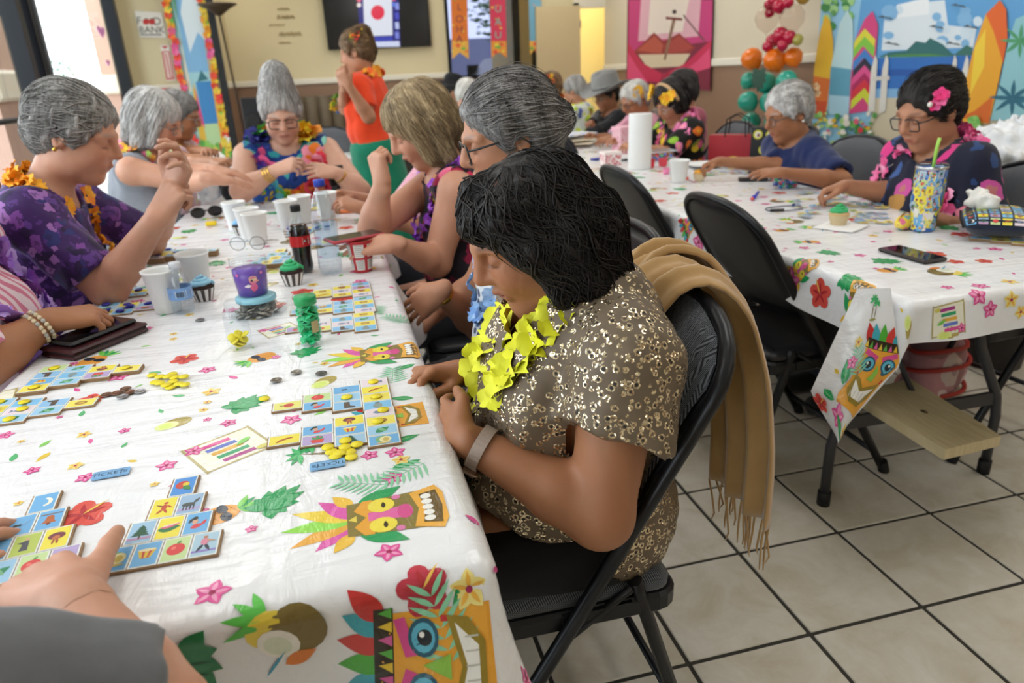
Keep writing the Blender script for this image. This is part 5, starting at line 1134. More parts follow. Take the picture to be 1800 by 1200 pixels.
def chair_mesh(pad=None):
    """returns list of (name, meshbuilder, material, children)"""
    out = []; W_ = .222
    P0, P1, RISE = (.25, .02), (-.285, .885), .125
    b, _ = uframe(W_, P0, P1, RISE, .0128); out.append(('frame', b, M_CHBLK, []))
    ax = Vector((P1[0]-P0[0], 0, P1[1]-P0[1])).normalized(); L = math.hypot(P1[0]-P0[0], P1[1]-P0[1]); nrm = Vector((ax.z, 0, -ax.x))   # toward the sitter
    # backrest: curved panel between the uprights
    bk = MB(); N, K = 10, 10
    def bp(i, j, off):
        y = (i/N*2-1); t = j/K; s0, s1 = L-.38, L-.004; s = s0+(s1-s0)*t; half = W_-.012
        top = L-RISE
        if s > top: half = max(.0, W_*math.cos(math.asin(min(1, (s-top)/RISE)))**.75-.004)
        s -= .03*(1-y*y)*(1-t)*-1*0
        return Vector((P0[0], 0, P0[1]))+ax*s+Vector((0, y*half, 0))+nrm*(off-.022*(1-y*y)*(1-t**4))
    for side, off in ((0, .004), (1, -.004)): pass
    F = [[bp(i, j, .006) for i in range(N+1)] for j in range(K+1)]; B = [[bp(i, j, -.006) for i in range(N+1)] for j in range(K+1)]
    V = [p for r in F for p in r]+[p for r in B for p in r]; n = N+1; o = n*(K+1); fc = []
    for j in range(K):
        for i in range(N): a = j*n+i; fc.append((a, a+1, a+n+1, a+n)); fc.append((o+a, o+a+n, o+a+n+1, o+a+1))
    for i in range(N): fc.append((i+1, i, o+i, o+i+1)); a = K*n+i; fc.append((a, a+1, o+a+1, o+a))
    for j in range(K): a = j*n; fc.append((a, a+n, o+a+n, o+a)); a = j*n+N; fc.append((a+n, a, o+a, o+a+n))
    bk.add(V, fc, 0, None, True); kids = []
    if pad:   # upholstered cushion on the front face
        pb = MB(); G = []
        for j in range(K+1):
            row = []
            for i in range(N+1):
                y = i/N*2-1; t = j/K; e = (1-abs(y)**5)*(1-abs(2*t-1)**6); row.append(bp(i, j, .008)+nrm*(.034*e)+Vector((0, -.012*y, 0)))
            G.append(row)
        pb.add([p for r in G for p in r], [(j*n+i, j*n+i+1, (j+1)*n+i+1, (j+1)*n+i) for j in range(K) for i in range(N)], 0, None, True); kids.append(('cushion', pb, pad))
    out.append(('backrest', bk, M_CHBLK, kids))
    st = MB(); x0, x1 = -.19, .205; ring = []
    def seatring(z, ins):
        pts = []
        for (cx, cy, a0) in ((x1-.05, .16, 0), (x0+.04, .175, 1), (x0+.04, -.175, 2), (x1-.05, -.16, 3)):
            r = .05 if a0 in (0, 3) else .04
            for k in range(5): a = (a0*PI/2)+k*PI/8; pts.append((cx+(r-ins)*math.cos(a), cy+(r-ins)*math.sin(a), z))
        return pts
    st.loft([seatring(.395, .004), seatring(.40, 0), seatring(.425, 0), seatring(.432, .006)], smooth=False); kids = []
    sb = MB(); sb.loft([seatring(.43, .012), seatring(.445, .01), seatring(.456, .024), seatring(.46, .045)], smooth=True); kids.append(('cushion', sb, pad or M_VINYL)); out.append(('seat', st, M_CHBLK, kids))
    for s in (-1, 1):
        r = MB(); r.tube([(-.108, s*.205, .462), (-.115, s*.205, .44), (-.235, s*.212, .03)], .0125, n=10); cap = MB(); cap.tube([(-.232, s*.212, .04), (-.238, s*.212, 0)], .0165, n=10); out.append(('rear_leg', r, M_CHBLK, [('foot_cap', cap, M_RUB)]))
        cap = MB(); cap.tube([(.247, s*W_, .04), (.262, s*W_, 0)], .0165, n=10); out.append(('foot_cap', cap, M_RUB, []))
        br = MB(); br.box((-.10, s*.213-.004, .405), (.02, s*.213+.004, .43), M=TRS((0, 0, 0))); br.tube([(.03, s*.214, .37), (-.1, s*.212, .455)], .007, n=6); out.append(('brace', br, M_CHBLK, []))
    cb = MB(); cb.tube([(.215, -W_, .08), (.215, W_, .08)], .009, n=8); out.append(('crossbar', cb, M_CHBLK, [])); cb = MB(); cb.tube([(-.205, -.21, .14), (-.205, .21, .14)], .009, n=8); out.append(('crossbar', cb, M_CHBLK, []))
    return out
_CH = {}
def chair(x, y, face, label, pad=None, key='vinyl', group='folding chairs'):
    if key not in _CH: _CH[key] = [(n, b.mesh(n), m, [(kn, kb.mesh(kn), km) for kn, kb, km in kids]) for n, b, m, kids in chair_mesh(pad)]; [(_me.materials.append(m), [km_.materials.append(kmm) for _, km_, kmm in kd]) for _, _me, m, kd in _CH[key]]
    t = empty('folding_chair', (x, y, 0), face, label, 'chair', group)
    for n, me, m, kids in _CH[key]:
        o = obj(n, me, t)
        for kn, kme, km in kids: obj(kn, kme, o)
    return t
chair(.283, 1.075, PI, 'folding chair with herringbone padded back and camel scarf, under the sequin blouse', M_HERR, 'herr')
chair(1.325, 1.85, 0, 'empty black folding chair nearest the loose tablecloth corner', None)
chair(1.325, 2.60, 0, 'empty black folding chair second from the loose tablecloth corner', None)
chair(1.325, 3.38, 0, 'empty black folding chair just behind the black-haired head', None)
chair(.42, 1.60, PI, 'folding chair of the woman in the white flowered dress', None)
chair(.42, 2.25, PI, 'folding chair of the blond woman with the purple garland', None); chair(.44, 2.98, PI, 'folding chair of the person in pink lace', None)
chair(-1.0, J1['pel'][1], 0, 'folding chair behind the purple print shirt', M_GREYFAB, 'grey'); chair(-1.0, 3.4, 0, 'grey folding chair behind the silver bob', M_GREYFAB, 'grey')
chair(-1.08, 1.35, .2, 'folding chair at the left edge of the view', None)
chair(2.06, 1.86, PI+.12, 'grey padded folding chair of the woman with the pink garland', M_GREYFAB, 'grey'); chair(2.2, 2.98, PI, 'grey padded folding chair of the woman in the navy shirt', M_GREYFAB, 'grey')
chair(2.28, JF2['pel'][1], PI, 'folding chair of the woman with the yellow headband', M_GREYFAB, 'grey'); chair(2.3, JF1['pel'][1], PI, 'folding chair of the white-haired person with the orange flower', M_GREYFAB, 'grey')
chair(at(1000, 200, Y=4.9)[0], 4.75, .4, 'empty black folding chair in front of the man in the grey hat', None)
chair(2.35, JHAT['pel'][1], PI, 'folding chair of the man in the grey hat', None)
chair(-.2, JB['pel'][1]+.04, -PI/2, 'folding chair of the woman with the rainbow garland', None)
chair(at(568, 200, Y=6.0)[0], 6.0, -PI/2, 'grey folding chair behind the far table under the wall lettering', M_GREYFAB, 'grey')
# ================================================================== camel scarf over the chair back
def wool():
    t = NT('camel_wool'); co = t.coord(); n = t.noise(co, 500, 4, .7); t.base(t.mix(t.noise(co, 20, 2).outputs[0], hexc('ad8450'), hexc('bf9860'))); t.set(Roughness=.95, Sheen_Weight=.5); t.bump(n.outputs[0], .5, .001); return t.m
M_WOOL = wool()
def scarf():
    S = empty('scarf', (.593, 1.06, 0), 0, 'camel wool scarf with fringe draped over the padded chair back', 'scarf'); base = np.array([.56, 1.07, 0])
    # centre line: from behind the sitter over the chair rail, then hanging down the outside; sheet of several folds
    def sheet(path, w0, w1, nf, amp, seed, name):
        """path: list of (x, y, z) centre points; width runs along y with wavy folds pointing out of the sheet"""
        P = [np.array(p) for p in path]; r = random.Random(seed); N = 40; K = 22; b = MB(); rows = []; ph = [r.random()*6 for _ in range(4)]
        cum = [0]; 
        for i in range(1, len(P)): cum.append(cum[-1]+np.linalg.norm(P[i]-P[i-1]))
        def cl(t):
            d = t*cum[-1]
            for i in range(1, len(P)):
                if d <= cum[i] or i == len(P)-1: u = (d-cum[i-1])/(cum[i]-cum[i-1]); return P[i-1]+(P[i]-P[i-1])*u
        for j in range(K+1):
            t = j/K; c = (cl(max(0, t-.04))+cl(t)+cl(min(1, t+.04)))/3; d = unit(cl(min(1, t+.05))-cl(max(0, t-.05))); nr = unit(np.cross(d, np.array([0, 1., 0]))); w = w0+(w1-w0)*t; row = []
            for i in range(N+1):
                s = i/N*2-1; f = amp*(math.sin(nf*s*PI+ph[0]+1.2*t)+.5*math.sin(nf*1.9*s*PI+ph[1])); row.append(tuple(c+np.array([0, s*w/2, 0])+nr*f*(.6+.4*t)-base))
            rows.append(row)
        n = N+1; b.add([p for r_ in rows for p in r_], [(j*n+i, j*n+i+1, (j+1)*n+i+1, (j+1)*n+i) for j in range(K) for i in range(N)], 0, None, True); o = b.build(name, M_WOOL, S)
        m = o.modifiers.new('thick', 'SOLIDIFY'); m.thickness = .004; m.offset = 0; return rows[-1], rows
    e1, _ = sheet([(.415, 1.15, .79), (.44, 1.14, .86), (.495, 1.13, .925), (.555, 1.11, .925), (.61, 1.09, .86), (.645, 1.07, .73), (.655, 1.05, .58), (.65, 1.04, .44)], .25, .19, 3, .013, 1, 'drape')
    e2, _ = sheet([(.46, 1.2, .87), (.515, 1.19, .945), (.59, 1.17, .93), (.645, 1.15, .84), (.675, 1.12, .70), (.685, 1.11, .56)], .10, .13, 2, .012, 2, 'drape')
    r = random.Random(5)
    for row, L in ((e1, .085), (e2, .08)):
        for i in range(0, len(row), 2):
            p = Vector(row[i]); l = L*r.uniform(.7, 1.25); a = r.uniform(-.012, .012); q = r.uniform(-.01, .01); tb = MB(); tb.tube([p, p+Vector((a*.5, q, -l*.4)), p+Vector((a, q*1.5, -l*.8)), p+Vector((a*.6, q, -l))], [.0022, .0024, .0022, .0012], n=5); tb.build('fringe_strand', M_WOOL, S)
scarf()
# ================================================================== details worn by people
def hpart(J, person_obj, name, b, mat, loc, rot=None, s=1.):
    """small thing fixed to the head, given in head coordinates"""
    o = b.build(name, mat, person_obj) if isinstance(b, MB) else obj(name, b, person_obj); R = Matrix(J['HM'].tolist()).to_4x4(); R.translation = Vector(J['hd']-J['base']); o.matrix_local = R @ Matrix.Translation(Vector(loc)) @ (rot.to_4x4() if rot else Matrix()) @ Matrix.Scale(s, 4); return o
def who(txt): return next(o for o in bpy.data.objects if o.get('label', '').startswith(txt) or txt in o.get('label', ''))
M_GOLD = plain('gold', 'd8a94a', .25, 1.); M_SILVER = plain('silver_metal', 'c8c8ca', .2, 1.)
def facing(v): z = Vector(v).normalized(); x = z.orthogonal().normalized(); return Matrix((x, z.cross(x), z)).transposed()
# the woman in front: garland of a few big petals on a cord, earring, watch, ring, bangle chain
gw = who('gold leopard sequin'); J = JM; base = J['base']
def onbody(x, y, X, off=.006):
    p = at(x, y, X=X).astype(np.float32); v = unit(p-CPOS).astype(np.float32); p = (CPOS+v*.5).astype(np.float32)
    for _ in range(80):
        d = float(J['top'](p[None])[0])
        if d < off: break
        p = (p+v*min(max(d*.6, .001), .03)).astype(np.float32)
    e = .004; g = np.array([J['top']((p+q)[None])[0]-J['top']((p-q)[None])[0] for q in (V3(e, 0, 0), V3(0, e, 0), V3(0, 0, e))]); return p, unit(g)
spots = [(990, 560), (955, 592), (900, 588), (912, 640), (866, 620), (905, 650), (850, 640), (832, 665), (862, 698), (880, 688), (845, 690), (985, 545), (1010, 535), (972, 575), (938, 604), (888, 575), (924, 628), (868, 604), (835, 645), (858, 672), (893, 662)]
L = MB(); pp = []
for x, y in spots: pp.append(onbody(x, y, .3))
line1 = [onbody(x, y, .3, .004)[0]-base for x, y in ((1015, 530), (985, 555), (950, 588), (905, 645), (880, 680), (858, 700))]; line2 = [onbody(x, y, .3, .004)[0]-base for x, y in ((985, 545), (905, 572), (866, 620), (838, 660), (840, 685), (856, 702))]
L.tube([tuple(p) for p in line1], .0012, n=5); L.tube([tuple(p) for p in line2], .0012, n=5)
lei = L.build('lei', plain('clear_cord', 'c9c8b8', .3), gw); lei['label'] = 'neon yellow petal garland on a clear cord'; r = random.Random(3)
for (p, n) in pp:
    m = flowermesh(('e3e01e', 'd8d81a', 'eceb3a'), 4, 90+r.randrange(4), .45, .5, .16); z = Vector(unit(n+np.array([r.uniform(-.5, .5), r.uniform(-.5, .2), r.uniform(-.2, .5)]))); x = z.orthogonal().normalized(); M = Matrix((x, z.cross(x), z)).transposed().to_4x4() @ Matrix.Rotation(r.random()*6, 4, 'Z') @ Matrix.Scale(r.uniform(.033, .042), 4); M.translation = Vector(p-base+n*.006); obj('blossom', m, lei).matrix_local = M
e = MB(); e.tube([(0, 0, 0), (.001, 0, -.012), (0, 0, -.022)], .0008, n=5); e.ball((0, 0, -.03), (.004, .004, .008), n=8, k=6); e.tube([(0, 0, -.036), (.004, 0, -.046)], .003, n=6); hpart(J, gw, 'earring', e, plain('dark_bead', '3a3128', .25, .6), (-.006, .088, -.038), facing((0, 0, 1)))
def band(wr, el, off, r, wd, name, mat, par, bs, face=None, th=.0025):
    wr, el = np.asarray(wr, float), np.asarray(el, float); d = unit(el-wr); c = wr+d*off-bs; x = unit(np.cross(d, [0, 0, 1.])); y = np.cross(d, x); b = MB(); rings = []
    for k in range(28):
        a = 2*PI*k/28; u = x*math.cos(a)+y*math.sin(a); rings.append([tuple(c+u*(r+q)+d*h) for q, h in ((0, -wd/2), (th, -wd/2), (th, wd/2), (0, wd/2))])
    rings.append(rings[0]); b.loft(rings, cap=False, smooth=False); o = b.build(name, mat, par)
    if face is not None:
        u = unit(face-d*np.dot(face, d)); f = MB(); M = Matrix((Vector(d), Vector(np.cross(u, d)), Vector(u))).transposed().to_4x4(); M.translation = Vector(c+u*(r+th)); f.box((-.014, -.017, -.002), (.014, .017, .008), bev=.004); f.build('watch_case', plain('rose_gold', 'b79b86', .25, .9), o).matrix_local = M
    return o
M_STRAP = plain('glitter_strap', 'b3a195', .6, .3, noise=.35, nscale=900, bump=.5, bscale=900)
band(J['wL'], J['eL'], .035, .0335, .019, 'wristwatch', M_STRAP, gw, base, np.array([-.6, .1, -.6]))
def ring_on(J, n, i, par, bs, frac=.35):
    tp_, td, tn = J['tips'][n][i]; c = tp_-td*.03; x = unit(np.cross(td, tn)); y = np.cross(td, x); b = MB(); b.tube([tuple(c-bs+(x*math.cos(a)+y*math.sin(a))*.0098) for a in [2*PI*k/16 for k in range(16)]], .0022, n=6, closed=True); return b.build('ring', M_GOLD, par)
ring_on(J, 'L', 1, gw, base)
# other wrists and ears
pB = who('rainbow garland at the table end'); 
for k in range(3): band(JB['wR'], JB['eR'], .03+.012*k, .031+.002*k, .006, 'bangle', M_GOLD, pB, JB['base'])
band(JB['wL'], JB['eL'], .03, .031, .008, 'bangle', M_GOLD, pB, JB['base'])
pC = who('blue garland'); band(JC2['wL'], JC2['eL'], .012, .031, .012, 'bracelet', M_GOLD, pC, JC2['base'])
pA0 = who('pink striped shirt'); 
for k in range(2):
    wr, el = JA0['wR'], JA0['eR']; d = unit(el-wr); x = unit(np.cross(d, [0, 0, 1.])); y = np.cross(d, x); b = MB()
    for q in range(22): a = 2*PI*q/22; b.ball(tuple(wr+d*(.02+.013*k)+(x*math.cos(a)+y*math.sin(a))*.033-JA0['base']), .0048, n=8, k=6, col=hexc(('d8c9a8', 'b9b4ac', 'e3d2b0')[q % 3]))
    b.build('bead_bracelet', printmat('beads', .25), pA0)
for key, J_, sy in (('orange garland', J1, -1), ('navy button shirt', JG1, 1)):
    b = MB(); b.ball((0, 0, 0), .006, n=10, k=8); hpart(J_, who(key), 'earring', b, M_GOLD if sy < 0 else plain('pearl', 'e6e0d4', .25), (-.014, sy*.088, -.034))
# hair flowers and clips
def hairflower(J_, key, loc, cols, n=3, s=.03, seed=40, d=(0, 1, .3)):
    P_ = who(key); r = random.Random(seed)
    for k in range(n): hpart(J_, P_, 'hair_flower', flowermesh(cols, 5, seed+k), None, Vector(loc)+Vector([r.uniform(-.02, .02)*(n > 1) for _ in range(3)]), facing(Vector(d)+Vector([r.uniform(-.4, .4) for _ in range(3)])), s)
hairflower(JG2, 'pink garland at second', (.035, .098, .065), ('f0408a', 'ee6aa4', 'e82f78'), 5, .022, 50, (.3, 1, .4))
b = MB(); b.ball((.07, .088, .06), .009, n=8, k=6); hpart(JG2, who('pink garland at second'), 'pearl_clip', b, plain('pearl', 'e6e0d4', .25), (0, 0, 0))
hairflower(JF2, 'yellow flower headband', (.06, .07, .075), ('f2a81c', 'f6c52a'), 5, .03, 54, (.6, .6, .6)); hairflower(JF2, 'yellow flower headband', (.04, -.08, .09), ('f2b81c', 'f6c52a'), 5, .04, 55, (.6, -.5, .6))
b = MB(); b.tube([(.02+.0*k, .098*math.cos(a), .02+.115*math.sin(a)) for k, a in enumerate([PI*i/14 for i in range(15)])], .006, n=6, flat=2.); hpart(JF2, who('yellow flower headband'), 'headband', b, plain('tan_band', 'c9a578', .7), (0, 0, 0))
hairflower(JF1, 'orange flower clip', (.0, .085, .06), ('f2a01c', 'f0b82a'), 4, .035, 58); hairflower(JE1, 'ginger curls', (.05, .06, .08), ('f0682a', 'f6c02a'), 4, .04, 59)
cr = [('e8344a', 'f2c82a'), ('f2a02a', '6fbf3a'), ('f2c82a', 'e8344a'), ('6fbf3a', 'f26a2a')]
for k in range(9): a = -.6+k*.33; hairflower(JS, 'flower crown', (-.045-.055*math.sin(a)*.6, .07*math.cos(a), .075+.03*math.sin(a)), cr[k % 4], 1, .034, 60+k, (-.3, math.cos(a), .5))
b = MB()
rr = random.Random(8)
for k in range(60): v = Vector([rr.uniform(-1, 1) for _ in range(3)]).normalized(); b.tube([(0, 0, 0), tuple(v*.02), tuple(v*.034+Vector((0, 0, rr.uniform(-.01, .01))))], [.0012, .001, .0004], n=4)
hpart(JC2, who('blue garland'), 'hair_tuft', b, hairmat('hair_black', *HAIR['black']), (-.128, .0, .005)); b = MB(); 
for k in range(10): a = k*.63; b.ball((.0, .017*math.cos(a), .017*math.sin(a)), .0045, n=6, k=4)
hpart(JC2, who('blue garland'), 'sparkle_clip', b, M_SILVER, (-.108, .02, -.005))
hairflower(JG1, 'navy button shirt', (-.125, .03, .065), ('d8b48a', 'c9a070'), 3, .02, 71)
# cowboy hats
def cowboy(J_, key, c, s=1.):
    b = MB(); n = 32; rings = []
    for (r, z, dent) in ((.0, .125, 1), (.05, .128, 1), (.075, .122, .6), (.085, .10, .2), (.09, .05, 0), (.094, .012, 0)): rings.append([(r*1.18*math.cos(2*PI*k/n), r*math.sin(2*PI*k/n), z-.03*dent*abs(math.cos(2*PI*k/n))**2*(1-abs(math.sin(2*PI*k/n)))) for k in range(n)])
    for (r, u) in ((.12, .006), (.15, .018), (.172, .04), (.174, .044)): rings.append([(r*1.15*math.cos(2*PI*k/n), r*.98*math.sin(2*PI*k/n), .006+u*abs(math.sin(2*PI*k/n))**1.5-.014*abs(math.cos(2*PI*k/n))*(r/.17)) for k in range(n)])
    b.loft(rings[::-1], cap=False); o = hpart(J_, who(key), 'cowboy_hat', b, fabric('felt_'+c, c, .9), (-.012, 0, .052), None, s); m = o.modifiers.new('t', 'SOLIDIFY'); m.thickness = .004
    w_ = MB(); w_.tube([(.106*math.cos(2*PI*k/n), .0925*math.sin(2*PI*k/n), .02) for k in range(n)], .006, n=6, closed=True); w_.build('hat_band', fabric('felt_band', '3a3a3c', .8), o)
cowboy(JHAT, 'grey cowboy hat', '8b8a88', 1.12); cowboy(JBH, 'black hat and denim', '1a1a1c', 1.05)
J_ = JHAT; p_ = who('grey cowboy hat'); b = MB(); c = J_['nk']-J_['base']+J_['f']*.115-J_['u']*.13; b.tube([tuple(J_['nk']-J_['base']+J_['f']*.07-J_['u']*.01), tuple(c+np.array([0, 0, .05])), tuple(c)], .004, n=6); b.box(tuple(c-np.array([.012, .016, .05])), tuple(c+np.array([.012, .016, .0]))); b.build('bolo_tie', M_GOLD, p_)
# ================================================================== things on the tables
def on(x, y, z=TZ): p = at(x, y, z=z); return (p[0], p[1], z+.0022)
SKY, LEM, LIM, LIL = hexc('6fb0e0'), hexc('eede4a'), hexc('c6dc9c'), hexc('b6a3cf')
def icons():
    I = {}; K = hexc('1e2a26')
    moon = [(.5+.3*math.cos(a), .5+.3*math.sin(a)) for a in [-1.4+2.8*i/10 for i in range(11)]]+[(.46+.2*math.cos(a), .5+.2*math.sin(a)) for a in [1.3-2.6*i/8 for i in range(9)]]
    I['moon'] = (SKY, [([(x, y) for x, y in moon], hexc('f2eedd'))])
    I['bell'] = (SKY, [([(.25, .28), (.75, .28), (.66, .42), (.62, .68), (.5, .76), (.38, .68), (.34, .42)], hexc('b8622e')), (circ(.5, .24, .07, 8), hexc('8a3f22')), (rect(.15, .8, .85, .86), hexc('8a7a6a'))])
    I['spider'] = (SKY, [(leafp(.1, .1+.1*k, .9, .9-.1*k, .008), hexc('9cc6ea')) for k in range(5)]+[(circ(.35, .5, .1, 10, .07), K), (circ(.48, .5, .06, 8), K)])
    I['dandy'] = (hexc('b9c95a'), [([(.35, .15), (.62, .15), (.58, .7), (.42, .7)], hexc('4a4a52')), (circ(.5, .78, .07, 10), hexc('d8a888')), ([(.42, .5), (.2, .62), (.42, .66)], hexc('4a4a52'))])
    I['lady'] = (LEM, [(circ(.5, .6, .28, 14, .2), hexc('7a3344')), (circ(.5, .5, .13, 10), hexc('c87848')), (leafp(.42, .15, .46, .5, .04), hexc('a84a3a')), (leafp(.58, .15, .54, .5, .04), hexc('a84a3a'))])
    I['tree'] = (hexc('9fc3dd'), [(rect(0, 0, 1, .22), hexc('b98fb0')), (rect(.47, .12, .53, .4), hexc('4a3526'))]+[([(.5-.32+.06*k, .3+.13*k), (.5+.32-.06*k, .3+.13*k), (.5, .56+.1*k)], hexc('24583a')) for k in range(4)])
    I['water'] = (LEM, [(leafp(.12, .42, .88, .5, .2), hexc('2f7a48')), (leafp(.2, .5, .86, .66, .1), hexc('e06a80')), (leafp(.2, .56, .86, .7, .03), hexc('f3efe2'))])
    I['mermaid'] = (SKY, [(leafp(.3, .25, .75, .4, .12), hexc('d8464a')), (leafp(.68, .35, .8, .62, .07), hexc('d8464a')), (circ(.42, .58, .1, 10, .16), hexc('d9a888')), (circ(.4, .76, .1, 10), K), (leafp(.32, .78, .2, .5, .06), K)])
    I['melon'] = (SKY, [(circ(.45, .55, .3, 16, .3), hexc('7fb07a')), (circ(.56, .52, .25, 14, .27), hexc('e9dfa8')), (circ(.58, .5, .13, 12, .17), hexc('d0b860')), (leafp(.15, .2, .85, .2, .07), hexc('d8c070'))])
    I['drum'] = (SKY, [([(.2, .7), (.8, .7), (.66, .3), (.34, .3)], hexc('e3c03a')), ([(.34, .7), (.44, .7), (.46, .3), (.4, .3)], hexc('c8473a')), ([(.58, .7), (.68, .7), (.6, .3), (.55, .3)], hexc('c8473a')), (circ(.5, .7, .3, 14, .07), hexc('efe0b0'))])
    I['apple'] = (LIM, [(circ(.5, .48, .3, 16, .29), hexc('d8413f')), (circ(.42, .55, .08, 8), hexc('ec7a70')), (leafp(.5, .74, .62, .9, .05), hexc('4a9a4a'))])
    I['man'] = (hexc('a9c8d8'), [(rect(0, 0, 1, .2), hexc('8f7fc0')), (leafp(.45, .5, .25, .12, .06), hexc('2a3140')), (leafp(.5, .5, .7, .12, .06), hexc('2a3140')), (circ(.48, .62, .14, 10, .18), hexc('d88aa0')), (circ(.48, .85, .08, 10), hexc('b9805a')), (leafp(.5, .7, .85, .6, .04), hexc('c99a78'))])
    I['imp'] = (LEM, [(circ(.52, .5, .1, 10, .18), hexc('c8503a')), (circ(.55, .76, .08, 10), hexc('c8503a')), (leafp(.48, .4, .3, .15, .05), hexc('c8503a')), (leafp(.55, .4, .68, .14, .05), hexc('c8503a')), (leafp(.5, .55, .2, .7, .03), hexc('8a3a2a')), (leafp(.6, .6, .82, .45, .035), hexc('c8503a'))])
    I['deer'] = (hexc('9ab8d4'), [(rect(0, 0, 1, .25), LIL), (circ(.45, .45, .24, 12, .12), hexc('4a4f4c')), (leafp(.62, .5, .82, .8, .06), hexc('4a4f4c'))]+[(rect(.28+.12*k, .12, .32+.12*k, .4), hexc('3a3f3c')) for k in range(4)])
    I['parrot'] = (hexc('4a90d8'), [(circ(.45, .58, .26, 14, .26), hexc('c8402f')), (circ(.58, .6, .13, 10), hexc('e0c83a')), (leafp(.5, .5, .8, .2, .12), hexc('3a8a3f'))])
    I['shrimp'] = (LEM, [([(.15, .3), (.3, .5), (.55, .62), (.85, .66), (.85, .56), (.58, .48), (.38, .38), (.22, .24)], hexc('b85a2a'))])
    I['pear'] = (hexc('e6e07a'), [(circ(.55, .5, .24, 14, .2), hexc('c8443a')), (leafp(.3, .5, .12, .55, .05), hexc('8a5a2a'))])
    I['pot'] = (LIL, [([(.3, .2), (.7, .2), (.8, .5), (.2, .5)], hexc('d8473f')), (circ(.5, .65, .25, 12, .18), hexc('3f9a5a')), (circ(.4, .72, .06, 8), hexc('e8559a')), (circ(.62, .7, .06, 8), hexc('e8559a'))])
    I['leafy'] = (hexc('9fcbe8'), [(leafp(.2, .3, .8, .7, .2), hexc('2f8a5a')), (leafp(.3, .7, .7, .3, .1), hexc('7fb88a'))])
    I['boot'] = (hexc('8fc0e6'), [([(.35, .85), (.6, .85), (.62, .4), (.85, .3), (.85, .18), (.35, .18)], hexc('5a4a3c'))])
    I['fish'] = (hexc('e8d8e0'), [(leafp(.2, .5, .75, .5, .17), hexc('7a8aa8')), ([(.72, .5), (.9, .68), (.9, .32)], hexc('7a8aa8'))])
    I['gold'] = (hexc('f0e060'), [(circ(.5, .5, .28, 14, .22), hexc('a8803a')), (circ(.5, .5, .16, 10, .12), hexc('d8b04a'))])
    I['jar'] = (hexc('7fc0e8'), [(circ(.5, .45, .22, 12, .28), hexc('8a9a9a')), (rect(.4, .7, .6, .85), hexc('6a7a7a'))])
    return I
ICON = icons(); CW, CHH = .0325, .049; M_PAPER = printmat('card_print', .45); M_CARD = plain('corrugated_card', '9a7a58', .85, noise=.2, nscale=80, bump=.3); _CELL = {}
def cell(ic, turn):
    if (ic, turn) in _CELL: return _CELL[(ic, turn)]
    bgc, polys = ICON[ic]; b = MB(); b.box((-CW/2+.0006, .0006, 0), (CW/2-.0006, CHH-.0006, .0006), col=hexc('e9ece8')); x0, x1, y0, y1 = -CW/2+.0024, CW/2-.0024, .0026, CHH-.0026
    b.poly(rect(x0, y0, x1, y1), .00075, col=bgc)
    for k, (P, c) in enumerate(polys):
        P = [(min(1, max(0, .5+(p-.5)*1.25)), min(1, max(0, .5+(q-.5)*1.25))) for p, q in P]
        if turn: Q = [(q, 1-p) for p, q in P]; b.poly([(x0+(x1-x0)*p, y0+(y1-y0)*(.5+(q-.5)*.66)) for p, q in Q], .0009+.00006*k, col=c)
        else: b.poly([(x0+(x1-x0)*p, y0+(y1-y0)*(.5+(q-.5)*.72)) for p, q in P], .0009+.00006*k, col=c)
    m = b.mesh('picture'); m.materials.append(M_PAPER); _CELL[(ic, turn)] = m; return m
ALLI = list(ICON); CHIPM = {}
def chipmesh(c):
    if c not in CHIPM: b = MB(); b.lathe([(.0001, 0), (.0088, 0), (.0096, .0008), (.0088, .0022), (.0001, .0022)], 18); CHIPM[c] = b.mesh('chip'); CHIPM[c].materials.append(plain('chip_'+c, c, .35, Transmission_Weight=0.))
    return CHIPM[c]
def chip(x, y, z, c, label, group, tilt=0.): o = obj('bingo_chip', chipmesh(c), None, loc=(x, y, z), rot=(tilt, tilt*.6, random.random()*6)); return tag(o, label, 'chip', group)
def board(x, y, rz, pics, label, chips=(), chipc='ecd91e', cg='', z=TZ, turn=0, thick=.0028, stack=1, cl=''):
    """stepped pyramid of picture cells on card; local +y points to the single-cell tip"""
    t = empty('picture_board', (x, y, z+.0006), rz, label, 'game board', 'stepped picture boards'); o = []
    for k in range(4): w = (4-k)*CW/2+.0015; o += [(w, k*CHH-.001*(k == 0)), (w, (k+1)*CHH+.0012)]
    out = o+[(-a, b) for a, b in o[::-1]]
    bk = MB(); 
    for s in range(stack): bk.slab(out, s*(thick+.0006), s*(thick+.0006)+thick)
    bk.build('card_backing', M_CARD, t); i = 0; top = (stack-1)*(thick+.0006)+thick+.0002
    for k in range(4):
        n = 4-k
        for j in range(n): obj('picture_cell', cell(pics[i % len(pics)], turn), t, loc=((j-(n-1)/2)*CW, k*CHH, top)); i += 1
    M = TRS((x, y, z+.0006), rz)
    for (k, j, s) in chips:
        n = 4-k; p = M @ Vector(((j-(n-1)/2)*CW+random.uniform(-.004, .004), (k+.5)*CHH+random.uniform(-.008, .008), top+.0014))
        for q in range(s): chip(p.x+.003*q, p.y-.002*q, p.z+.0025*q, chipc, cl or 'plastic chip lying on a picture board', cg or 'chips on the boards', .05*q)
    return t
random.seed(11)
board(-.2555, .745, .0, ['melon', 'drum', 'apple', 'man', 'tree', 'water', 'mermaid', 'imp', 'deer', 'parrot'], 'stepped picture board with parrot at its tip in the foreground')
board(-.412, .762, .12, ['boot', 'leafy', 'apple', 'pot', 'spider', 'dandy', 'lady', 'spider', 'bell', 'moon'], 'stepped picture board with moon at its tip under the reaching hand')
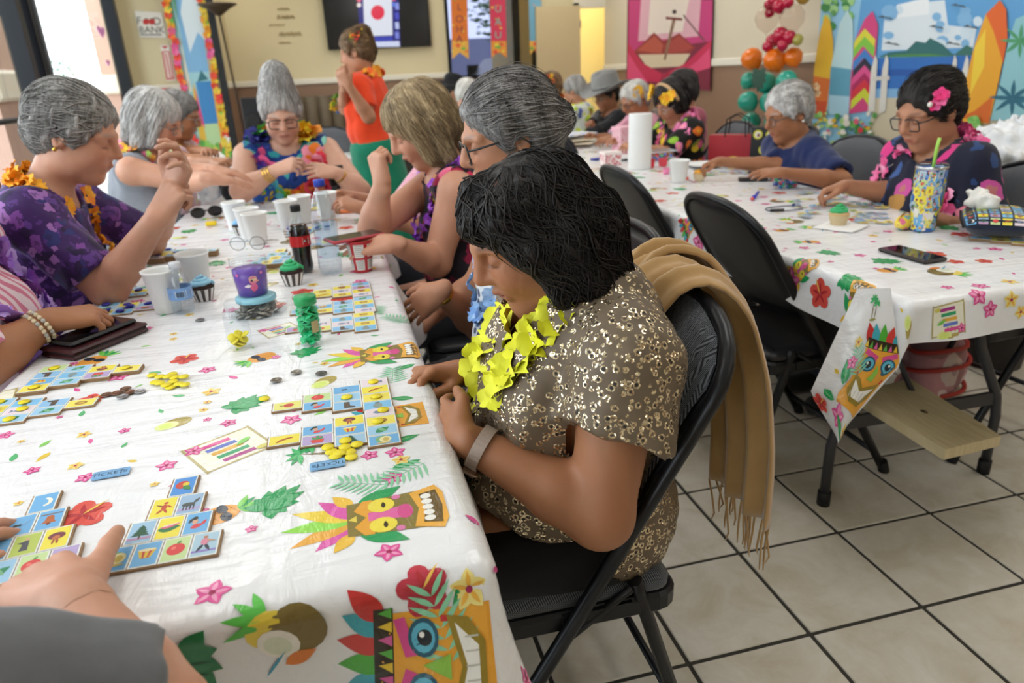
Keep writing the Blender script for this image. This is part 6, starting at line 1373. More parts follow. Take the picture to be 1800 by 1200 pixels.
board(.043, 1.134, PI/2, ['jar', 'gold', 'shrimp', 'fish', 'boot', 'leafy', 'spider', 'mermaid', 'apple', 'pear'], 'stepped picture board with red pear at its tip by the yellow garland', [(0, 3, 1), (0, 1, 1), (1, 1, 1)], turn=1)
board(.044, 1.01, PI/2, ['melon', 'leafy', 'gold', 'fish', 'tree', 'drum', 'lady', 'pot', 'mermaid', 'shrimp'], 'stepped picture board with shrimp at its tip by the yellow garland', [(0, 3, 1), (0, 2, 1), (1, 0, 1)], turn=1)
board(.045, 1.535, PI/2, ['jar', 'gold', 'leafy', 'gold', 'boot', 'fish', 'jar', 'pear', 'fish', 'pot'], 'stepped picture board directly behind the green chip jar', turn=1)
board(.05, 1.665, PI/2, ['fish', 'jar', 'gold', 'leafy', 'jar', 'leafy', 'boot', 'gold', 'drum', 'leafy'], 'middle stepped picture board of the three beside the red cup', turn=1)
board(.05, 1.80, PI/2, ['fish', 'lady', 'pot', 'jar', 'gold', 'fish', 'lady', 'shrimp', 'gold', 'spider'], 'farthest stepped picture board of the three beside the red cup', turn=1)
board(-.612, 1.412, -PI/2-.03, ['apple', 'boot', 'drum', 'gold', 'leafy', 'jar', 'leafy', 'lady', 'pot', 'gold'], 'stepped picture board nearest the wallet', [(0, 0, 1), (0, 3, 1), (3, 0, 1)], turn=1, stack=2)
board(-.655, 1.272, -PI/2-.02, ['leafy', 'gold', 'apple', 'tree', 'jar', 'fish', 'leafy', 'boot', 'leafy', 'gold'], 'stepped picture board covered in yellow chips at the left edge', [(0, 0, 1), (0, 1, 2), (0, 2, 1), (0, 3, 1), (1, 0, 1), (1, 1, 1), (1, 2, 1)], turn=1)
board(-.625, 1.86, -PI/2, ['jar', 'leafy', 'gold', 'fish', 'lady', 'boot', 'jar', 'leafy', 'pot', 'tree'], 'stepped picture board with blue chips by the foam cups', [(0, 0, 2), (0, 2, 3), (1, 0, 1), (1, 1, 3), (1, 2, 2), (2, 0, 2)], '2c2f9a', 'blue chips on the boards', turn=1, cl='dark blue plastic chip on the boards by the foam cups')
board(-.628, 2.02, -PI/2, ['boot', 'jar', 'fish', 'gold', 'leafy', 'shrimp', 'jar', 'pot', 'leafy', 'jar'], 'stepped picture board under the purple sleeve', [(0, 1, 2), (1, 1, 2), (2, 0, 1)], '2c2f9a', 'blue chips on the boards', turn=1, cl='dark blue plastic chip on the boards by the foam cups')
board(-.6, 2.42, -PI/2-.1, ['jar', 'gold', 'lady', 'fish', 'leafy', 'gold', 'boot', 'jar', 'pot', 'leafy'], 'stepped picture board on a stack of brown card', [(0, 0, 2), (0, 2, 1), (1, 1, 1), (2, 0, 1)], '2c2f9a', 'blue chips on the boards', turn=1, stack=5, cl='dark blue plastic chip on the boards by the foam cups')
board(-.22, 2.14, -.1, ['leafy', 'gold', 'jar', 'leafy'], 'stepped picture boards stacked under the round spectacles', turn=1, stack=4)
board(-.14, 2.72, PI-.2, ['jar', 'gold', 'leafy', 'fish'], 'stepped picture board by the tall water bottle', [(0, 0, 2), (1, 0, 2), (1, 2, 2), (2, 1, 1), (0, 3, 2)], '2c2f9a', 'blue chips on the boards', turn=1, cl='dark blue plastic chip on the boards by the foam cups')
for k, (x, y, rz, l) in enumerate(((.02, 2.42, PI/2, 'stepped picture board at the blond woman elbow'), (-.1, 3.1, 0., 'stepped picture board in front of the rainbow garland'))): board(x, y, rz, ['fish', 'gold', 'lady', 'jar'], l, turn=1)
# tickets
def ticket(x, y, rz, label):
    p = on(x, y); t = empty('paper_ticket', (p[0], p[1], TZ+.0018), rz, label, 'ticket', 'blue paper tickets'); w, h, r = .0245, .0115, .003; P = []
    for (cx, cy, a0) in ((w, h, PI), (-w, h, 1.5*PI), (-w, -h, 0), (w, -h, PI/2)):
        P += [(cx+r*math.cos(a0+PI/2*i/4), cy+r*math.sin(a0+PI/2*i/4)) for i in range(4)] if (cx > 0) == (cy > 0) or True else []
    P = [(w-.002, h), (-w+.002, h), (-w, h-.003), (-w, -h+.003), (-w+.002, -h), (w-.002, -h), (w, -h+.003), (w, h-.003)]
    MB().slab(P, 0, .0006, col=hexc('7fb2dd')).build('ticket_card', M_PAPER, t)
    b = MB(); v, f = textmesh('TICKET', .0125); b.add([(q[0]-.004, q[1], .0009) for q in v], f, 0, hexc('24405c')); b.poly(rect(w-.011, -h+.002, w-.0105, h-.002), .0009, col=hexc('3a6a98'))
    for s in (-1, 1): b.poly(rect(-w+.003, s*(h-.002)-.0003, w-.003, s*(h-.002)+.0003), .0009, col=hexc('4a7fb0'))
    v, f = textmesh('00', .008); b.add([(-q[1]+w-.0055, q[0], .0009) for q in v], f, 0, hexc('3a6a98')); b.build('ticket_print', M_PAPER, t)
ticket(196, 834, .06, 'blue paper ticket reading TICKET above the parrot board'); ticket(576, 818, PI+.02, 'blue paper ticket lying upside down by the shrimp board')
# loose chips and coins
CH = [(-.36+.013*i+random.uniform(-.006, .006), 1.375+.016*j+random.uniform(-.006, .006)) for i, j in ((0, 0), (1, 0), (2, 0), (3, 0), (0, 1), (1, 1), (2, 1), (3, 1), (4, 1), (1, 2), (2, 2), (4, 2))]
for k, (x, y) in enumerate(CH): q = on(272+(k % 6)*10, 660+(k//6)*14+(k % 3)*4); chip(q[0]+random.uniform(-.004, .004), q[1]+random.uniform(-.005, .005), TZ+.0022+.0012*(k % 3), 'ecd91e', 'yellow plastic chip in the loose pile near the coins', 'loose yellow chips')
for k, (x, y) in enumerate(((583, 797), (598, 800), (615, 797), (628, 785), (590, 805), (607, 790), (618, 806), (577, 790))): q = on(x, y); chip(q[0], q[1], TZ+.0022+.0012*(k % 2), 'ecd91e', 'yellow plastic chip in the pile beside the upside down ticket', 'yellow chips by the ticket')
for k, (x, y) in enumerate(((465, 703), (300, 683))): q = on(x, y); chip(q[0], q[1], TZ+.0022, 'ecd91e', 'single yellow plastic chip on a printed leaf' if k == 0 else 'single yellow chip at the end of the pile', 'stray yellow chips')
def coin(x, y, r, c, label, dz=0.):
    p = on(x, y); b = MB(); b.lathe([(.0001, 0), (r-.0006, 0), (r, .0005), (r, .0012), (r-.0006, .0017), (r*.82, .0017), (r*.8, .0014), (.0001, .0014)], 24); o = b.build('coin', plain('coin_'+c, c, .35, .9, noise=.25, nscale=200), None, loc=(p[0], p[1], TZ+.0024+dz)); tag(o, label, 'coin', 'loose coins'); o.rotation_euler = (random.uniform(-.03, .03), 0, random.random()*6)
for (x, y, c, l, dz) in ((486, 671, '8a8276', 'dull coin leaning by the printed flower nearest the pear board', .001), (521, 656, '9a958a', 'grey coin in the middle of three by the coconut print', 0), (565, 658, '6e6c68', 'dark grey coin right of three by the coconut print', 0), (352, 564, '8f8f8f', 'grey coin beside the small water bottle', 0)): coin(x, y, .0105, c, l, dz)
for k, (x, y, c, l) in enumerate(((188, 696, '7a5a48', 'brown penny at the left of the coin pile'), (206, 693, '8a6450', 'brown penny second in the coin pile'), (222, 687, '80604e', 'brown penny on top of the coin pile'), (216, 699, '9a9a9c', 'silver coin in front of the coin pile'), (247, 690, 'a5a5a6', 'silver coin at the right of the coin pile'), (228, 692, '84604c', 'brown penny behind the silver coin'))): coin(x, y, .0098, c, l, .0018*(k == 2))
# ------------------------------------------------------------------ cups, bottles, jars
M_FOAM = plain('foam_cup', 'f1f1ef', .6, bump=.05, bscale=600); M_CLEAR = glassmat('clear_plastic', (.93, .95, .96), .02, .9, 1.4); M_CLEARB = glassmat('bluish_clear', (.9, .94, .97), .02, 1., 1.75)
_CUP = {}
def cup(x, y, label, h=.105, r=.042, z=TZ, c=None):
    p = on(x, y); k = (h, r)
    if k not in _CUP: _CUP[k] = MB().lathe([(r*.66, 0), (r*.7, .002), (r*.98, h-.005), (r*1.04, h-.004), (r*1.05, h), (r, h+.001), (r*.95, h-.006), (r*.66, .006), (.0001, .006)], 28).mesh('cup'); _CUP[k].materials.append(M_FOAM)
    o = obj('foam_cup', _CUP[k], None, loc=(p[0], p[1], TZ+.001)); return tag(o, label, 'cup', 'white foam cups')
for x, y, l in ((297, 547, 'white foam cup left of the small water bottle'), (350, 512, 'white foam cup right behind the small water bottle'), (418, 404, 'white foam cup left of the group of three'), (441, 418, 'white foam cup in the middle of the group of three'), (455, 428, 'white foam cup in front of the group of three'), (509, 402, 'white foam cup just left of the tall bottle'), (533, 392, 'white foam cup half hidden behind the tall bottle'), (578, 385, 'white foam cup behind the tall bottle cap')): cup(x, y, l)
cup(1193, 320, 'white foam cup on the second table', .1, .045)
def bottle(name, x, y, prof, label, wall, parts, z=TZ, n=28, wob=None):
    p = on(x, y); t = empty(name, (p[0], p[1], TZ+.001), 0, label, 'bottle'); MB().lathe(prof, n, wob=wob).build('bottle_wall', wall, t)
    for nm, pr, mt in parts: MB().lathe(pr, n).build(nm, mt, t)
    return t
M_WATER = glassmat('water', (.95, .975, .99), 0., .8, 1.4); M_LBLUE = plain('blue_label', '7fa8dc', .4, noise=.1, nscale=200)
t = bottle('small_water_bottle', 325, 549, [(.012, 0), (.026, .003), (.027, .02), (.0255, .028), (.027, .036), (.0265, .07), (.025, .082), (.016, .098), (.0105, .104), (.0105, .112), (.0001, .112)], 'small clear water bottle with blue label', M_CLEARB, [('bottle_cap', [(.0001, .125), (.0125, .125), (.0135, .123), (.0135, .11), (.0001, .11)], plain('white_cap', 'd9dde2', .4)), ('water', [(.0001, .004), (.0245, .004), (.0248, .03), (.0001, .03)], M_WATER)])
def wraplabel(t, r, z0, z1, a0, a1, mat, texts, name='label'):
    b = MB(); n = 20; b.loft([[(r*math.cos(a0+(a1-a0)*i/n), r*math.sin(a0+(a1-a0)*i/n), z) for i in range(n+1)] for z in (z0, z1)], cap=False, closed=False); o = b.build(name, mat, t)
    if texts:
        pb = MB()
        for (polys, ac, zc, s) in texts:
            for k, (P, c) in enumerate(polys): pb.add([((r+.0003+.00008*k)*math.cos(ac+x*s/r), (r+.0003+.00008*k)*math.sin(ac+x*s/r), zc+y*s) for x, y in P], tess([(x, y, 0) for x, y in P]), 0, c)
        pb.build('label_print', M_PAPER, o)
    return o
def toward(t): return math.atan2(-t.location.y, -t.location.x)
bars = [(rect(-.5, -.4, .5, .4), hexc('eef2f4'))]+[(rect(-.42+.1*k, -.3, -.38+.1*k+.02*(k % 3), .3), hexc('4a5564')) for k in range(9)]
bl = [(rect(-.5, -.4+.16*k, .4-.1*(k % 2), -.34+.16*k), hexc('6a7a90')) for k in range(5)]
a = toward(t); wraplabel(t, .0276, .037, .066, 0, 2*PI, M_LBLUE, [(bars, a-.1, .051, .02), ([(rect(-.5, -.5, .5, .5), hexc('e9eef4'))]+bl, a+.75, .051, .018), (bl, a-1., .051, .016)])
t = bottle('tall_water_bottle', 583, 480, [(.02, 0), (.032, .004), (.0335, .02), (.032, .08), (.0335, .14), (.0335, .175), (.028, .205), (.018, .228), (.0125, .236), (.0125, .246), (.0001, .246)], 'tall clear water bottle with blue cap', M_CLEARB, [('bottle_cap', [(.0001, .262), (.0145, .262), (.0155, .259), (.0155, .244), (.0001, .244)], plain('blue_cap', '2a46b4', .4)), ('water', [(.0001, .006), (.0315, .006), (.031, .08), (.0322, .15), (.0001, .15)], M_WATER)])
a = toward(t); wraplabel(t, .0342, .05, .155, a-.9, a+.9, glassmat('faint_label', (.80, .86, .93), .2, .6, 1.3), [([(rect(-.5, -.5+.12*k, .5, -.46+.12*k), hexc('7a8aa0')) for k in range(8)], a-.7, .14, .018), ([(rect(-.4, -.4, .4, .4), hexc('dfe8f2')), (rect(-.2, -.1, .3, .05), hexc('6a86b8'))], a+.1, .14, .03)])
t = bottle('cola_bottle', 536, 478, [(.018, 0), (.026, .004), (.0285, .02), (.026, .045), (.0275, .075), (.0285, .1), (.028, .12), (.024, .138), (.0155, .155), (.0115, .165), (.0115, .175), (.0001, .175)], 'cola bottle with black cap and red label', M_CLEAR, [('cola', [(.0001, .003), (.025, .005), (.0277, .02), (.0252, .045), (.0267, .075), (.0278, .1), (.0272, .12), (.0235, .136), (.0001, .136)], plain('cola', '120806', .08)), ('bottle_cap', [(.0001, .192), (.0135, .192), (.0142, .19), (.0142, .174), (.0001, .174)], plain('black_cap', '141416', .5))])
a = toward(t); wraplabel(t, .0292, .078, .108, 0, 2*PI, plain('red_label', 'c4161c', .4), [([(rect(-.5, -.5, .5, .5), hexc('ece9e4')), (circ(-.2, 0, .2, 12), hexc('2a2a2a')), (circ(-.2, 0, .12, 12), hexc('ece9e4'))]+[(rect(.1, -.35+.18*k, .42, -.28+.18*k), hexc('3a3a3a')) for k in range(4)], a+.55, .094, .019)])
def cupcake(x, y, fc, label, s=1., wrap='white', z=TZ, squish=1.):
    p = on(x, y); t = empty('cupcake', (p[0], p[1], TZ+.001), 0, label, 'cupcake'); n = 40; b = MB(); R0, R1, h = .0215*s, .031*s, .034*s
    rings = [[((R0+(R1-R0)*q)*(1+.035*(k % 2))*math.cos(2*PI*k/n), (R0+(R1-R0)*q)*(1+.035*(k % 2))*math.sin(2*PI*k/n), h*q) for k in range(n)] for q in (0, .5, 1)]
    b.loft(rings, smooth=False, cap=True); k0 = len(b.f)
    if wrap == 'stripe':
        for i in range(len(b.f)): b.c[i] = hexc('e6e3df') if (i % 40) % 4 < 2 else hexc('4a413c')
        b.build('paper_wrapper', printmat('wrapper_print', .7), t)
    else: b.build('paper_wrapper', plain('wrapper_'+wrap, wrap, .7), t)
    MB().lathe([(R1*.98, h-.002), (R1*1.02, h+.004), (R1*.8, h+.01*s), (.0001, h+.012*s)], 24).build('cake', plain('chocolate_cake' if wrap == 'stripe' else 'vanilla_cake', '2e1c16' if wrap == 'stripe' else 'd8b482', .9), t)
    f = MB(); pts = []; rr = []
    for i in range(70): q = i/69; a = q*2*PI*3.2; r = R1*.8*(1-q)**.8; pts.append((r*math.cos(a), r*math.sin(a), h+.008*s+q*.026*s*squish)); rr.append(.0082*s*(1-.55*q)*(1+.14*math.sin(i*1.9)))
    f.tube(pts, rr, n=10); f.build('frosting', plain('frosting_'+fc, fc, .5, Subsurface_Weight=.1), t)
cupcake(516, 500, '36b877', 'cupcake with green frosting in striped paper by the cola bottle', 1.0, 'stripe'); cupcake(360, 527, '9ad0ea', 'cupcake with pale blue frosting behind the small water bottle', .95, 'stripe'); cupcake(425, 412, '7fb8e0', 'dark cupcake with blue frosting left of the three cups', .9, 'stripe')
cupcake(1473, 396, '35b26e', 'cupcake with green frosting on a paper napkin', 1.0, 'd9c49a'); cupcake(1229, 318, 'f2a51c', 'cupcake with orange frosting by the foam cup', .9, 'e0cfa8', squish=.5)
# chip jars
def jar(x, y, label, cap, chipc, nchip, hfill, seed, capc='1f9a58'):
    p = on(x, y); t = empty('chip_jar', (p[0], p[1], TZ+.001), 0, label, 'jar'); R = .0245
    MB().lathe([(.018, 0), (R, .004), (R, .07), (.022, .082), (.017, .088), (.0175, .1)], 28, cap=False).build('jar_wall', M_CLEAR, t)
    if cap: MB().lathe([(.0001, .104), (.0215, .104), (.0225, .102), (.0225, .088), (.0205, .087), (.0001, .087)], 30).build('jar_lid', plain('jar_lid_'+capc, capc, .4), t)
    r = random.Random(seed)
    for k in range(nchip):
        rad = .0135 if k % 5 else 0.; a = k*2*PI/5+.5*(k//5); o = obj('chip', chipmesh(chipc), t, loc=(rad*math.cos(a), rad*math.sin(a), .006+hfill*k/nchip), rot=(r.uniform(-.7, .7), r.uniform(-.7, .7), r.random()*6))
    return t
t = jar(548, 604, 'clear jar of green chips with green lid', True, '1fc07a', 130, .074, 4); a = toward(t); wraplabel(t, .0249, .03, .055, a+.2, a+.85, plain('tan_sticker', 'b9a97a', .7), [])
jar(424, 611, 'open clear jar holding a few yellow chips', False, 'ecd91e', 16, .026, 5)
# purple pot of slime on a tub of coins
p = on(455, 552); t = empty('coin_tub', (p[0], p[1], TZ+.001), .3, 'clear plastic tub of coins under the purple pot', 'tub')
MB().lathe([(.052, 0), (.056, .004), (.063, .036), (.066, .038)], 36, sx=1.2, cap=False).build('tub_wall', M_CLEAR, t)
MB().lathe([(.0001, .001), (.051, .001), (.054, .005)], 36, sx=1.2, cap=False).build('tub_base', M_CLEAR, t)
r = random.Random(2); cm = MB().lathe([(.0001, 0), (.0105, 0), (.0105, .0018), (.0001, .0018)], 14).mesh('coin'); cm.materials.append(plain('coin_9a958a', '9a958a', .35, .9))
for k in range(60): q = math.sqrt(r.random())*.04; a = r.random()*6.28; obj('coin', cm, t, loc=(q*1.15*math.cos(a), q*math.sin(a), .004+.018*k/60), rot=(r.uniform(-.5, .5), r.uniform(-.5, .5), 0))
lid = MB().lathe([(.0001, .048), (.04, .048), (.046, .045), (.046, .036), (.0001, .036)], 36).build('tub_lid', plain('pale_blue_lid', '8cc4d4', .35), t)
t2p = empty('slime_pot', (p[0]-.004, p[1]+.004, TZ+.051), 0, 'purple pot with bird sticker on a pale blue lid', 'pot')
MB().lathe([(.0001, .0015), (.033, .0015), (.0365, .04), (.0385, .062), (.0001, .062)], 32).build('purple_filling', plain('purple_slime', '6a3fa8', .3), t2p)
MB().lathe([(.033, 0), (.035, .002), (.041, .066), (.042, .07), (.0415, .09), (.04, .092)], 32, cap=False).build('pot_wall', M_CLEAR, t2p)
for k in range(3): MB().tube([(.0425*math.cos(a_), .0425*math.sin(a_), .07+.006*k) for a_ in [2*PI*i/32 for i in range(32)]], .0011, n=5, closed=True).build('screw_thread', M_CLEAR, t2p)
a = toward(t2p)
bird = [(circ(.05, .32, .24, 16, .24), hexc('e88aa0')), (circ(.05, .42, .24, 14, .16), hexc('e8c8a0')), (circ(.05, -.1, .22, 14, .24), hexc('d85f8a')), (leafp(-.1, 0, -.5, -.05, .1), hexc('e6d8dc')), (circ(-.02, .3, .07, 10), hexc('4a2a4a')), (leafp(.24, .28, .4, .24, .05), hexc('e8a860')), (leafp(-.05, -.34, .1, -.4, .04), hexc('b8486a'))]
wraplabel(t2p, .0418, .006, .05, a-.2, a+.2, M_CLEAR, [(bird, a+.05, .03, .038), (m_flower(hexc('e85fa0')), a-.75, .055, .009), (m_flower(hexc('e87fb0')), a+.6, .057, .009)], 'sticker')
# red cup with a phone lying on it
p = on(638, 476); t = empty('paper_cup', (p[0], p[1], TZ+.001), 0, 'red and white printed paper cup under the red phone', 'cup'); MB().lathe([(.026, 0), (.0265, .002), (.038, .088), (.0395, .09), (.038, .091), (.0255, .006), (.0001, .006)], 32).build('cup_wall', plain('red_cup', 'b8202a', .45), t)
a = toward(t)
cb = MB()
for ac, pol in ((a-.15, 0), (a+.95, 1), (a-1.25, 1)):
    for (z0, z1) in ((.045, .082), (.008, .038)):
        for k in range(9):
            pass
        n = 6; V = []
        for zz in (z0, z1):
            R_ = .0265+(.038-.0265)*(zz-.002)/.086+.0004; V.append([(R_*math.cos(ac-.4+.8*i/n), R_*math.sin(ac-.4+.8*i/n), zz) for i in range(n+1)])
        cb.add(V[0]+V[1], [(i, i+1, n+1+i+1, n+1+i) for i in range(n)], 0, hexc('dcd9d2'))
        for q in range(6):
            zz = z0+.005+(z1-z0-.009)*q/5; R_ = .0265+(.038-.0265)*(zz-.002)/.086+.0007; cb.add([(R_*math.cos(ac-.3+.6*i/n), R_*math.sin(ac-.3+.6*i/n), zz+d_) for d_ in (0, .0014) for i in range(n+1)], [(i, i+1, n+1+i+1, n+1+i) for i in range(n)], 0, hexc('77746e'))
cb.build('cup_print', M_PAPER, t)
M_SCREEN = plain('dark_screen', '0b0c10', .06, spec=.6)
def phone(loc, rz, label, case, w=.075, L=.155, th=.0095, rx=0., ry=0.):
    t = empty('smartphone', loc, rz, label, 'phone'); t.rotation_euler = (rx, ry, rz); MB().box((-w/2, -L/2, 0), (w/2, L/2, th), bev=.006).build('phone_case', plain('case_'+case, case, .5), t); MB().box((-w/2+.005, -L/2+.005, th-.001), (w/2-.005, L/2-.005, th+.0003), bev=.0008).build('screen', M_SCREEN, t); return t
phone((p[0]-.012, p[1]+.01, TZ+.0935), -1.15, 'phone in a red case lying on the printed cup', 'b02a38', .078, .16)
phone((1.478, 1.545, TZ+.002), .05, 'black phone lying face up on the second table', '2a211e', .078, .165)
q = on(605, 358); phone((q[0], q[1], TZ+.002), -1.1, 'phone in a red case lying by the black phone stand', 'b8303a')
# wallet with phone on top
p = on(172, 604); t = empty('wallet', (p[0]-.0, p[1], TZ+.001), -.62, 'oxblood leather wallet under a dark phone', 'wallet'); M_LEA = plain('oxblood_leather', '3a1418', .4, noise=.25, nscale=60, bump=.3, bscale=300)
for k, z in enumerate((0, .012)): MB().box((-.05, -.095, z), (.05, .095, z+.009), bev=.004).build('wallet_flap', M_LEA, t)
MB().box((-.046, -.09, .0085), (.046, .09, .0125)).build('card_pocket', plain('pocket_cloth', '1c1214', .7), t); MB().tube([(-.051, -.05, .011), (-.051, .05, .011)], .0022, n=6).build('zip', M_GOLD, t); MB().box((-.056, -.012, .002), (-.05, .012, .012), bev=.002).build('zip_pull', M_SILVER, t); MB().ball((-.052, .06, .011), .004, n=8, k=6).build('clasp', M_GOLD, t)
phone((p[0]-.004, p[1]+.006, TZ+.0235), -.62, 'dark phone lying on the oxblood wallet', '1b1a1c', .078, .165)
# round spectacles resting on boards
p = on(437, 452); t = empty('eyeglasses', (p[0]-.0, p[1]+.03, TZ+.016), 2.9, 'thin round wire spectacles lying on the stacked boards', 'eyeglasses'); b = MB(); ln = MB()
for s in (-1, 1):
    P = [(s*.032+.0235*math.cos(a_), .0, .022+.021*math.sin(a_)) for a_ in [2*PI*i/24 for i in range(24)]]; b.tube(P, .001, n=5, closed=True); ln.add(P, [list(range(24))]); b.tube([(s*.056, 0, .028), (s*.062, -.05, .02), (s*.06, -.12, .003)], .0011, n=5)
b.tube([(-.009, 0, .026), (0, -.003, .03), (.009, 0, .026)], .001, n=5); b.build('wire_frame', plain('wire', '2c3436', .3, .8), t); ln.build('lens', glassmat('spectacle_lens', (.93, .93, .93), refl=.7), t)
# things around the far end of the near table
def sunglasses(x, y, rz, label):
    p = on(x, y); t = empty('sunglasses', (p[0], p[1], TZ+.001), rz, label, 'eyeglasses'); b = MB()
    for s in (-1, 1): b.tube([(s*.034+.027*math.cos(a_), 0, .022+.02*math.sin(a_)) for a_ in [2*PI*i/20 for i in range(20)]], .0028, n=6, closed=True); b.tube([(s*.062, 0, .03), (s*.066, .06, .022), (s*.06, .13, .004)], .003, n=6)
    b.tube([(-.008, 0, .028), (.008, 0, .028)], .003, n=6); b.build('black_frame', plain('black_acetate', '101012', .25), t); l = MB()
    for s in (-1, 1): l.add([(s*.034+.026*math.cos(2*PI*i/20), .0, .022+.019*math.sin(2*PI*i/20)) for i in range(20)], [list(range(20))])
    l.build('dark_lens', plain('dark_lens', '16161a', .1), t)
sunglasses(365, 382, .3, 'black sunglasses lying left of the foam cups')
def blob(name, x, y, R, mat, label, cat, seed, dz=0., z0=TZ, amp=.25, freq=26, loc=None, res=.006):
    """crumpled bag or cloth heap"""
    p = on(x, y) if loc is None else loc; s = Sdf(.02); s.ell((0, 0, R[2]*.9), R); lo, hi = s.bounds()
    v, q = surfnet(lambda X: np.maximum(s(X)-min(R)*amp*vnoise(X, freq, seed)-min(R)*amp*.5*vnoise(X, freq*2.3, seed+1), -X[:, 2]).astype(np.float32), lo-.03, hi+.03, res, mar=.03)
    o = obj(name, npmesh(name, v, q), None, mat, loc=(p[0], p[1], (z0 if loc is None else p[2])+.001)); return tag(o, label, cat)
M_PBAG = plain('white_plastic_bag', 'e9ebee', .25, bump=.3, bscale=40)
blob('plastic_bag', 372, 352, (.055, .05, .05), M_PBAG, 'small white plastic bag in front of the silver bob', 'bag', 3)
blob('camera_pouch', 402, 352, (.028, .03, .06), plain('black_nylon', '131316', .6, noise=.2, nscale=60), 'black pouch leaning beside the small white bag', 'bag', 5)
p = on(598, 352); t = empty('phone_stand', (p[0], p[1]+.03, TZ+.001), .2, 'black phone stand in front of the rainbow garland', 'phone stand'); MB().box((-.035, -.035, 0), (.035, .035, .012), bev=.004).build('stand_base', M_BLACKMETAL, t); MB().tube([(0, .02, .01), (0, .0, .06), (0, -.01, .09)], .008, n=8).build('stand_arm', M_BLACKMETAL, t); MB().box((-.036, -.02, .06), (.036, -.008, .15), bev=.004, M=TRS((0, 0, 0), rx=-.25)).build('phone_rest', M_BLACKMETAL, t)
p = on(612, 375); t = empty('marker_pen', (p[0], p[1], TZ+.009), 1.3, 'orange and black marker behind the tall water bottle', 'pen'); MB().tube([(0, -.03, 0), (0, .03, 0)], .008, n=12).build('barrel', plain('orange_plastic', 'e0701c', .4), t); MB().tube([(0, .03, 0), (0, .058, 0)], .0075, n=12).build('pen_cap', plain('black_cap', '141416', .5), t); MB().tube([(0, -.03, 0), (0, -.042, 0)], .0065, n=12).build('pen_end', plain('black_cap', '141416', .5), t)
p = on(372, 397); tag(MB().box((-.02, -.012, 0), (.02, .012, .016), bev=.003).build('sticky_box', plain('yellow_box', 'e8c81e', .5), None, loc=p), 'small yellow box on the blue chip board', 'box')
p = on(1010, 300); 
# ------------------------------------------------------------------ second table
p = on(1124, 296); t = empty('paper_towel_roll', (p[0], p[1], TZ+.001), 0, 'tall white paper towel roll standing on the second table', 'paper towel'); MB().lathe([(.019, 0), (.06, 0), (.061, .003), (.061, .277), (.06, .28), (.019, .28), (.019, 0)], 40, cap=False).build('roll', plain('towel_paper', 'eeeeec', .9, bump=.35, bscale=140), t); MB().lathe([(.0185, .002), (.0185, .279), (.017, .279), (.017, .002)], 24, cap=False).build('core', plain('core_card', '9a8468', .9), t)
# loteria tumbler
p = on(1620, 405); t = empty('tumbler', (p[0], p[1], TZ+.001), 0, 'tall tumbler covered in bright picture cards with a green straw', 'tumbler')
MB().lathe([(.0001, 0), (.031, 0), (.033, .003), (.034, .05), (.042, .075), (.043, .19), (.0001, .19)], 36).build('tumbler_body', plain('tumbler_blue', '2a62b0', .3, noise=.1), t)
cp = MB(); r = random.Random(12); a0 = toward(t)
def rad(z): return .034 if z < .05 else (.034+(z-.05)/.025*.008 if z < .075 else .0424)
for k in range(190):
    z = .012+.168*r.random(); a_ = a0+r.uniform(-2.4, 2.4); w, h = .0092, .0135; ro = r.uniform(-.7, .7); bgc, polys = ICON[ALLI[r.randrange(len(ALLI))]]
    sh = [(rect(-1, -1, 1, 1), hexc('efece2') if r.random() < .3 else bgc), (rect(-.85, -.87, .85, .87), bgc)]+[([((x-.5)*1.6, (y-.5)*1.4) for x, y in P], c) for P, c in polys[:5]]
    for li, (P, c) in enumerate(sh):
        pts = []
        for x, y in P: u, v_ = x*w*math.cos(ro)-y*h*math.sin(ro), x*w*math.sin(ro)+y*h*math.cos(ro); zz = min(max(z+v_, .004), .186); R_ = rad(zz)+.0005+.0002*(k % 9)+.00004*li; pts.append((R_*math.cos(a_+u/.042), R_*math.sin(a_+u/.042), zz))
        cp.add(pts, tess([(x, y, 0) for x, y in P]), 0, c)
cp.build('card_wrap', printmat('tumbler_print', .25, None, .5), t)
MB().lathe([(.043, .188), (.045, .19), (.045, .198), (.04, .203), (.0001, .205)], 36).build('tumbler_lid', glassmat('lid_clear', (.9, .93, .95), .02, .9, 1.45), t); MB().lathe([(.0432, .186), (.0455, .189), (.0455, .193), (.0432, .195)], 36, cap=False).build('steel_rim', M_SILVER, t)
MB().tube([(.0, .0, .06), (.004, -.002, .25), (.007, -.003, .275)], .005, n=12).build('straw', plain('green_straw', 'a6d85a', .4), t)
# patterned pouch with tissue, on a board
p = at(1738, 412, z=TZ+.03); p = np.array([1.87, 1.66, TZ]); t = empty('picture_pouch', (p[0], p[1], TZ+.012), -.75, 'padded pouch printed with picture cards holding tissue', 'pouch')
def pouch(u, v, off=0.):
    e = (1-abs(u)**4)*(1-abs(v)**4); return Vector((u*.09*(.93+.07*(1-v*v)), v*.14*(.95+.05*(1-u*u)), .03+.034*e**.5+off)), Vector((u*.09*(.93+.07*(1-v*v)), v*.14, .03-.028*e**.5))
N = 16; tp_ = [pouch(-1+2*i/N, -1+2*j/N)[0] for j in range(N+1) for i in range(N+1)]; bt = [pouch(-1+2*i/N, -1+2*j/N)[1] for j in range(N+1) for i in range(N+1)]; fq = [(j*(N+1)+i, j*(N+1)+i+1, (j+1)*(N+1)+i+1, (j+1)*(N+1)+i) for j in range(N) for i in range(N)]
b = MB(); b.add(tp_, fq, 0, None, True); b.add(bt, [f_[::-1] for f_ in fq], 0, None, True); b.build('pouch_body', fabric('navy_pouch', '1a2236'), t); pb = MB(); k = 0
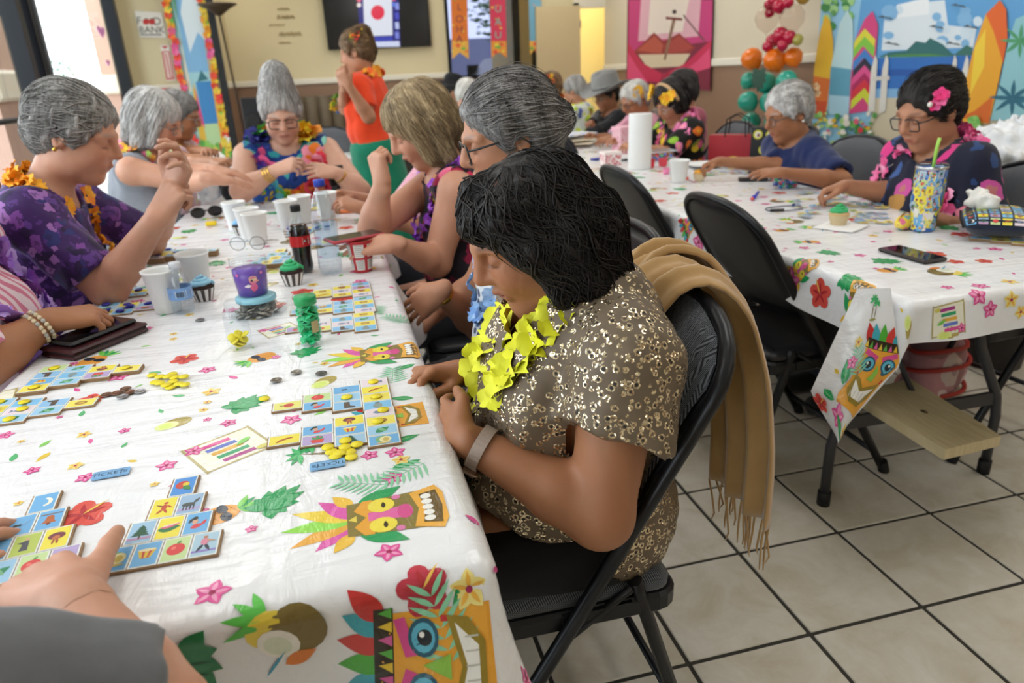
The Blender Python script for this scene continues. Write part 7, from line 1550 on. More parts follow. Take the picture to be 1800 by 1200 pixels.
for i in range(6):
    for j in range(9):
        bgc, polys = ICON[ALLI[(i*5+j*7) % len(ALLI)]]; cx, cy = -.83+1.66*i/5, -.88+1.76*j/8
        for li, (P, c) in enumerate([(rect(0, 0, 1, 1), bgc)]+polys[:4]): pb.add([pouch(cx+(x-.5)*.27, cy+(y-.5)*.17, .0008+.0001*li)[0] for x, y in P], tess([(x, y, 0) for x, y in P]), 0, c)
pb.build('picture_print', printmat('pouch_print', .6), t); MB().tube([(-.088, -.13, .03), (-.092, 0, .032), (-.088, .13, .03)], .003, n=6).build('zip', M_BLACKMETAL, t)
blob('tissue', 0, 0, (.04, .05, .03), plain('tissue_paper', 'efece6', .9), 'crumpled white tissue on the picture pouch', 'tissue', 9, loc=(1.85, 1.71, TZ+.06), amp=.5, freq=40)
board(1.9, 1.5, .8, ['gold', 'jar', 'fish', 'lady'], 'stepped picture board poking out from under the picture pouch', turn=1, stack=2)
# coin purse
p = on(1588, 403); t = empty('coin_purse', (p[0], p[1], TZ+.001), .4, 'small bright coin purse behind the tumbler', 'purse'); s = Sdf(.02); s.ell((0, 0, .022), (.045, .022, .024)); lo, hi = s.bounds(); v, q = surfnet(lambda X: s(X), lo, hi, .004); obj('purse_body', npmesh('purse', v, q), t, floral('purse_print', 'f0d24a', ['f07fa0', '5fb8d0', 'f4e06a', 'e8485a'], 60, .5, .8)); MB().tube([(.04*math.cos(a_), 0, .03+.022*math.sin(a_)) for a_ in [PI*i/12 for i in range(13)]], .0022, n=6).build('purse_clasp', M_GOLD, t)
# napkin, pen, cable loop, tub, plates
def sheetof(name, x, y, w, h, rz, mat, label, cat, n=10, amp=.004, group=None, z=TZ):
    p = on(x, y); b = MB(); r = random.Random(x); a1, a2 = r.random()*6, r.random()*6; V = [((i/n-.5)*w, (j/n-.5)*h, .0015+amp*abs(math.sin(i*.7+a1)*math.sin(j*.6+a2))*(abs(i/n-.5)+abs(j/n-.5))) for j in range(n+1) for i in range(n+1)]
    b.add(V, [(j*(n+1)+i, j*(n+1)+i+1, (j+1)*(n+1)+i+1, (j+1)*(n+1)+i) for j in range(n) for i in range(n)], 0, None, True); o = b.build(name, mat, None, loc=(p[0], p[1], z+.0012), rot=(0, 0, rz)); m = o.modifiers.new('t', 'SOLIDIFY'); m.thickness = .0008; return tag(o, label, cat, group)
M_NAP = plain('napkin_paper', 'f0efee', .9, bump=.2, bscale=300)
sheetof('napkin', 1478, 400, .13, .13, .5, M_NAP, 'white paper napkin under the green cupcake', 'napkin')
p = on(1328, 347); t = empty('blue_marker', (p[0], p[1], TZ+.008), -.72, 'blue dauber brush with red tip', 'pen'); MB().tube([(0, -.075, 0), (0, -.03, .001), (0, .0, 0), (0, .06, .004)], [.008, .0075, .005, .0055], n=10).build('handle', plain('cobalt_plastic', '2f3fd0', .35), t); MB().tube([(0, -.075, 0), (0, -.084, 0)], [.0075, .004], n=10).build('tip', plain('coral_tip', 'e8604a', .5), t)
p = on(1378, 368); t = empty('charging_cable', (p[0], p[1], TZ+.004), 0, 'grey cable coiled in a loop with black plug', 'cable'); MB().tube([(.07*math.cos(a_), .045*math.sin(a_), .001*math.sin(3*a_)) for a_ in [2*PI*i/36 for i in range(36)]], .0022, n=6, closed=True).build('cable', plain('grey_cable', '5f6478', .4), t); MB().tube([(-.07, -.02, .002), (-.03, -.045, .004)], .0055, n=8).build('plug', plain('black_cap', '141416', .5), t); MB().tube([(.05, .02, .004), (.065, .035, .004)], .005, n=8).build('plug', plain('navy_plug', '23306a', .5), t)
def tub(x, y, w, d, h, rz, label, colors, seed, n=50, liding=True):
    p = on(x, y); t = empty('plastic_tub', (p[0], p[1], TZ+.001), rz, label, 'tub'); b = MB()
    def rr(s, z): 
        pts = []
        for (cx, cy, a0) in ((1, 1, 0), (-1, 1, 1), (-1, -1, 2), (1, -1, 3)):
            for k in range(4): a_ = a0*PI/2+k*PI/6; pts.append((cx*(w/2*s-.012)+.012*math.cos(a_), cy*(d/2*s-.012)+.012*math.sin(a_), z))
        return pts
    b.loft([rr(.86, 0), rr(.88, .003), rr(1., h)], cap=False); b.build('tub_wall', M_CLEAR, t); c = MB(); c.loft([rr(1., h), rr(1.05, h+.001), rr(1.05, h+.006), rr(.99, h+.006)], cap=False); c.build('tub_rim', plain('frosted_rim', 'd6dce2', .4), t); r = random.Random(seed)
    for k in range(n): obj('chip', chipmesh(colors[r.randrange(len(colors))]), t, loc=(r.uniform(-.36, .36)*w, r.uniform(-.36, .36)*d, .005+h*.55*k/n), rot=(r.uniform(-.9, .9), r.uniform(-.9, .9), 0))
tub(1378, 330, .125, .09, .05, -.2, 'clear tub of green and blue chips on the second table', ['1fa070', '2f6fc0', '2450a0', 'd84a4a'], 3)
tub(1160, 282, .16, .11, .05, .1, 'blue lidded tub behind the red container', ['2f6fd0', 'e03a4a', '30a060'], 4)
p = on(1328, 318); o = MB().box((-.075, -.03, 0), (.075, .03, .012), bev=.003).build('black_case', plain('black_case', '17171a', .4), None, loc=p, rot=(0, 0, -.5)); tag(o, 'slim black case lying by the clear tub', 'case')
for k, (x, y, c, s, l) in enumerate(((1142, 295, 'd8283a', .028, 'red round container beside the paper towel'), (1165, 292, 'e8485a', .026, 'red round container right of the other one'), (1171, 306, 'f58ab8', .018, 'small pink shot cup by the foam cup'), (1256, 292, 'd84a3a', .02, 'small red cup under the reaching hand'), (1208, 316, 'e0604a', .008, 'tiny red cap beside the foam cup'))):
    p = on(x, y); t = empty('plastic_container', (p[0], p[1], TZ+.001), 0, l, 'container'); MB().lathe([(s*.8, 0), (s*.82, .002), (s, s*1.5), (s*.94, s*1.5), (s*.76, .004), (.0001, .004)], 24).build('container_wall', plain('cont_'+c, c, .3), t); MB().lathe([(s*1.02, s*1.42), (s*1.06, s*1.45), (s*1.04, s*1.56), (s*.95, s*1.56)], 24, cap=False).build('rim', plain('cont_'+c, c, .3), t)
cup(1208, 245, 'clear small cup in front of the black floral blouse', .06, .03)
for x, y, l in ((1090, 280, 'foil-edged white paper plate by the paper towel'), (1240, 293, 'white paper plate in front of the navy shirt')):
    p = on(x, y); b = MB().lathe([(.0001, .001), (.07, .001), (.085, .009), (.11, .014), (.11, .0155), (.085, .0105), (.07, .0025), (.0001, .0025)], 36); tag(b.build('paper_plate', plain('plate_paper', 'eef0f0', .5), None, loc=p), l, 'plate', 'paper plates')
# scattered picture cards on the second table
_cm = {}; r = random.Random(21)
for k in range(90):
    x, y = 1398+r.random()*165, 340+r.random()*50; y += (x-1480)*.06
    if abs(x-1473) < 26 and y > 365: continue
    ic = ALLI[r.randrange(len(ALLI))]
    if ic not in _cm:
        b = MB(); bgc, polys = ICON[ic]; b.box((-.013, -.019, 0), (.013, .019, .0006), col=hexc('e8e8e4')); b.poly(rect(-.0115, -.0172, .0115, .0172), .0007, col=tuple(v*.8 for v in bgc)); [b.poly([((p_-.5)*.023, (q_-.5)*.03) for p_, q_ in P], .0008+.00006*i_, col=c) for i_, (P, c) in enumerate(polys)]; m = b.mesh('card'); m.materials.append(M_PAPER); _cm[ic] = m
    p = on(x, y); o = obj('picture_card', _cm[ic], None, loc=(p[0], p[1], TZ+.0016+.0009*(k % 6)), rot=(r.uniform(-.03, .03), r.uniform(-.03, .03), r.random()*6)); tag(o, 'small picture card scattered in front of the pink garland', 'card', 'scattered picture cards')
for k in range(26):
    x, y = 1245+r.random()*110, 292+r.random()*18; p = on(x, y); o = obj('picture_card', _cm[list(_cm)[k % len(_cm)]], None, loc=(p[0], p[1], TZ+.0016+.0009*(k % 4)), rot=(0, 0, r.random()*6)); tag(o, 'small picture card spread in front of the navy shirt', 'card', 'picture cards by the navy shirt')
# stack of papers, folded cloth, gift box
for k in range(6):
    p = on(1010+6*(k % 3), 262-3*(k % 2)); c = ('e6e2d6', 'd8dcc8', 'e8d8c0', 'd9ddd8', 'dcd2b8', 'e8e6e0')[k]; b = MB().box((-.14, -.19, 0), (.14, .19, .009), bev=.002); o = b.build('folder', plain('folder_'+c, c, .7), None, loc=(p[0], p[1]+.25, TZ+.002+.0105*k), rot=(0, 0, .25*math.sin(k*2.1))); tag(o, ('bottom', 'second', 'third', 'fourth', 'fifth', 'topmost')[k]+' folder of the paper stack beside the man in the grey hat', 'folder', 'stack of folders')
p = at(1015, 240, z=.81); o = MB().box((-.15, -.1, 0), (.15, .1, .012), bev=.004).build('folded_cloth', floral('blue_speck_cloth', 'e6e8ea', ['6a8ad0', '8aa4dc', 'c8a0b0'], 50, .45, .7), None, loc=(p[0], p[1]+.1, TZ+.075), rot=(0, 0, .4)); tag(o, 'folded blue-specked cloth on top of the paper stack', 'cloth')
p = on(1108, 272); t = empty('gift_box', (p[0], p[1]+.08, TZ+.001), .2, 'pink patterned gift box behind the paper towel', 'box'); MB().box((-.07, -.05, 0), (.07, .05, .16), bev=.003).build('box_body', floral('pink_box_print', 'efc2cc', ['e89aae', 'f4dbe0', 'e07f98'], 45, .4, .7), t); MB().box((-.074, -.054, .14), (.074, .054, .165), bev=.003).build('box_lid', fabric('pink_lid', 'efb9c6'), t)
p = on(1080, 292); t = empty('small_gift_box', (p[0], p[1]+.06, TZ+.001), 0, 'small red checked box left of the paper towel', 'box'); MB().box((-.05, -.04, 0), (.05, .04, .07), bev=.003).build('box_body', floral('red_check', 'f0e6e2', ['d0506a', 'e08a90', 'c84a5a'], 90, .5, .9), t); MB().box((-.052, -.042, .058), (.052, .042, .074), bev=.003).build('box_lid', plain('pale_lid', 'efe2de', .6), t)
p = on(1056, 281); tag(MB().box((-.06, -.02, 0), (.06, .02, .012), bev=.003).build('blue_case', plain('blue_case', '2a3a9a', .5), None, loc=p, rot=(0, 0, .1)), 'small blue case left of the paper towel', 'case')
p = on(1190, 262); t = empty('party_favours', (p[0], p[1]+.02, TZ+.001), .1, 'green and blue printed snack bag behind the red containers', 'bag'); s = Sdf(.02); s.ell((0, 0, .03), (.12, .06, .032)); lo, hi = s.bounds(); v, q = surfnet(lambda X: np.maximum(s(X)-.006*vnoise(X, 40, 4), -X[:, 2]).astype(np.float32), lo, hi, .006, mar=.01); obj('bag_body', npmesh('snackbag', v, q), t, floral('snack_print', '2f8a4a', ['3fa0d8', '2a56b0', 'e8d04a', '1f6a3a'], 22, .6, .9)); MB().box((-.12, -.004, .02), (-.105, .004, .05)).build('bag_seal', plain('seal', 'd8d8d8', .4), t)
# far tables: plates, bottle, heap
for x, y, Y, l in ((440, 232, 5.0, 'crumpled white paper heap on the far table'), (505, 225, 5.2, 'second white paper heap on the far table')): q = at(x, y, z=TZ); blob('paper_heap', 0, 0, (.16, .11, .05), plain('tissue_paper', 'efece6', .9), l, 'paper', int(x), loc=(q[0], min(max(q[1], 4.9), 5.4), TZ+.002), amp=.4, freq=24, res=.012)
q = (-.86, 4.92, TZ); t = empty('far_bottle', q, 0, 'clear water bottle on the far table', 'bottle'); MB().lathe([(.02, 0), (.033, .004), (.033, .15), (.014, .2), (.013, .215)], 20).build('bottle_wall', M_CLEARB, t); MB().lathe([(.0001, .23), (.015, .23), (.015, .213), (.0001, .213)], 16).build('bottle_cap', plain('white_cap', 'd9dde2', .4), t)
# ================================================================== wall decor
class Art:
    """flat printed picture on a real plane; shapes are given where the photo shows them on that plane"""
    def __init__(s, **pl): s.pl = pl; s.b = MB(); s.k = 0; s.ax = list(pl)[0]
    def P(s, x, y, lift=0.):
        p = at(x, y, **s.pl).copy(); i = 1 if s.ax == 'Y' else 0; p[i] -= lift; return p
    def poly(s, pts, col, sm=False):
        s.k += 1; T = tess([(x, -y, 0) for x, y in pts]); s.b.add([s.P(x, y, .0015+.00016*s.k) for x, y in pts], T, 0, hexc(col) if isinstance(col, str) else col); return s
    def blobs(s, n, x0, x1, y0, y1, r0, r1, cols, seed):
        r = random.Random(seed)
        for _ in range(n): a = r.uniform(r0, r1); s.poly(circ(r.uniform(x0, x1), r.uniform(y0, y1), a, 9, a*r.uniform(.6, 1.2)), cols[r.randrange(len(cols))])
        return s
def pq(l, ox, oy, k): return [(ox+a/k, oy+b/k) for a, b in l]
M_WALLART = printmat('wall_print', .6)
# --- crimson tapestry with open book
A = Art(X=XR-.03); t = empty('tapestry', tuple(at(1175, 150, X=XR-.03)), 0, 'crimson wall tapestry of an open book and cross', 'tapestry'); base = Vector(t.location)
q = lambda l: pq(l, 900, 0, 3.6)
A.poly([(1104, -60), (1255, -60), (1248, 159), (1101, 145)], '7a2038'); A.poly(q([(740, 0), (1270, 0), (1265, 260), (735, 330)]), 'c23a76'); A.poly(q([(820, -40), (1200, -40), (1180, 230), (800, 260)]), 'dcaab4'); A.poly(q([(880, -40), (1130, -40), (1080, 200), (860, 220)]), 'e6d8c8')
A.poly(q([(770, 330), (900, 205), (960, 260), (1060, 210), (1160, 300), (1120, 340), (960, 360), (850, 350)]), '93352e'); A.poly(q([(790, 320), (905, 225), (958, 285), (945, 340)]), 'b5523f'); A.poly(q([(968, 285), (1060, 225), (1145, 300), (1100, 325), (970, 340)]), 'a9443a'); A.poly(q([(800, 345), (1130, 340), (1080, 420), (860, 430)]), 'd6c4a4')
A.poly(q([(735, 270), (830, 400), (960, 470), (1100, 400), (1262, 250), (1258, 420), (1000, 530), (730, 500)]), 'c4284f'); A.poly(q([(735, 330), (790, 420), (860, 520), (730, 510)]), 'e04a78'); A.poly(q([(1255, 300), (1180, 380), (1060, 470), (1020, 500), (1255, 430)]), 'dd4a74'); A.poly(q([(950, 460), (1000, 460), (1020, 560), (930, 550)]), 'a81f42')
A.poly(q([(1020, 110), (1040, 112), (975, 380), (960, 378)]), '8a6a52'); A.poly(q([(975, 105), (1080, 115), (1080, 130), (975, 122)]), '7a2f2a'); A.poly(q(circ(1030, 75, 14, 8)), '3a2a26')
for i in range(7): A.poly(q(leafp(1085+18*i, 90+24*i, 1110+20*i, 130+22*i, 5)), '6a4a42')
MB().add([tuple(A.P(*c)) for c in ((1104, -60), (1255, -60), (1248, 159), (1101, 145))], [(0, 1, 2, 3)]).build('cloth', M_WALLART, t).matrix_parent_inverse = Matrix.Translation(base).inverted()
o = A.b.build('picture', M_WALLART, t); o.matrix_parent_inverse = Matrix.Translation(base).inverted()
# --- surf backdrop
A = Art(X=XR-.03); t = empty('beach_backdrop', tuple(at(1620, 240, X=XR-.03)), 0, 'vinyl backdrop of surfboards, island and sea on the right wall', 'backdrop'); base = Vector(t.location)
q = lambda l: pq(l, 1300, 0, 3.6); C4 = [(1447, -40), (1960, -40), (1935, 330), (1425, 252)]
A.poly(C4, '8fc3e0'); A.poly([(1520, -40), (1960, -40), (1960, 100), (1500, 100)], '5f9fd2'); A.poly(q([(920, 90), (1100, 20), (1300, 0), (1320, 160), (1500, 180), (1480, 300), (900, 320)]), 'd9e3ea'); A.poly(q([(1000, 30), (1200, -20), (1200, 90), (950, 120)]), 'e8edf0'); A.blobs(14, 1560, 1720, 0, 80, 6, 16, ['dfe8ee', 'cfdfea', '7fb2da'], 3)
A.poly(q([(870, 365), (1500, 352), (2300, 340), (2300, 640), (860, 620)]), '2f6db8'); A.poly(q([(870, 440), (1500, 430), (2300, 430), (2300, 470), (870, 480)]), '2458a4'); A.poly(q([(860, 560), (1460, 560), (1460, 640), (860, 640)]), '7fb0d8'); A.poly(q([(860, 620), (2300, 600), (2300, 900), (800, 920)]), 'cfc3a8')
A.poly(q([(885, 360), (950, 330), (1060, 320), (1120, 260), (1180, 270), (1210, 240), (1290, 280), (1350, 340), (1500, 350)]), '2f6a6a'); A.poly(q([(885, 362), (1000, 345), (1200, 340), (1360, 355)]), '4f8a4a'); A.poly(q([(1370, 340), (1440, 285), (1475, 300), (1480, 350)]), '3a6f66')
A.blobs(26, 1448, 1500, -5, 48, 3, 9, ['5fa05a', '3f8a4a', '7fbf6a', '9fd08a'], 5)
A.poly(q([(460, 700), (480, 420), (515, 200), (550, 90), (580, 130), (600, 260), (595, 480), (550, 740)]), 'e3b52e'); A.poly(q([(460, 700), (476, 480), (590, 500), (548, 740)]), 'd8702c'); A.poly(q([(455, 740), (462, 640), (560, 640), (545, 760)]), 'cc4f2a')
A.poly(q([(560, 700), (590, 400), (640, 150), (690, 60), (725, 140), (725, 420), (690, 720)]), 'b9d8dc'); A.poly(q([(565, 700), (585, 420), (725, 440), (700, 720)]), '5f9fb8'); A.poly(q([(572, 720), (575, 600), (705, 610), (695, 740)]), 'a9cfe0')
A.poly(q([(700, 720), (710, 500), (740, 250), (800, 120), (850, 70), (885, 160), (870, 350), (830, 700)]), 'd0447c')
for z0, c in ((200, 'd8d23e'), (250, '7fc044'), (330, '3f7fc4'), (385, '2a2a3a'), (430, 'd8508a'), (480, 'a8245a'), (520, 'd0303f'), (575, 'c9cf3a')): A.poly(q([(735-(z0-200)*.05, z0+60), (800, z0-20), (868-(z0-200)*.05, z0+50), (860-(z0-200)*.06, z0+110), (790, z0+40), (728-(z0-200)*.05, z0+120)]), c)
for x in (930, 860, 1365, 1440): A.poly(q([(x-40, 720), (x-18, 440), (x+8, 345), (x+22, 380), (x+4, 700)]), 'd8d4cc')
A.poly(q([(850, 485), (960, 480), (960, 505), (850, 510)]), 'd0ccc4'); A.poly(q([(1330, 500), (1480, 490), (1480, 520), (1330, 525)]), 'd0ccc4')
A.poly(q([(1390, 770), (1430, 560), (1500, 280), (1570, 90), (1660, 0), (1700, 60), (1708, 240), (1650, 520), (1590, 780)]), 'e8a52c'); A.poly(q([(1570, 90), (1660, 0), (1700, 60), (1708, 240), (1680, 400), (1620, 200)]), 'e0662a'); A.poly(q([(1410, 740), (1500, 700), (1620, 600), (1590, 780)]), 'd86a2a'); A.poly(q([(1500, 300), (1570, 180), (1560, 420), (1470, 600)]), 'f0cc3e')
A.poly(q([(1600, 760), (1660, 520), (1715, 260), (1760, 120), (1900, 60), (2100, 760)]), '8fc4cc'); A.poly(q([(1690, 640), (1900, 600), (1900, 640), (1690, 660)]), '2f6f88')
for a in range(8): A.poly(q(leafp(1740, 620, 1740+150*math.cos(a*.8), 620+120*math.sin(a*.8), 14)), '2f6a7f'); A.poly(q(leafp(1790, 260, 1790+130*math.cos(a*.8), 260+110*math.sin(a*.8), 12)), '4f9a6a')
for x, y in ((1255, 160), (1470, 160), (970, 265), (1360, 265), (930, 100), (1395, 25)): A.poly(q([(x-45, y+8), (x-10, y-4), (x, y+6), (x+40, y+10), (x+55, y+24), (x+5, y+14)]), '4a545c')
A.blobs(60, 1428, 1545, 198, 252, 2.5, 7, ['4f9a4a', '6fb85a', '3f8a3f', 'a8d07a', 'e8e2d8'], 8); A.blobs(26, 1430, 1540, 205, 252, 2.5, 5.5, ['e0b52a', 'd83a4a', 'f0ece2', 'e05f7a', 'f2d24a'], 9); A.blobs(20, 1710, 1730, 205, 225, 3, 6, ['6fb85a', '8fc86a'], 10)
cl = MB(); n = 14; C4v = [np.array(A.P(*c)) for c in C4]; V = []
for j in range(9):
    for i in range(n+1): u, w_ = i/n, j/8; p = (C4v[0]*(1-u)+C4v[1]*u)*(1-w_)+(C4v[3]*(1-u)+C4v[2]*u)*w_; V.append(tuple(p))
cl.add(V, [(j*(n+1)+i, j*(n+1)+i+1, (j+1)*(n+1)+i+1, (j+1)*(n+1)+i) for j in range(8) for i in range(n)]); [b_.matrix_parent_inverse.identity() for b_ in ()]
for nm, mb in (('vinyl_sheet', cl), ('picture', A.b)): mb.build(nm, M_WALLART if nm == 'picture' else plain('backdrop_vinyl', '8fb8d0', .5), t).matrix_parent_inverse = Matrix.Translation(base).inverted()
# --- television
x0, x1 = at(571, 40, Y=YB)[0], at(754, 40, Y=YB)[0]; zb = at(665, 85, Y=YB)[2]; wd = x1-x0; hh = wd*.56; t = empty('television', ((x0+x1)/2, YB-.02, zb), 0, 'large black wall television showing a red ball', 'television')
MB().box((-wd/2, -.06, 0), (wd/2, 0, hh), bev=.006).build('casing', plain('tv_black', '0b0b0d', .25), t); sc = MB(); M_TV = NT('lit_screen'); a_ = M_TV.add('ShaderNodeVertexColor', layer_name='Col'); M_TV.base((.01, .01, .01)); M_TV.link(a_.outputs[0], M_TV.b.inputs['Emission Color']); M_TV.set(Emission_Strength=.95, Roughness=.15)
def tvp(P, c): tvp.k += 1; V = []; [V.append((at(x, y, Y=YB-.08)[0]-(x0+x1)/2, -.061-.0006*tvp.k, at(x, y, Y=YB-.08)[2]-zb)) for x, y in P]; sc.add(V, [t_[::1] for t_ in tess([(x, -y, 0) for x, y in P])], 0, hexc(c) if isinstance(c, str) else c)
tvp.k = 0; tvp([(573, -40), (751, -44), (751, 80), (582, 84)], '050507'); tvp([(626, -42), (699, -44), (704, 82), (634, 84)], '1c1f78'); tvp([(637, -42), (688, -44), (690, 62), (641, 64)], 'dfe3ee'); tvp(circ(664, 22, 12, 20, 13), 'e02848'); tvp([(642, 66), (690, 64), (690, 72), (642, 74)], '3a44b0'); tvp([(640, 74), (702, 72), (703, 82), (641, 83)], 'cfd6f0')
for k in range(4): tvp([(694, 5+17*k), (701, 5+17*k), (702, 17+17*k), (695, 17+17*k)], ('8a94e0', '4a50c0', 'b9c4ee', '7a84d8')[k])
tvp(circ(631, 0, 4, 10), 'e8607a'); tvp(circ(631, 9, 4, 10), 'efe6e0'); tvp(circ(692, 8, 4, 10), '5a7ad8'); tvp(circ(692, -2, 4, 10), 'e05a80'); sc.build('screen', M_TV.m, t)
# --- hanging banners in the window
def banner(xa, xb, col, letters, lc, label, tail=104, Y=YB-.1, extra=None):
    A = Art(Y=Y); t = empty('hanging_banner', tuple(at((xa+xb)/2, 50, Y=Y)), 0, label, 'banner', 'window banners'); base = Vector(t.location); m = (xa+xb)/2; s = 4
    P = [(xa, -45), (xb, -45), (xb+s, tail), (m+s*.6, tail-12), (xa+s, tail)]; A.poly(P, col); A.poly([(xa+3, 72), (xb+3, 72), (xb+s, tail), (m+s*.6, tail-12), (xa+s, tail)], extra or 'e8b04a'); A.blobs(10, xa+4, xb+1, 74, 92, 2, 4, ['e8d24a', 'e0503a', '6fae4a', 'f0a03a'], int(xa)); A.blobs(6, xa+4, xb, -5, 70, 1.2, 2.2, ['f2d24a', 'f08a3a', '7fc05a'], int(xb))
    for ch, y in letters:
        v, f = textmesh(ch, 22, 0, .02); A.k += 1; A.b.add([A.P(m+2+p[0]*.8, y-p[1]*.8, .0015+.00016*A.k) for p in v], f, 0, hexc(lc))
    MB().add([tuple(A.P(*p)) for p in P], [(0, 1, 2, 3, 4)]).build('cloth', fabric('banner_'+col, col), t).matrix_parent_inverse = Matrix.Translation(base).inverted(); A.b.build('banner_print', M_WALLART, t).matrix_parent_inverse = Matrix.Translation(base).inverted()
banner(791, 820, 'e07a2a', (('A', -8), ('L', 13), ('O', 34), ('H', 52), ('A', 69)), '8a3a4a', 'orange ALOHA banner hanging in the tinted window'); banner(860, 887, 'd83a5a', (('L', -8), ('U', 16), ('A', 39), ('U', 62)), '6fb8a8', 'pink LUAU banner hanging in the tinted window', 102, extra='e8943a'); banner(928, 950, '6fa8c0', (), 'ffffff', 'pale blue banner half hidden by the open door', 96)
# --- signs on the short wall
A = Art(Y=YP-.014); t = empty('wall_sign', tuple(at(265, 45, Y=YP-.014)), 0, 'white FOOD BANK sign with two tomatoes', 'sign'); base = Vector(t.location); c = [(236, 19), (284, 22), (293, 67), (246, 65)]; A.poly(c, 'e9e6dc')
for ch, x, y, s in (('F', 245, 37, 19), ('D', 277, 38, 19), ('BANK', 266, 53, 17)): v, f = textmesh(ch, s, 0, .02); A.k += 1; A.b.add([A.P(x+p[0]+.1*(y-45)-p[1]*.12, y-p[1], .0015+.00016*A.k) for p in v], f, 0, hexc('1d1a18'))
for x in (257, 267): A.poly(circ(x, 38, 6, 14, 5.5), 'c4302a'); A.poly(leafp(x-3, 33, x+3, 33, 1), '3a6a3a')
A.poly([(246, 60), (284, 60), (285, 62), (247, 62)], '1d1a18'); MB().add([tuple(A.P(*p)) for p in c], [(0, 1, 2, 3)]).build('panel', plain('sign_white', 'e9e6dc', .5), t).matrix_parent_inverse = Matrix.Translation(base).inverted(); A.b.build('lettering', M_WALLART, t).matrix_parent_inverse = Matrix.Translation(base).inverted()
A = Art(Y=YP-.014); t = empty('fire_sign', tuple(at(296, 110, Y=YP-.014)), 0, 'white and red fire extinguisher arrow sign', 'sign'); base = Vector(t.location); c = [(281, 79), (297, 79), (309, 141), (293, 142)]; A.poly(c, 'efe9e0'); A.poly([(283, 81), (296, 81), (290, 86)], 'c8322f'); A.poly([(284, 90), (298, 90), (307, 139), (293, 140)], 'c8322f'); A.poly([(287, 92), (296, 92), (304, 136), (295, 137)], 'efe9e0')
for k in range(9): A.poly([(289+1.0*k, 95+4.6*k), (294+1.0*k, 95+4.6*k), (294.6+1.0*k, 98+4.6*k), (289.6+1.0*k, 98+4.6*k)], 'd0605a')
MB().add([tuple(A.P(*p)) for p in c], [(0, 1, 2, 3)]).build('panel', plain('sign_white', 'e9e6dc', .5), t).matrix_parent_inverse = Matrix.Translation(base).inverted(); A.b.build('sign_print', M_WALLART, t).matrix_parent_inverse = Matrix.Translation(base).inverted()
p = at(290, 156, Y=YP-.12); t = empty('fire_extinguisher', (p[0], YP-.11, .75), 0, 'red fire extinguisher hanging under its arrow sign', 'extinguisher'); MB().lathe([(.0001, 0), (.065, 0), (.07, .02), (.07, .36), (.05, .42), (.02, .44), (.0001, .44)], 24).build('cylinder', plain('red_enamel', 'b8241f', .35), t); MB().box((-.05, -.03, .44), (.05, .03, .5), bev=.01).build('valve', plain('red_enamel', 'b8241f', .35), t); MB().tube([(.03, 0, .46), (.09, 0, .4), (.085, 0, .15)], .01).build('hose', M_RUB, t)
# --- beach curtain with flower strings
Yc = YP-.06; xa, xb = at(301, 60, Y=Yc)[0], at(368, 60, Y=Yc)[0]; t = empty('beach_curtain', (xa, Yc, .3), 0, 'narrow beach scene curtain edged with flower strings', 'curtain'); W2 = xb-xa; b = MB(); b.add([(0, 0, 0), (W2, 0, 0), (W2, 0, 2.3), (0, 0, 2.3)], [(0, 1, 2, 3)]); b.build('sheet', fabric('curtain_cloth', 'a8d0dc'), t); pr = MB(); k_ = [0]
def cp(P, c): k_[0] += 1; pr.poly([(x*W2, z) for x, z in P], 0, col=hexc(c), M=Matrix(((1, 0, 0, 0), (0, 0, -1, -.002-.0005*k_[0]), (0, 1, 0, 0), (0, 0, 0, 1))))
cp(rect(0, 0, 1, 2.3), '9fd0d8'); cp(rect(.25, 1.1, 1, 2.3), '7fb4dc'); cp([(.4, 1.3), (.7, 1.5), (1, 1.35), (1, 1.9), (.6, 2.0), (.35, 1.7)], 'd8e6ee'); cp([(.45, 1.0), (.6, 1.12), (.75, 1.02)], '2f6f7a'); cp(rect(.4, .55, .85, 1.0), '3a86c4'); cp(rect(.2, 0, 1, .55), 'b8d8a0'); cp([(.2, .2), (.28, .9), (.34, 1.0), (.4, .4)], 'e0b43a'); cp([(.28, .6), (.36, .95), (.42, .5)], 'd8447a'); cp([(.78, .1), (.84, 1.5), (.92, .1)], 'e8b23a'); cp([(.15, .9), (.2, 1.5), (.26, .9)], 'e8e2d0')
for k in range(30): r_ = random.Random(k); cp(circ(r_.uniform(.1, .9), r_.uniform(.0, .35), .07, 8, .05), ('5faf4a', '8fca5a', 'e05f4a', 'f0d24a')[k % 4])
for k in range(12): r_ = random.Random(k+40); cp(leafp(.05+.1*(k % 3), 2.2, .0+r_.random()*.4, 1.5+.05*k, .03), '4f9a5a')
pr.build('picture', M_WALLART, t)
for side in (0.02, W2-.02):
    s_ = MB().tube([(side, -.02, .2), (side, -.02, 2.28)], .004, n=5).build('flower_string', plain('lei_string_g', '5a8a4a', .6), t); r_ = random.Random(side)
    for k in range(40): cs = (('e8343a', 'f0503a'), ('f0c82a', 'f2a02a'), ('f07fb0', 'e85f9a'), ('f4f0e6', 'f0d24a'), ('f28a2a', 'f0503a'), ('6fc04a', 'f2d24a'))[r_.randrange(6)]; o = obj('blossom', flowermesh(cs, 5, 200+k % 3), s_, loc=(side+r_.uniform(-.02, .02), -.035, .22+.052*k), rot=(PI/2+r_.uniform(-.4, .4), r_.uniform(-.5, .5), 0), scale=(.042,)*3)
p = at(378, 60, Y=YP-.1); tag(MB().box((-.035, -.03, 0), (.035, .03, 2.6)).build('black_post', M_BLACKMETAL, None, loc=(p[0], YP-.1, 0)), 'black post beside the beach curtain', 'post')
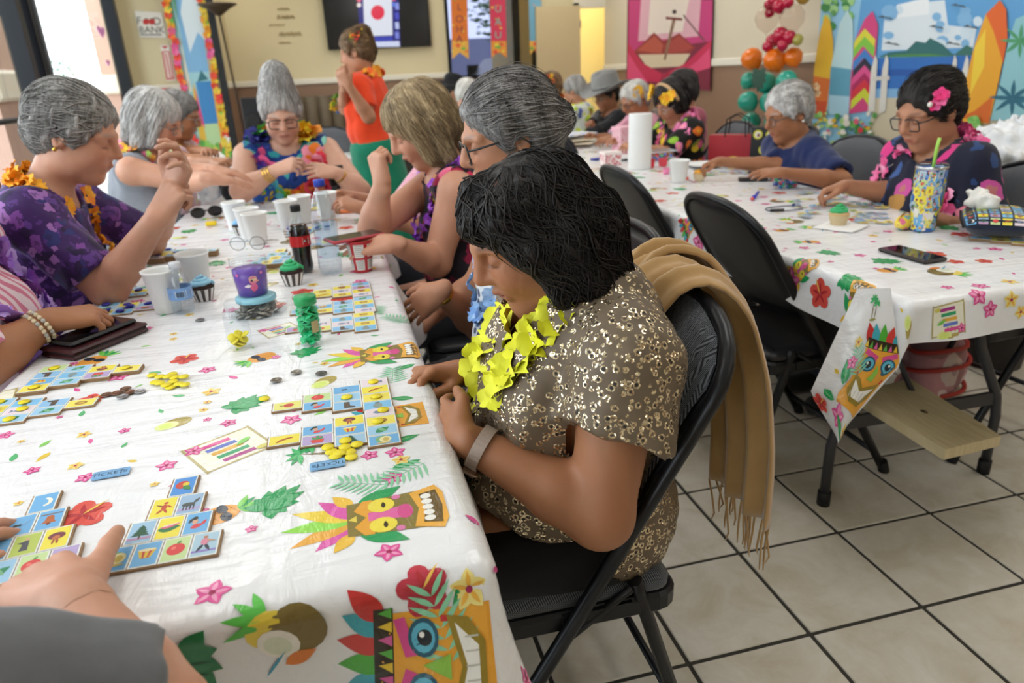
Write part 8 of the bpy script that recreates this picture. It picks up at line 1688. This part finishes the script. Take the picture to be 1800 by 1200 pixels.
p = at(405, 90, Y=8.6); t = empty('floor_lamp', (p[0]+.02, 8.6, 0), 0, 'dark torchiere floor lamp by the black post', 'lamp'); MB().lathe([(.0001, 0), (.13, 0), (.13, .015), (.02, .03), (.0001, .03)], 24).build('base', M_BLACKMETAL, t); MB().tube([(0, 0, .02), (-.03, 0, 1.0), (-.07, 0, 1.95)], .011, n=8).build('pole', plain('bronze_pole', '3a2c1e', .4, .6), t); MB().lathe([(.02, 1.93), (.12, 2.0), (.2, 2.04), (.19, 2.045), (.1, 2.01)], 28, cap=False, M=TRS((-.07, 0, 0))).build('lamp_shade', plain('bronze_shade', '4a3c2c', .5, .4), t)
# --- faint script lettering on the television wall
t = empty('wall_lettering', tuple(at(505, 40, Y=YB-.004)), 0, 'faint brown script lettering left of the television', 'lettering'); base = Vector(t.location); r_ = random.Random(6)
for (x_, y_, w_, s_) in ((487, 16, 22, 3), (486, 30, 32, 5), (473, 44, 28, 2.2), (490, 60, 40, 5), (489, 75, 22, 2.4)):
    pts = []; n = int(w_*2.2)
    for i in range(n): pts.append(tuple(Vector(at(x_+w_*i/n+s_*.3*math.sin(i*1.1), y_-.02*w_*i/n+s_*(.5*math.sin(i*1.1+.8)+.5*math.sin(i*.37+x_)*(i % 7 < 3)), Y=YB-.004))-base))
    MB().tube(pts, .0045, n=5).build('script_line', plain('script_paint', 'ab9668', .7), t)
# --- tufted bench along the television wall
M_TUFT = plain('brown_upholstery', '6e604c', .6, noise=.12, nscale=20)
for (xa, xb, l) in ((-.6, 1.35, 'tufted brown bench under the television'), (1.5, 2.75, 'tufted brown bench under the tinted window')):
    t = empty('tufted_bench', ((xa+xb)/2, YB-.4, 0), 0, l, 'bench'); w_ = xb-xa; MB().box((-w_/2, -.25, .001), (w_/2, .3, .3)).build('plinth', plain('dark_wood', '2a2018', .6), t); MB().box((-w_/2, -.28, .3), (w_/2, .22, .46), bev=.04).build('seat', M_TUFT, t); n = int(w_/.16)
    for i in range(n):
        c = -w_/2+(i+.5)*w_/n; b = MB(); rows = []
        for j in range(9): z = .45+.62*j/8; bulge = .07*math.sin(PI*min(1, max(0, (j+.5)/9)))**.5; rows.append([(c-w_/n/2+w_/n*k/6, .27-bulge*math.sin(PI*k/6)**.6-.02, z) for k in range(7)])
        b.add([p_ for r__ in rows for p_ in r__], [(j*7+k, j*7+k+1, (j+1)*7+k+1, (j+1)*7+k) for j in range(8) for k in range(6)], 0, None, True); b.box((c-w_/n/2, .25, .45), (c+w_/n/2, .34, 1.07)); b.build('channel', M_TUFT, t)
p = at(443, 186, Y=8.2); t = empty('loudspeaker', (p[0], 8.2, 0), 0, 'black loudspeaker box below the wall lettering', 'speaker'); MB().box((-.1, -.1, 0), (.1, .1, 1.12), bev=.01).build('cabinet', M_BLACKMETAL, t); MB().lathe([(.0001, 0), (.07, 0), (.075, .006), (.06, .008)], 24, M=TRS((0, -.1, .9), rx=PI/2)).build('driver', M_RUB, t)
# --- balloon column
t = empty('balloon_column', (3.5, 5.3, 0), 0, 'balloon column of teal, orange, crimson and clear balloons', 'balloons'); r_ = random.Random(4)
def balloon(x, y, rp, c, X=3.5, clear=False):
    p = at(x, y, X=X); d = (p-CPOS)@CF; R_ = rp/CAMF*d; b = MB(); b.lathe([(.0001, -R_*1.12), (R_*.25, -R_*.98), (R_*.72, -R_*.66), (R_, 0), (R_*.86, R_*.55), (R_*.5, R_*.88), (.0001, R_)], 24); b.lathe([(R_*.02, -R_*1.1), (R_*.1, -R_*1.22), (R_*.01, -R_*1.22)], 10); o = b.build('balloon', glassmat('clear_balloon', (.93, .88, .86), .03, .8, 1.35) if clear else plain('latex_'+c, c, .18, spec=.6), t); o.location = Vector(p)-Vector((3.5, 5.3, 0)); o.rotation_euler = (r_.uniform(-.6, .6), r_.uniform(-.6, .6), 0)
for x, y, rp in ((1322, 104, 19), (1362, 106, 20), (1394, 101, 17)): balloon(x, y, rp, 'f07814', 3.45 if x == 1362 else 3.55)
for x, y, rp in ((1316, 142, 15), (1346, 146, 18), (1383, 143, 19), (1315, 179, 18), (1352, 180, 18), (1385, 178, 17), (1320, 215, 17), (1360, 214, 17)): balloon(x, y, rp, '2aa38c', 3.45 if x % 2 else 3.58)
for x, y, rp in ((1372, 62, 14), (1358, 72, 12), (1388, 66, 12), (1350, 82, 10), (1370, 12, 12), (1362, 0, 12), (1352, 8, 9), (1385, 5, 10), (1353, 22, 9), (1376, 80, 10)): balloon(x, y, rp, 'b8143c', 3.4+.02*(x % 5))
for x, y in ((1349, 33), (1393, 31)): balloon(x, y, 22, '', 3.42, True)
balloon(1412, -6, 13, 'b8923a'); balloon(1402, 70, 10, 'a8a04a')
lf = MB(); 
for P, c in m_monstera(hexc('1c4a34'), hexc('12382a')): lf.poly([(x, y) for x, y in P], len(lf.f)*.00012, col=c)
o = lf.build('palm_leaf', printmat('leaf_print', .5), t); p = at(1333, 144, X=3.33); o.location = Vector(p)-Vector((3.5, 5.3, 0)); o.rotation_euler = (PI/2, 0, -PI/2+.45); o.scale = (.17,)*3; m = o.modifiers.new('t', 'SOLIDIFY'); m.thickness = .02
# --- gift bags on a chair, big white bag, plant
chair(2.42, 3.8, PI, 'folding chair holding the two gift bags', None)
def giftbag(x, y, w, d, h, rz, mat, label, dots=None):
    t = empty('gift_bag', (x, y, .462), rz, label, 'bag'); b = MB(); b.loft([[(-w/2, -d/2, 0), (w/2, -d/2, 0), (w/2, d/2, 0), (-w/2, d/2, 0)], [(-w/2*1.03, -d/2*.8, h), (w/2*1.03, -d/2*.8, h), (w/2*1.03, d/2*.8, h), (-w/2*1.03, d/2*.8, h)]], smooth=False); b.build('paper_body', mat, t)
    for s in (-1, 1): MB().tube([(-w*.2, s*d*.4, h-.01), (-w*.18, s*d*.4, h+.09), (0, s*d*.4, h+.12), (w*.18, s*d*.4, h+.09), (w*.2, s*d*.4, h-.01)], .004, n=6).build('handle', M_RUB, t)
    if dots:
        b = MB(); k = 0
        for P, c in dots: k += 1; b.add([(x_, -d/2-.0015-.0005*k+.1*d*z_/h, z_) for x_, z_ in P], tess([(x_, z_, 0) for x_, z_ in P]), 0, hexc(c))
        b.build('bag_print', M_WALLART, t)
giftbag(2.36, 3.93, .3, .12, .38, -.75, plain('red_gloss_paper', 'b01d2c', .3), 'glossy red gift bag with yellow oval', [(circ(.0, .14, .095, 20, .12), 'e8d23a'), (circ(.0, .14, .082, 20, .105), 'f0ede6'), (circ(.0, .145, .05, 14, .06), 'c9a8ae')])
dd = [];
for i in range(4):
    for j in range(5): dd += [(circ(-.105+.07*i+(.035 if j % 2 else 0), .05+.085*j, .026, 14), 'd8d03a'), (circ(-.105+.07*i+(.035 if j % 2 else 0), .05+.085*j, .017, 12), 'efe9dc'), (circ(-.105+.07*i+(.035 if j % 2 else 0)+.004, .05+.085*j-.003, .009, 10), '7a3a2a')]
giftbag(2.5, 3.72, .28, .12, .43, -.7, plain('black_gloss_paper', '16171a', .35), 'black gift bag with rows of yellow dots', dd)
tb = empty('side_table', (2.98, 2.62, 0), 0, 'small side table holding the big white bag', 'table'); MB().lathe([(.0001, .6), (.26, .6), (.26, .63), (.0001, .63)], 32).build('table_top', plain('dark_wood', '2a2018', .6), tb); MB().tube([(0, 0, .02), (0, 0, .6)], .025).build('leg', M_BLACKMETAL, tb); MB().lathe([(.0001, 0), (.18, 0), (.18, .02), (.0001, .03)], 24).build('base', M_BLACKMETAL, tb)
blob('white_bag', 0, 0, (.22, .2, .17), M_PBAG, 'big crumpled white plastic bag beside the backdrop', 'bag', 17, loc=(2.98, 2.62, .632), amp=.22, freq=15, res=.012)
t = empty('potted_fern', (2.62, 2.22, 0), 0, 'spiky green fern in a dark pot behind the pink garland', 'plant'); MB().lathe([(.0001, 0), (.11, 0), (.14, .3), (.15, .32), (.135, .32), (.0001, .3)], 24).build('pot', plain('dark_pot', '2c2a2a', .6), t); r_ = random.Random(3)
MB().tube([(0, 0, .3), (0, 0, .62)], .02).build('stem', plain('bark', '5a4a3c', .9), t)
for k in range(26):
    a_ = 2*PI*k/26+r_.uniform(-.2, .2); L = r_.uniform(.2, .34); b = MB(); pts = [(L*q*math.cos(a_)*.8, L*q*math.sin(a_)*.8, .58+L*(1.1*q-.75*q*q)) for q in (0, .25, .5, .75, 1)]; wv = [.006, .012, .012, .008, .001]; s_ = Vector((-math.sin(a_), math.cos(a_), 0)); b.add([tuple(Vector(p_)+s_*w_) for p_, w_ in zip(pts, wv)]+[tuple(Vector(p_)-s_*w_) for p_, w_ in zip(pts, wv)], [(i, i+1, 6+i, 5+i) for i in range(4)], 0, None, True); b.build('frond', plain('fern_green', '3f7a34', .5, noise=.3), t)
# --- plank and bag under the second table
c4 = [at(x, y, z=.315) for x, y in ((1662, 790), (1760, 766), (1600, 665), (1500, 690))]; P4 = [tuple(p[:2]) for p in c4]
def woodm():
    t = NT('pine_plank'); co = t.coord('Object', (1, 1, 1)); wv = t.noise(t.coord('Object', (14, 1.2, 1), (0, 0, .75)), 9, 4, .6, .3); t.base(t.ramp(wv.outputs[0], [(.3, hexc('b9a67c')), (.7, hexc('d2c19a'))])); t.set(Roughness=.6); return t.m
bx = MB(); bx.slab(P4, .285, .315); o = bx.build('wooden_plank', woodm()); tag(o, 'pale pine plank resting across the table leg bars', 'plank'); 
kx = MB(); cc = sum((Vector(p) for p in P4), Vector((0, 0)))/4; kx.lathe([(.0001, 0), (.012, 0), (.012, .0006), (.0001, .0006)], 14, sx=.6); kx.build('knot', plain('wood_knot', '5a4630', .7), o, loc=(cc.x, cc.y, .3154))
s = Sdf(.03); s.ell((0, 0, .13), (.17, .1, .13)); s.cone((-.12, 0, .06), (.12, 0, .06), .08, .08); p = at(1632, 690, z=.0); lo, hi = s.bounds(); v, q_ = surfnet(lambda X: np.maximum(s(X)-.008*vnoise(X, 18, 4), -X[:, 2]).astype(np.float32), lo, hi, .009, mar=.012); t = empty('tote_bag', (p[0], p[1], .001), .5, 'pink and clear tote bag with red piping under the second table', 'bag'); obj('bag_body', npmesh('tote', v, q_), t, floral('tote_print', 'b8868a', ['d8c8c4', '9a7070', 'c9b8b0', '8a6468'], 9, .6, .8))
for z, w_ in ((.04, .176), (.15, .178), (.215, .15)): MB().tube([(w_*math.cos(a_), w_*.62*math.sin(a_), z+.01*math.sin(2*a_)) for a_ in [2*PI*i/30 for i in range(30)]], .009, n=6, closed=True).build('piping', plain('red_piping', 'a8281e', .5), t)
for s_ in (-1, 1): MB().tube([(-.08, s_*.06, .22), (-.06, s_*.08, .3), (.06, s_*.08, .3), (.08, s_*.06, .22)], .01, n=6).build('strap', plain('black_strap', '17171a', .6), t)
# --- heart stickers on the shop front glass
for (x_, y_, s_, l) in ((178, 55, .11, 'large pink heart sticker on the glass'), (190, 110, .06, 'small pink heart sticker below the large one'), (220, 236, .12, 'pink heart sticker low on the glass beside the silver bob')):
    p = at(x_, y_, X=XL+.012); H_ = [(.5*math.sin(a)**3, .42*math.cos(a)-.16*math.cos(2*a)-.06*math.cos(3*a)) for a in [2*PI*i/22 for i in range(22)]]; o = MB().slab([(x__*s_*2.4, y__*s_*1.1) for x__, y__ in H_], 0, .0006).build('heart_sticker', plain('pink_cling', 'e08ad0', .4), None, loc=tuple(p), rot=(PI/2, 0, PI/2)); tag(o, l, 'sticker', 'heart stickers')
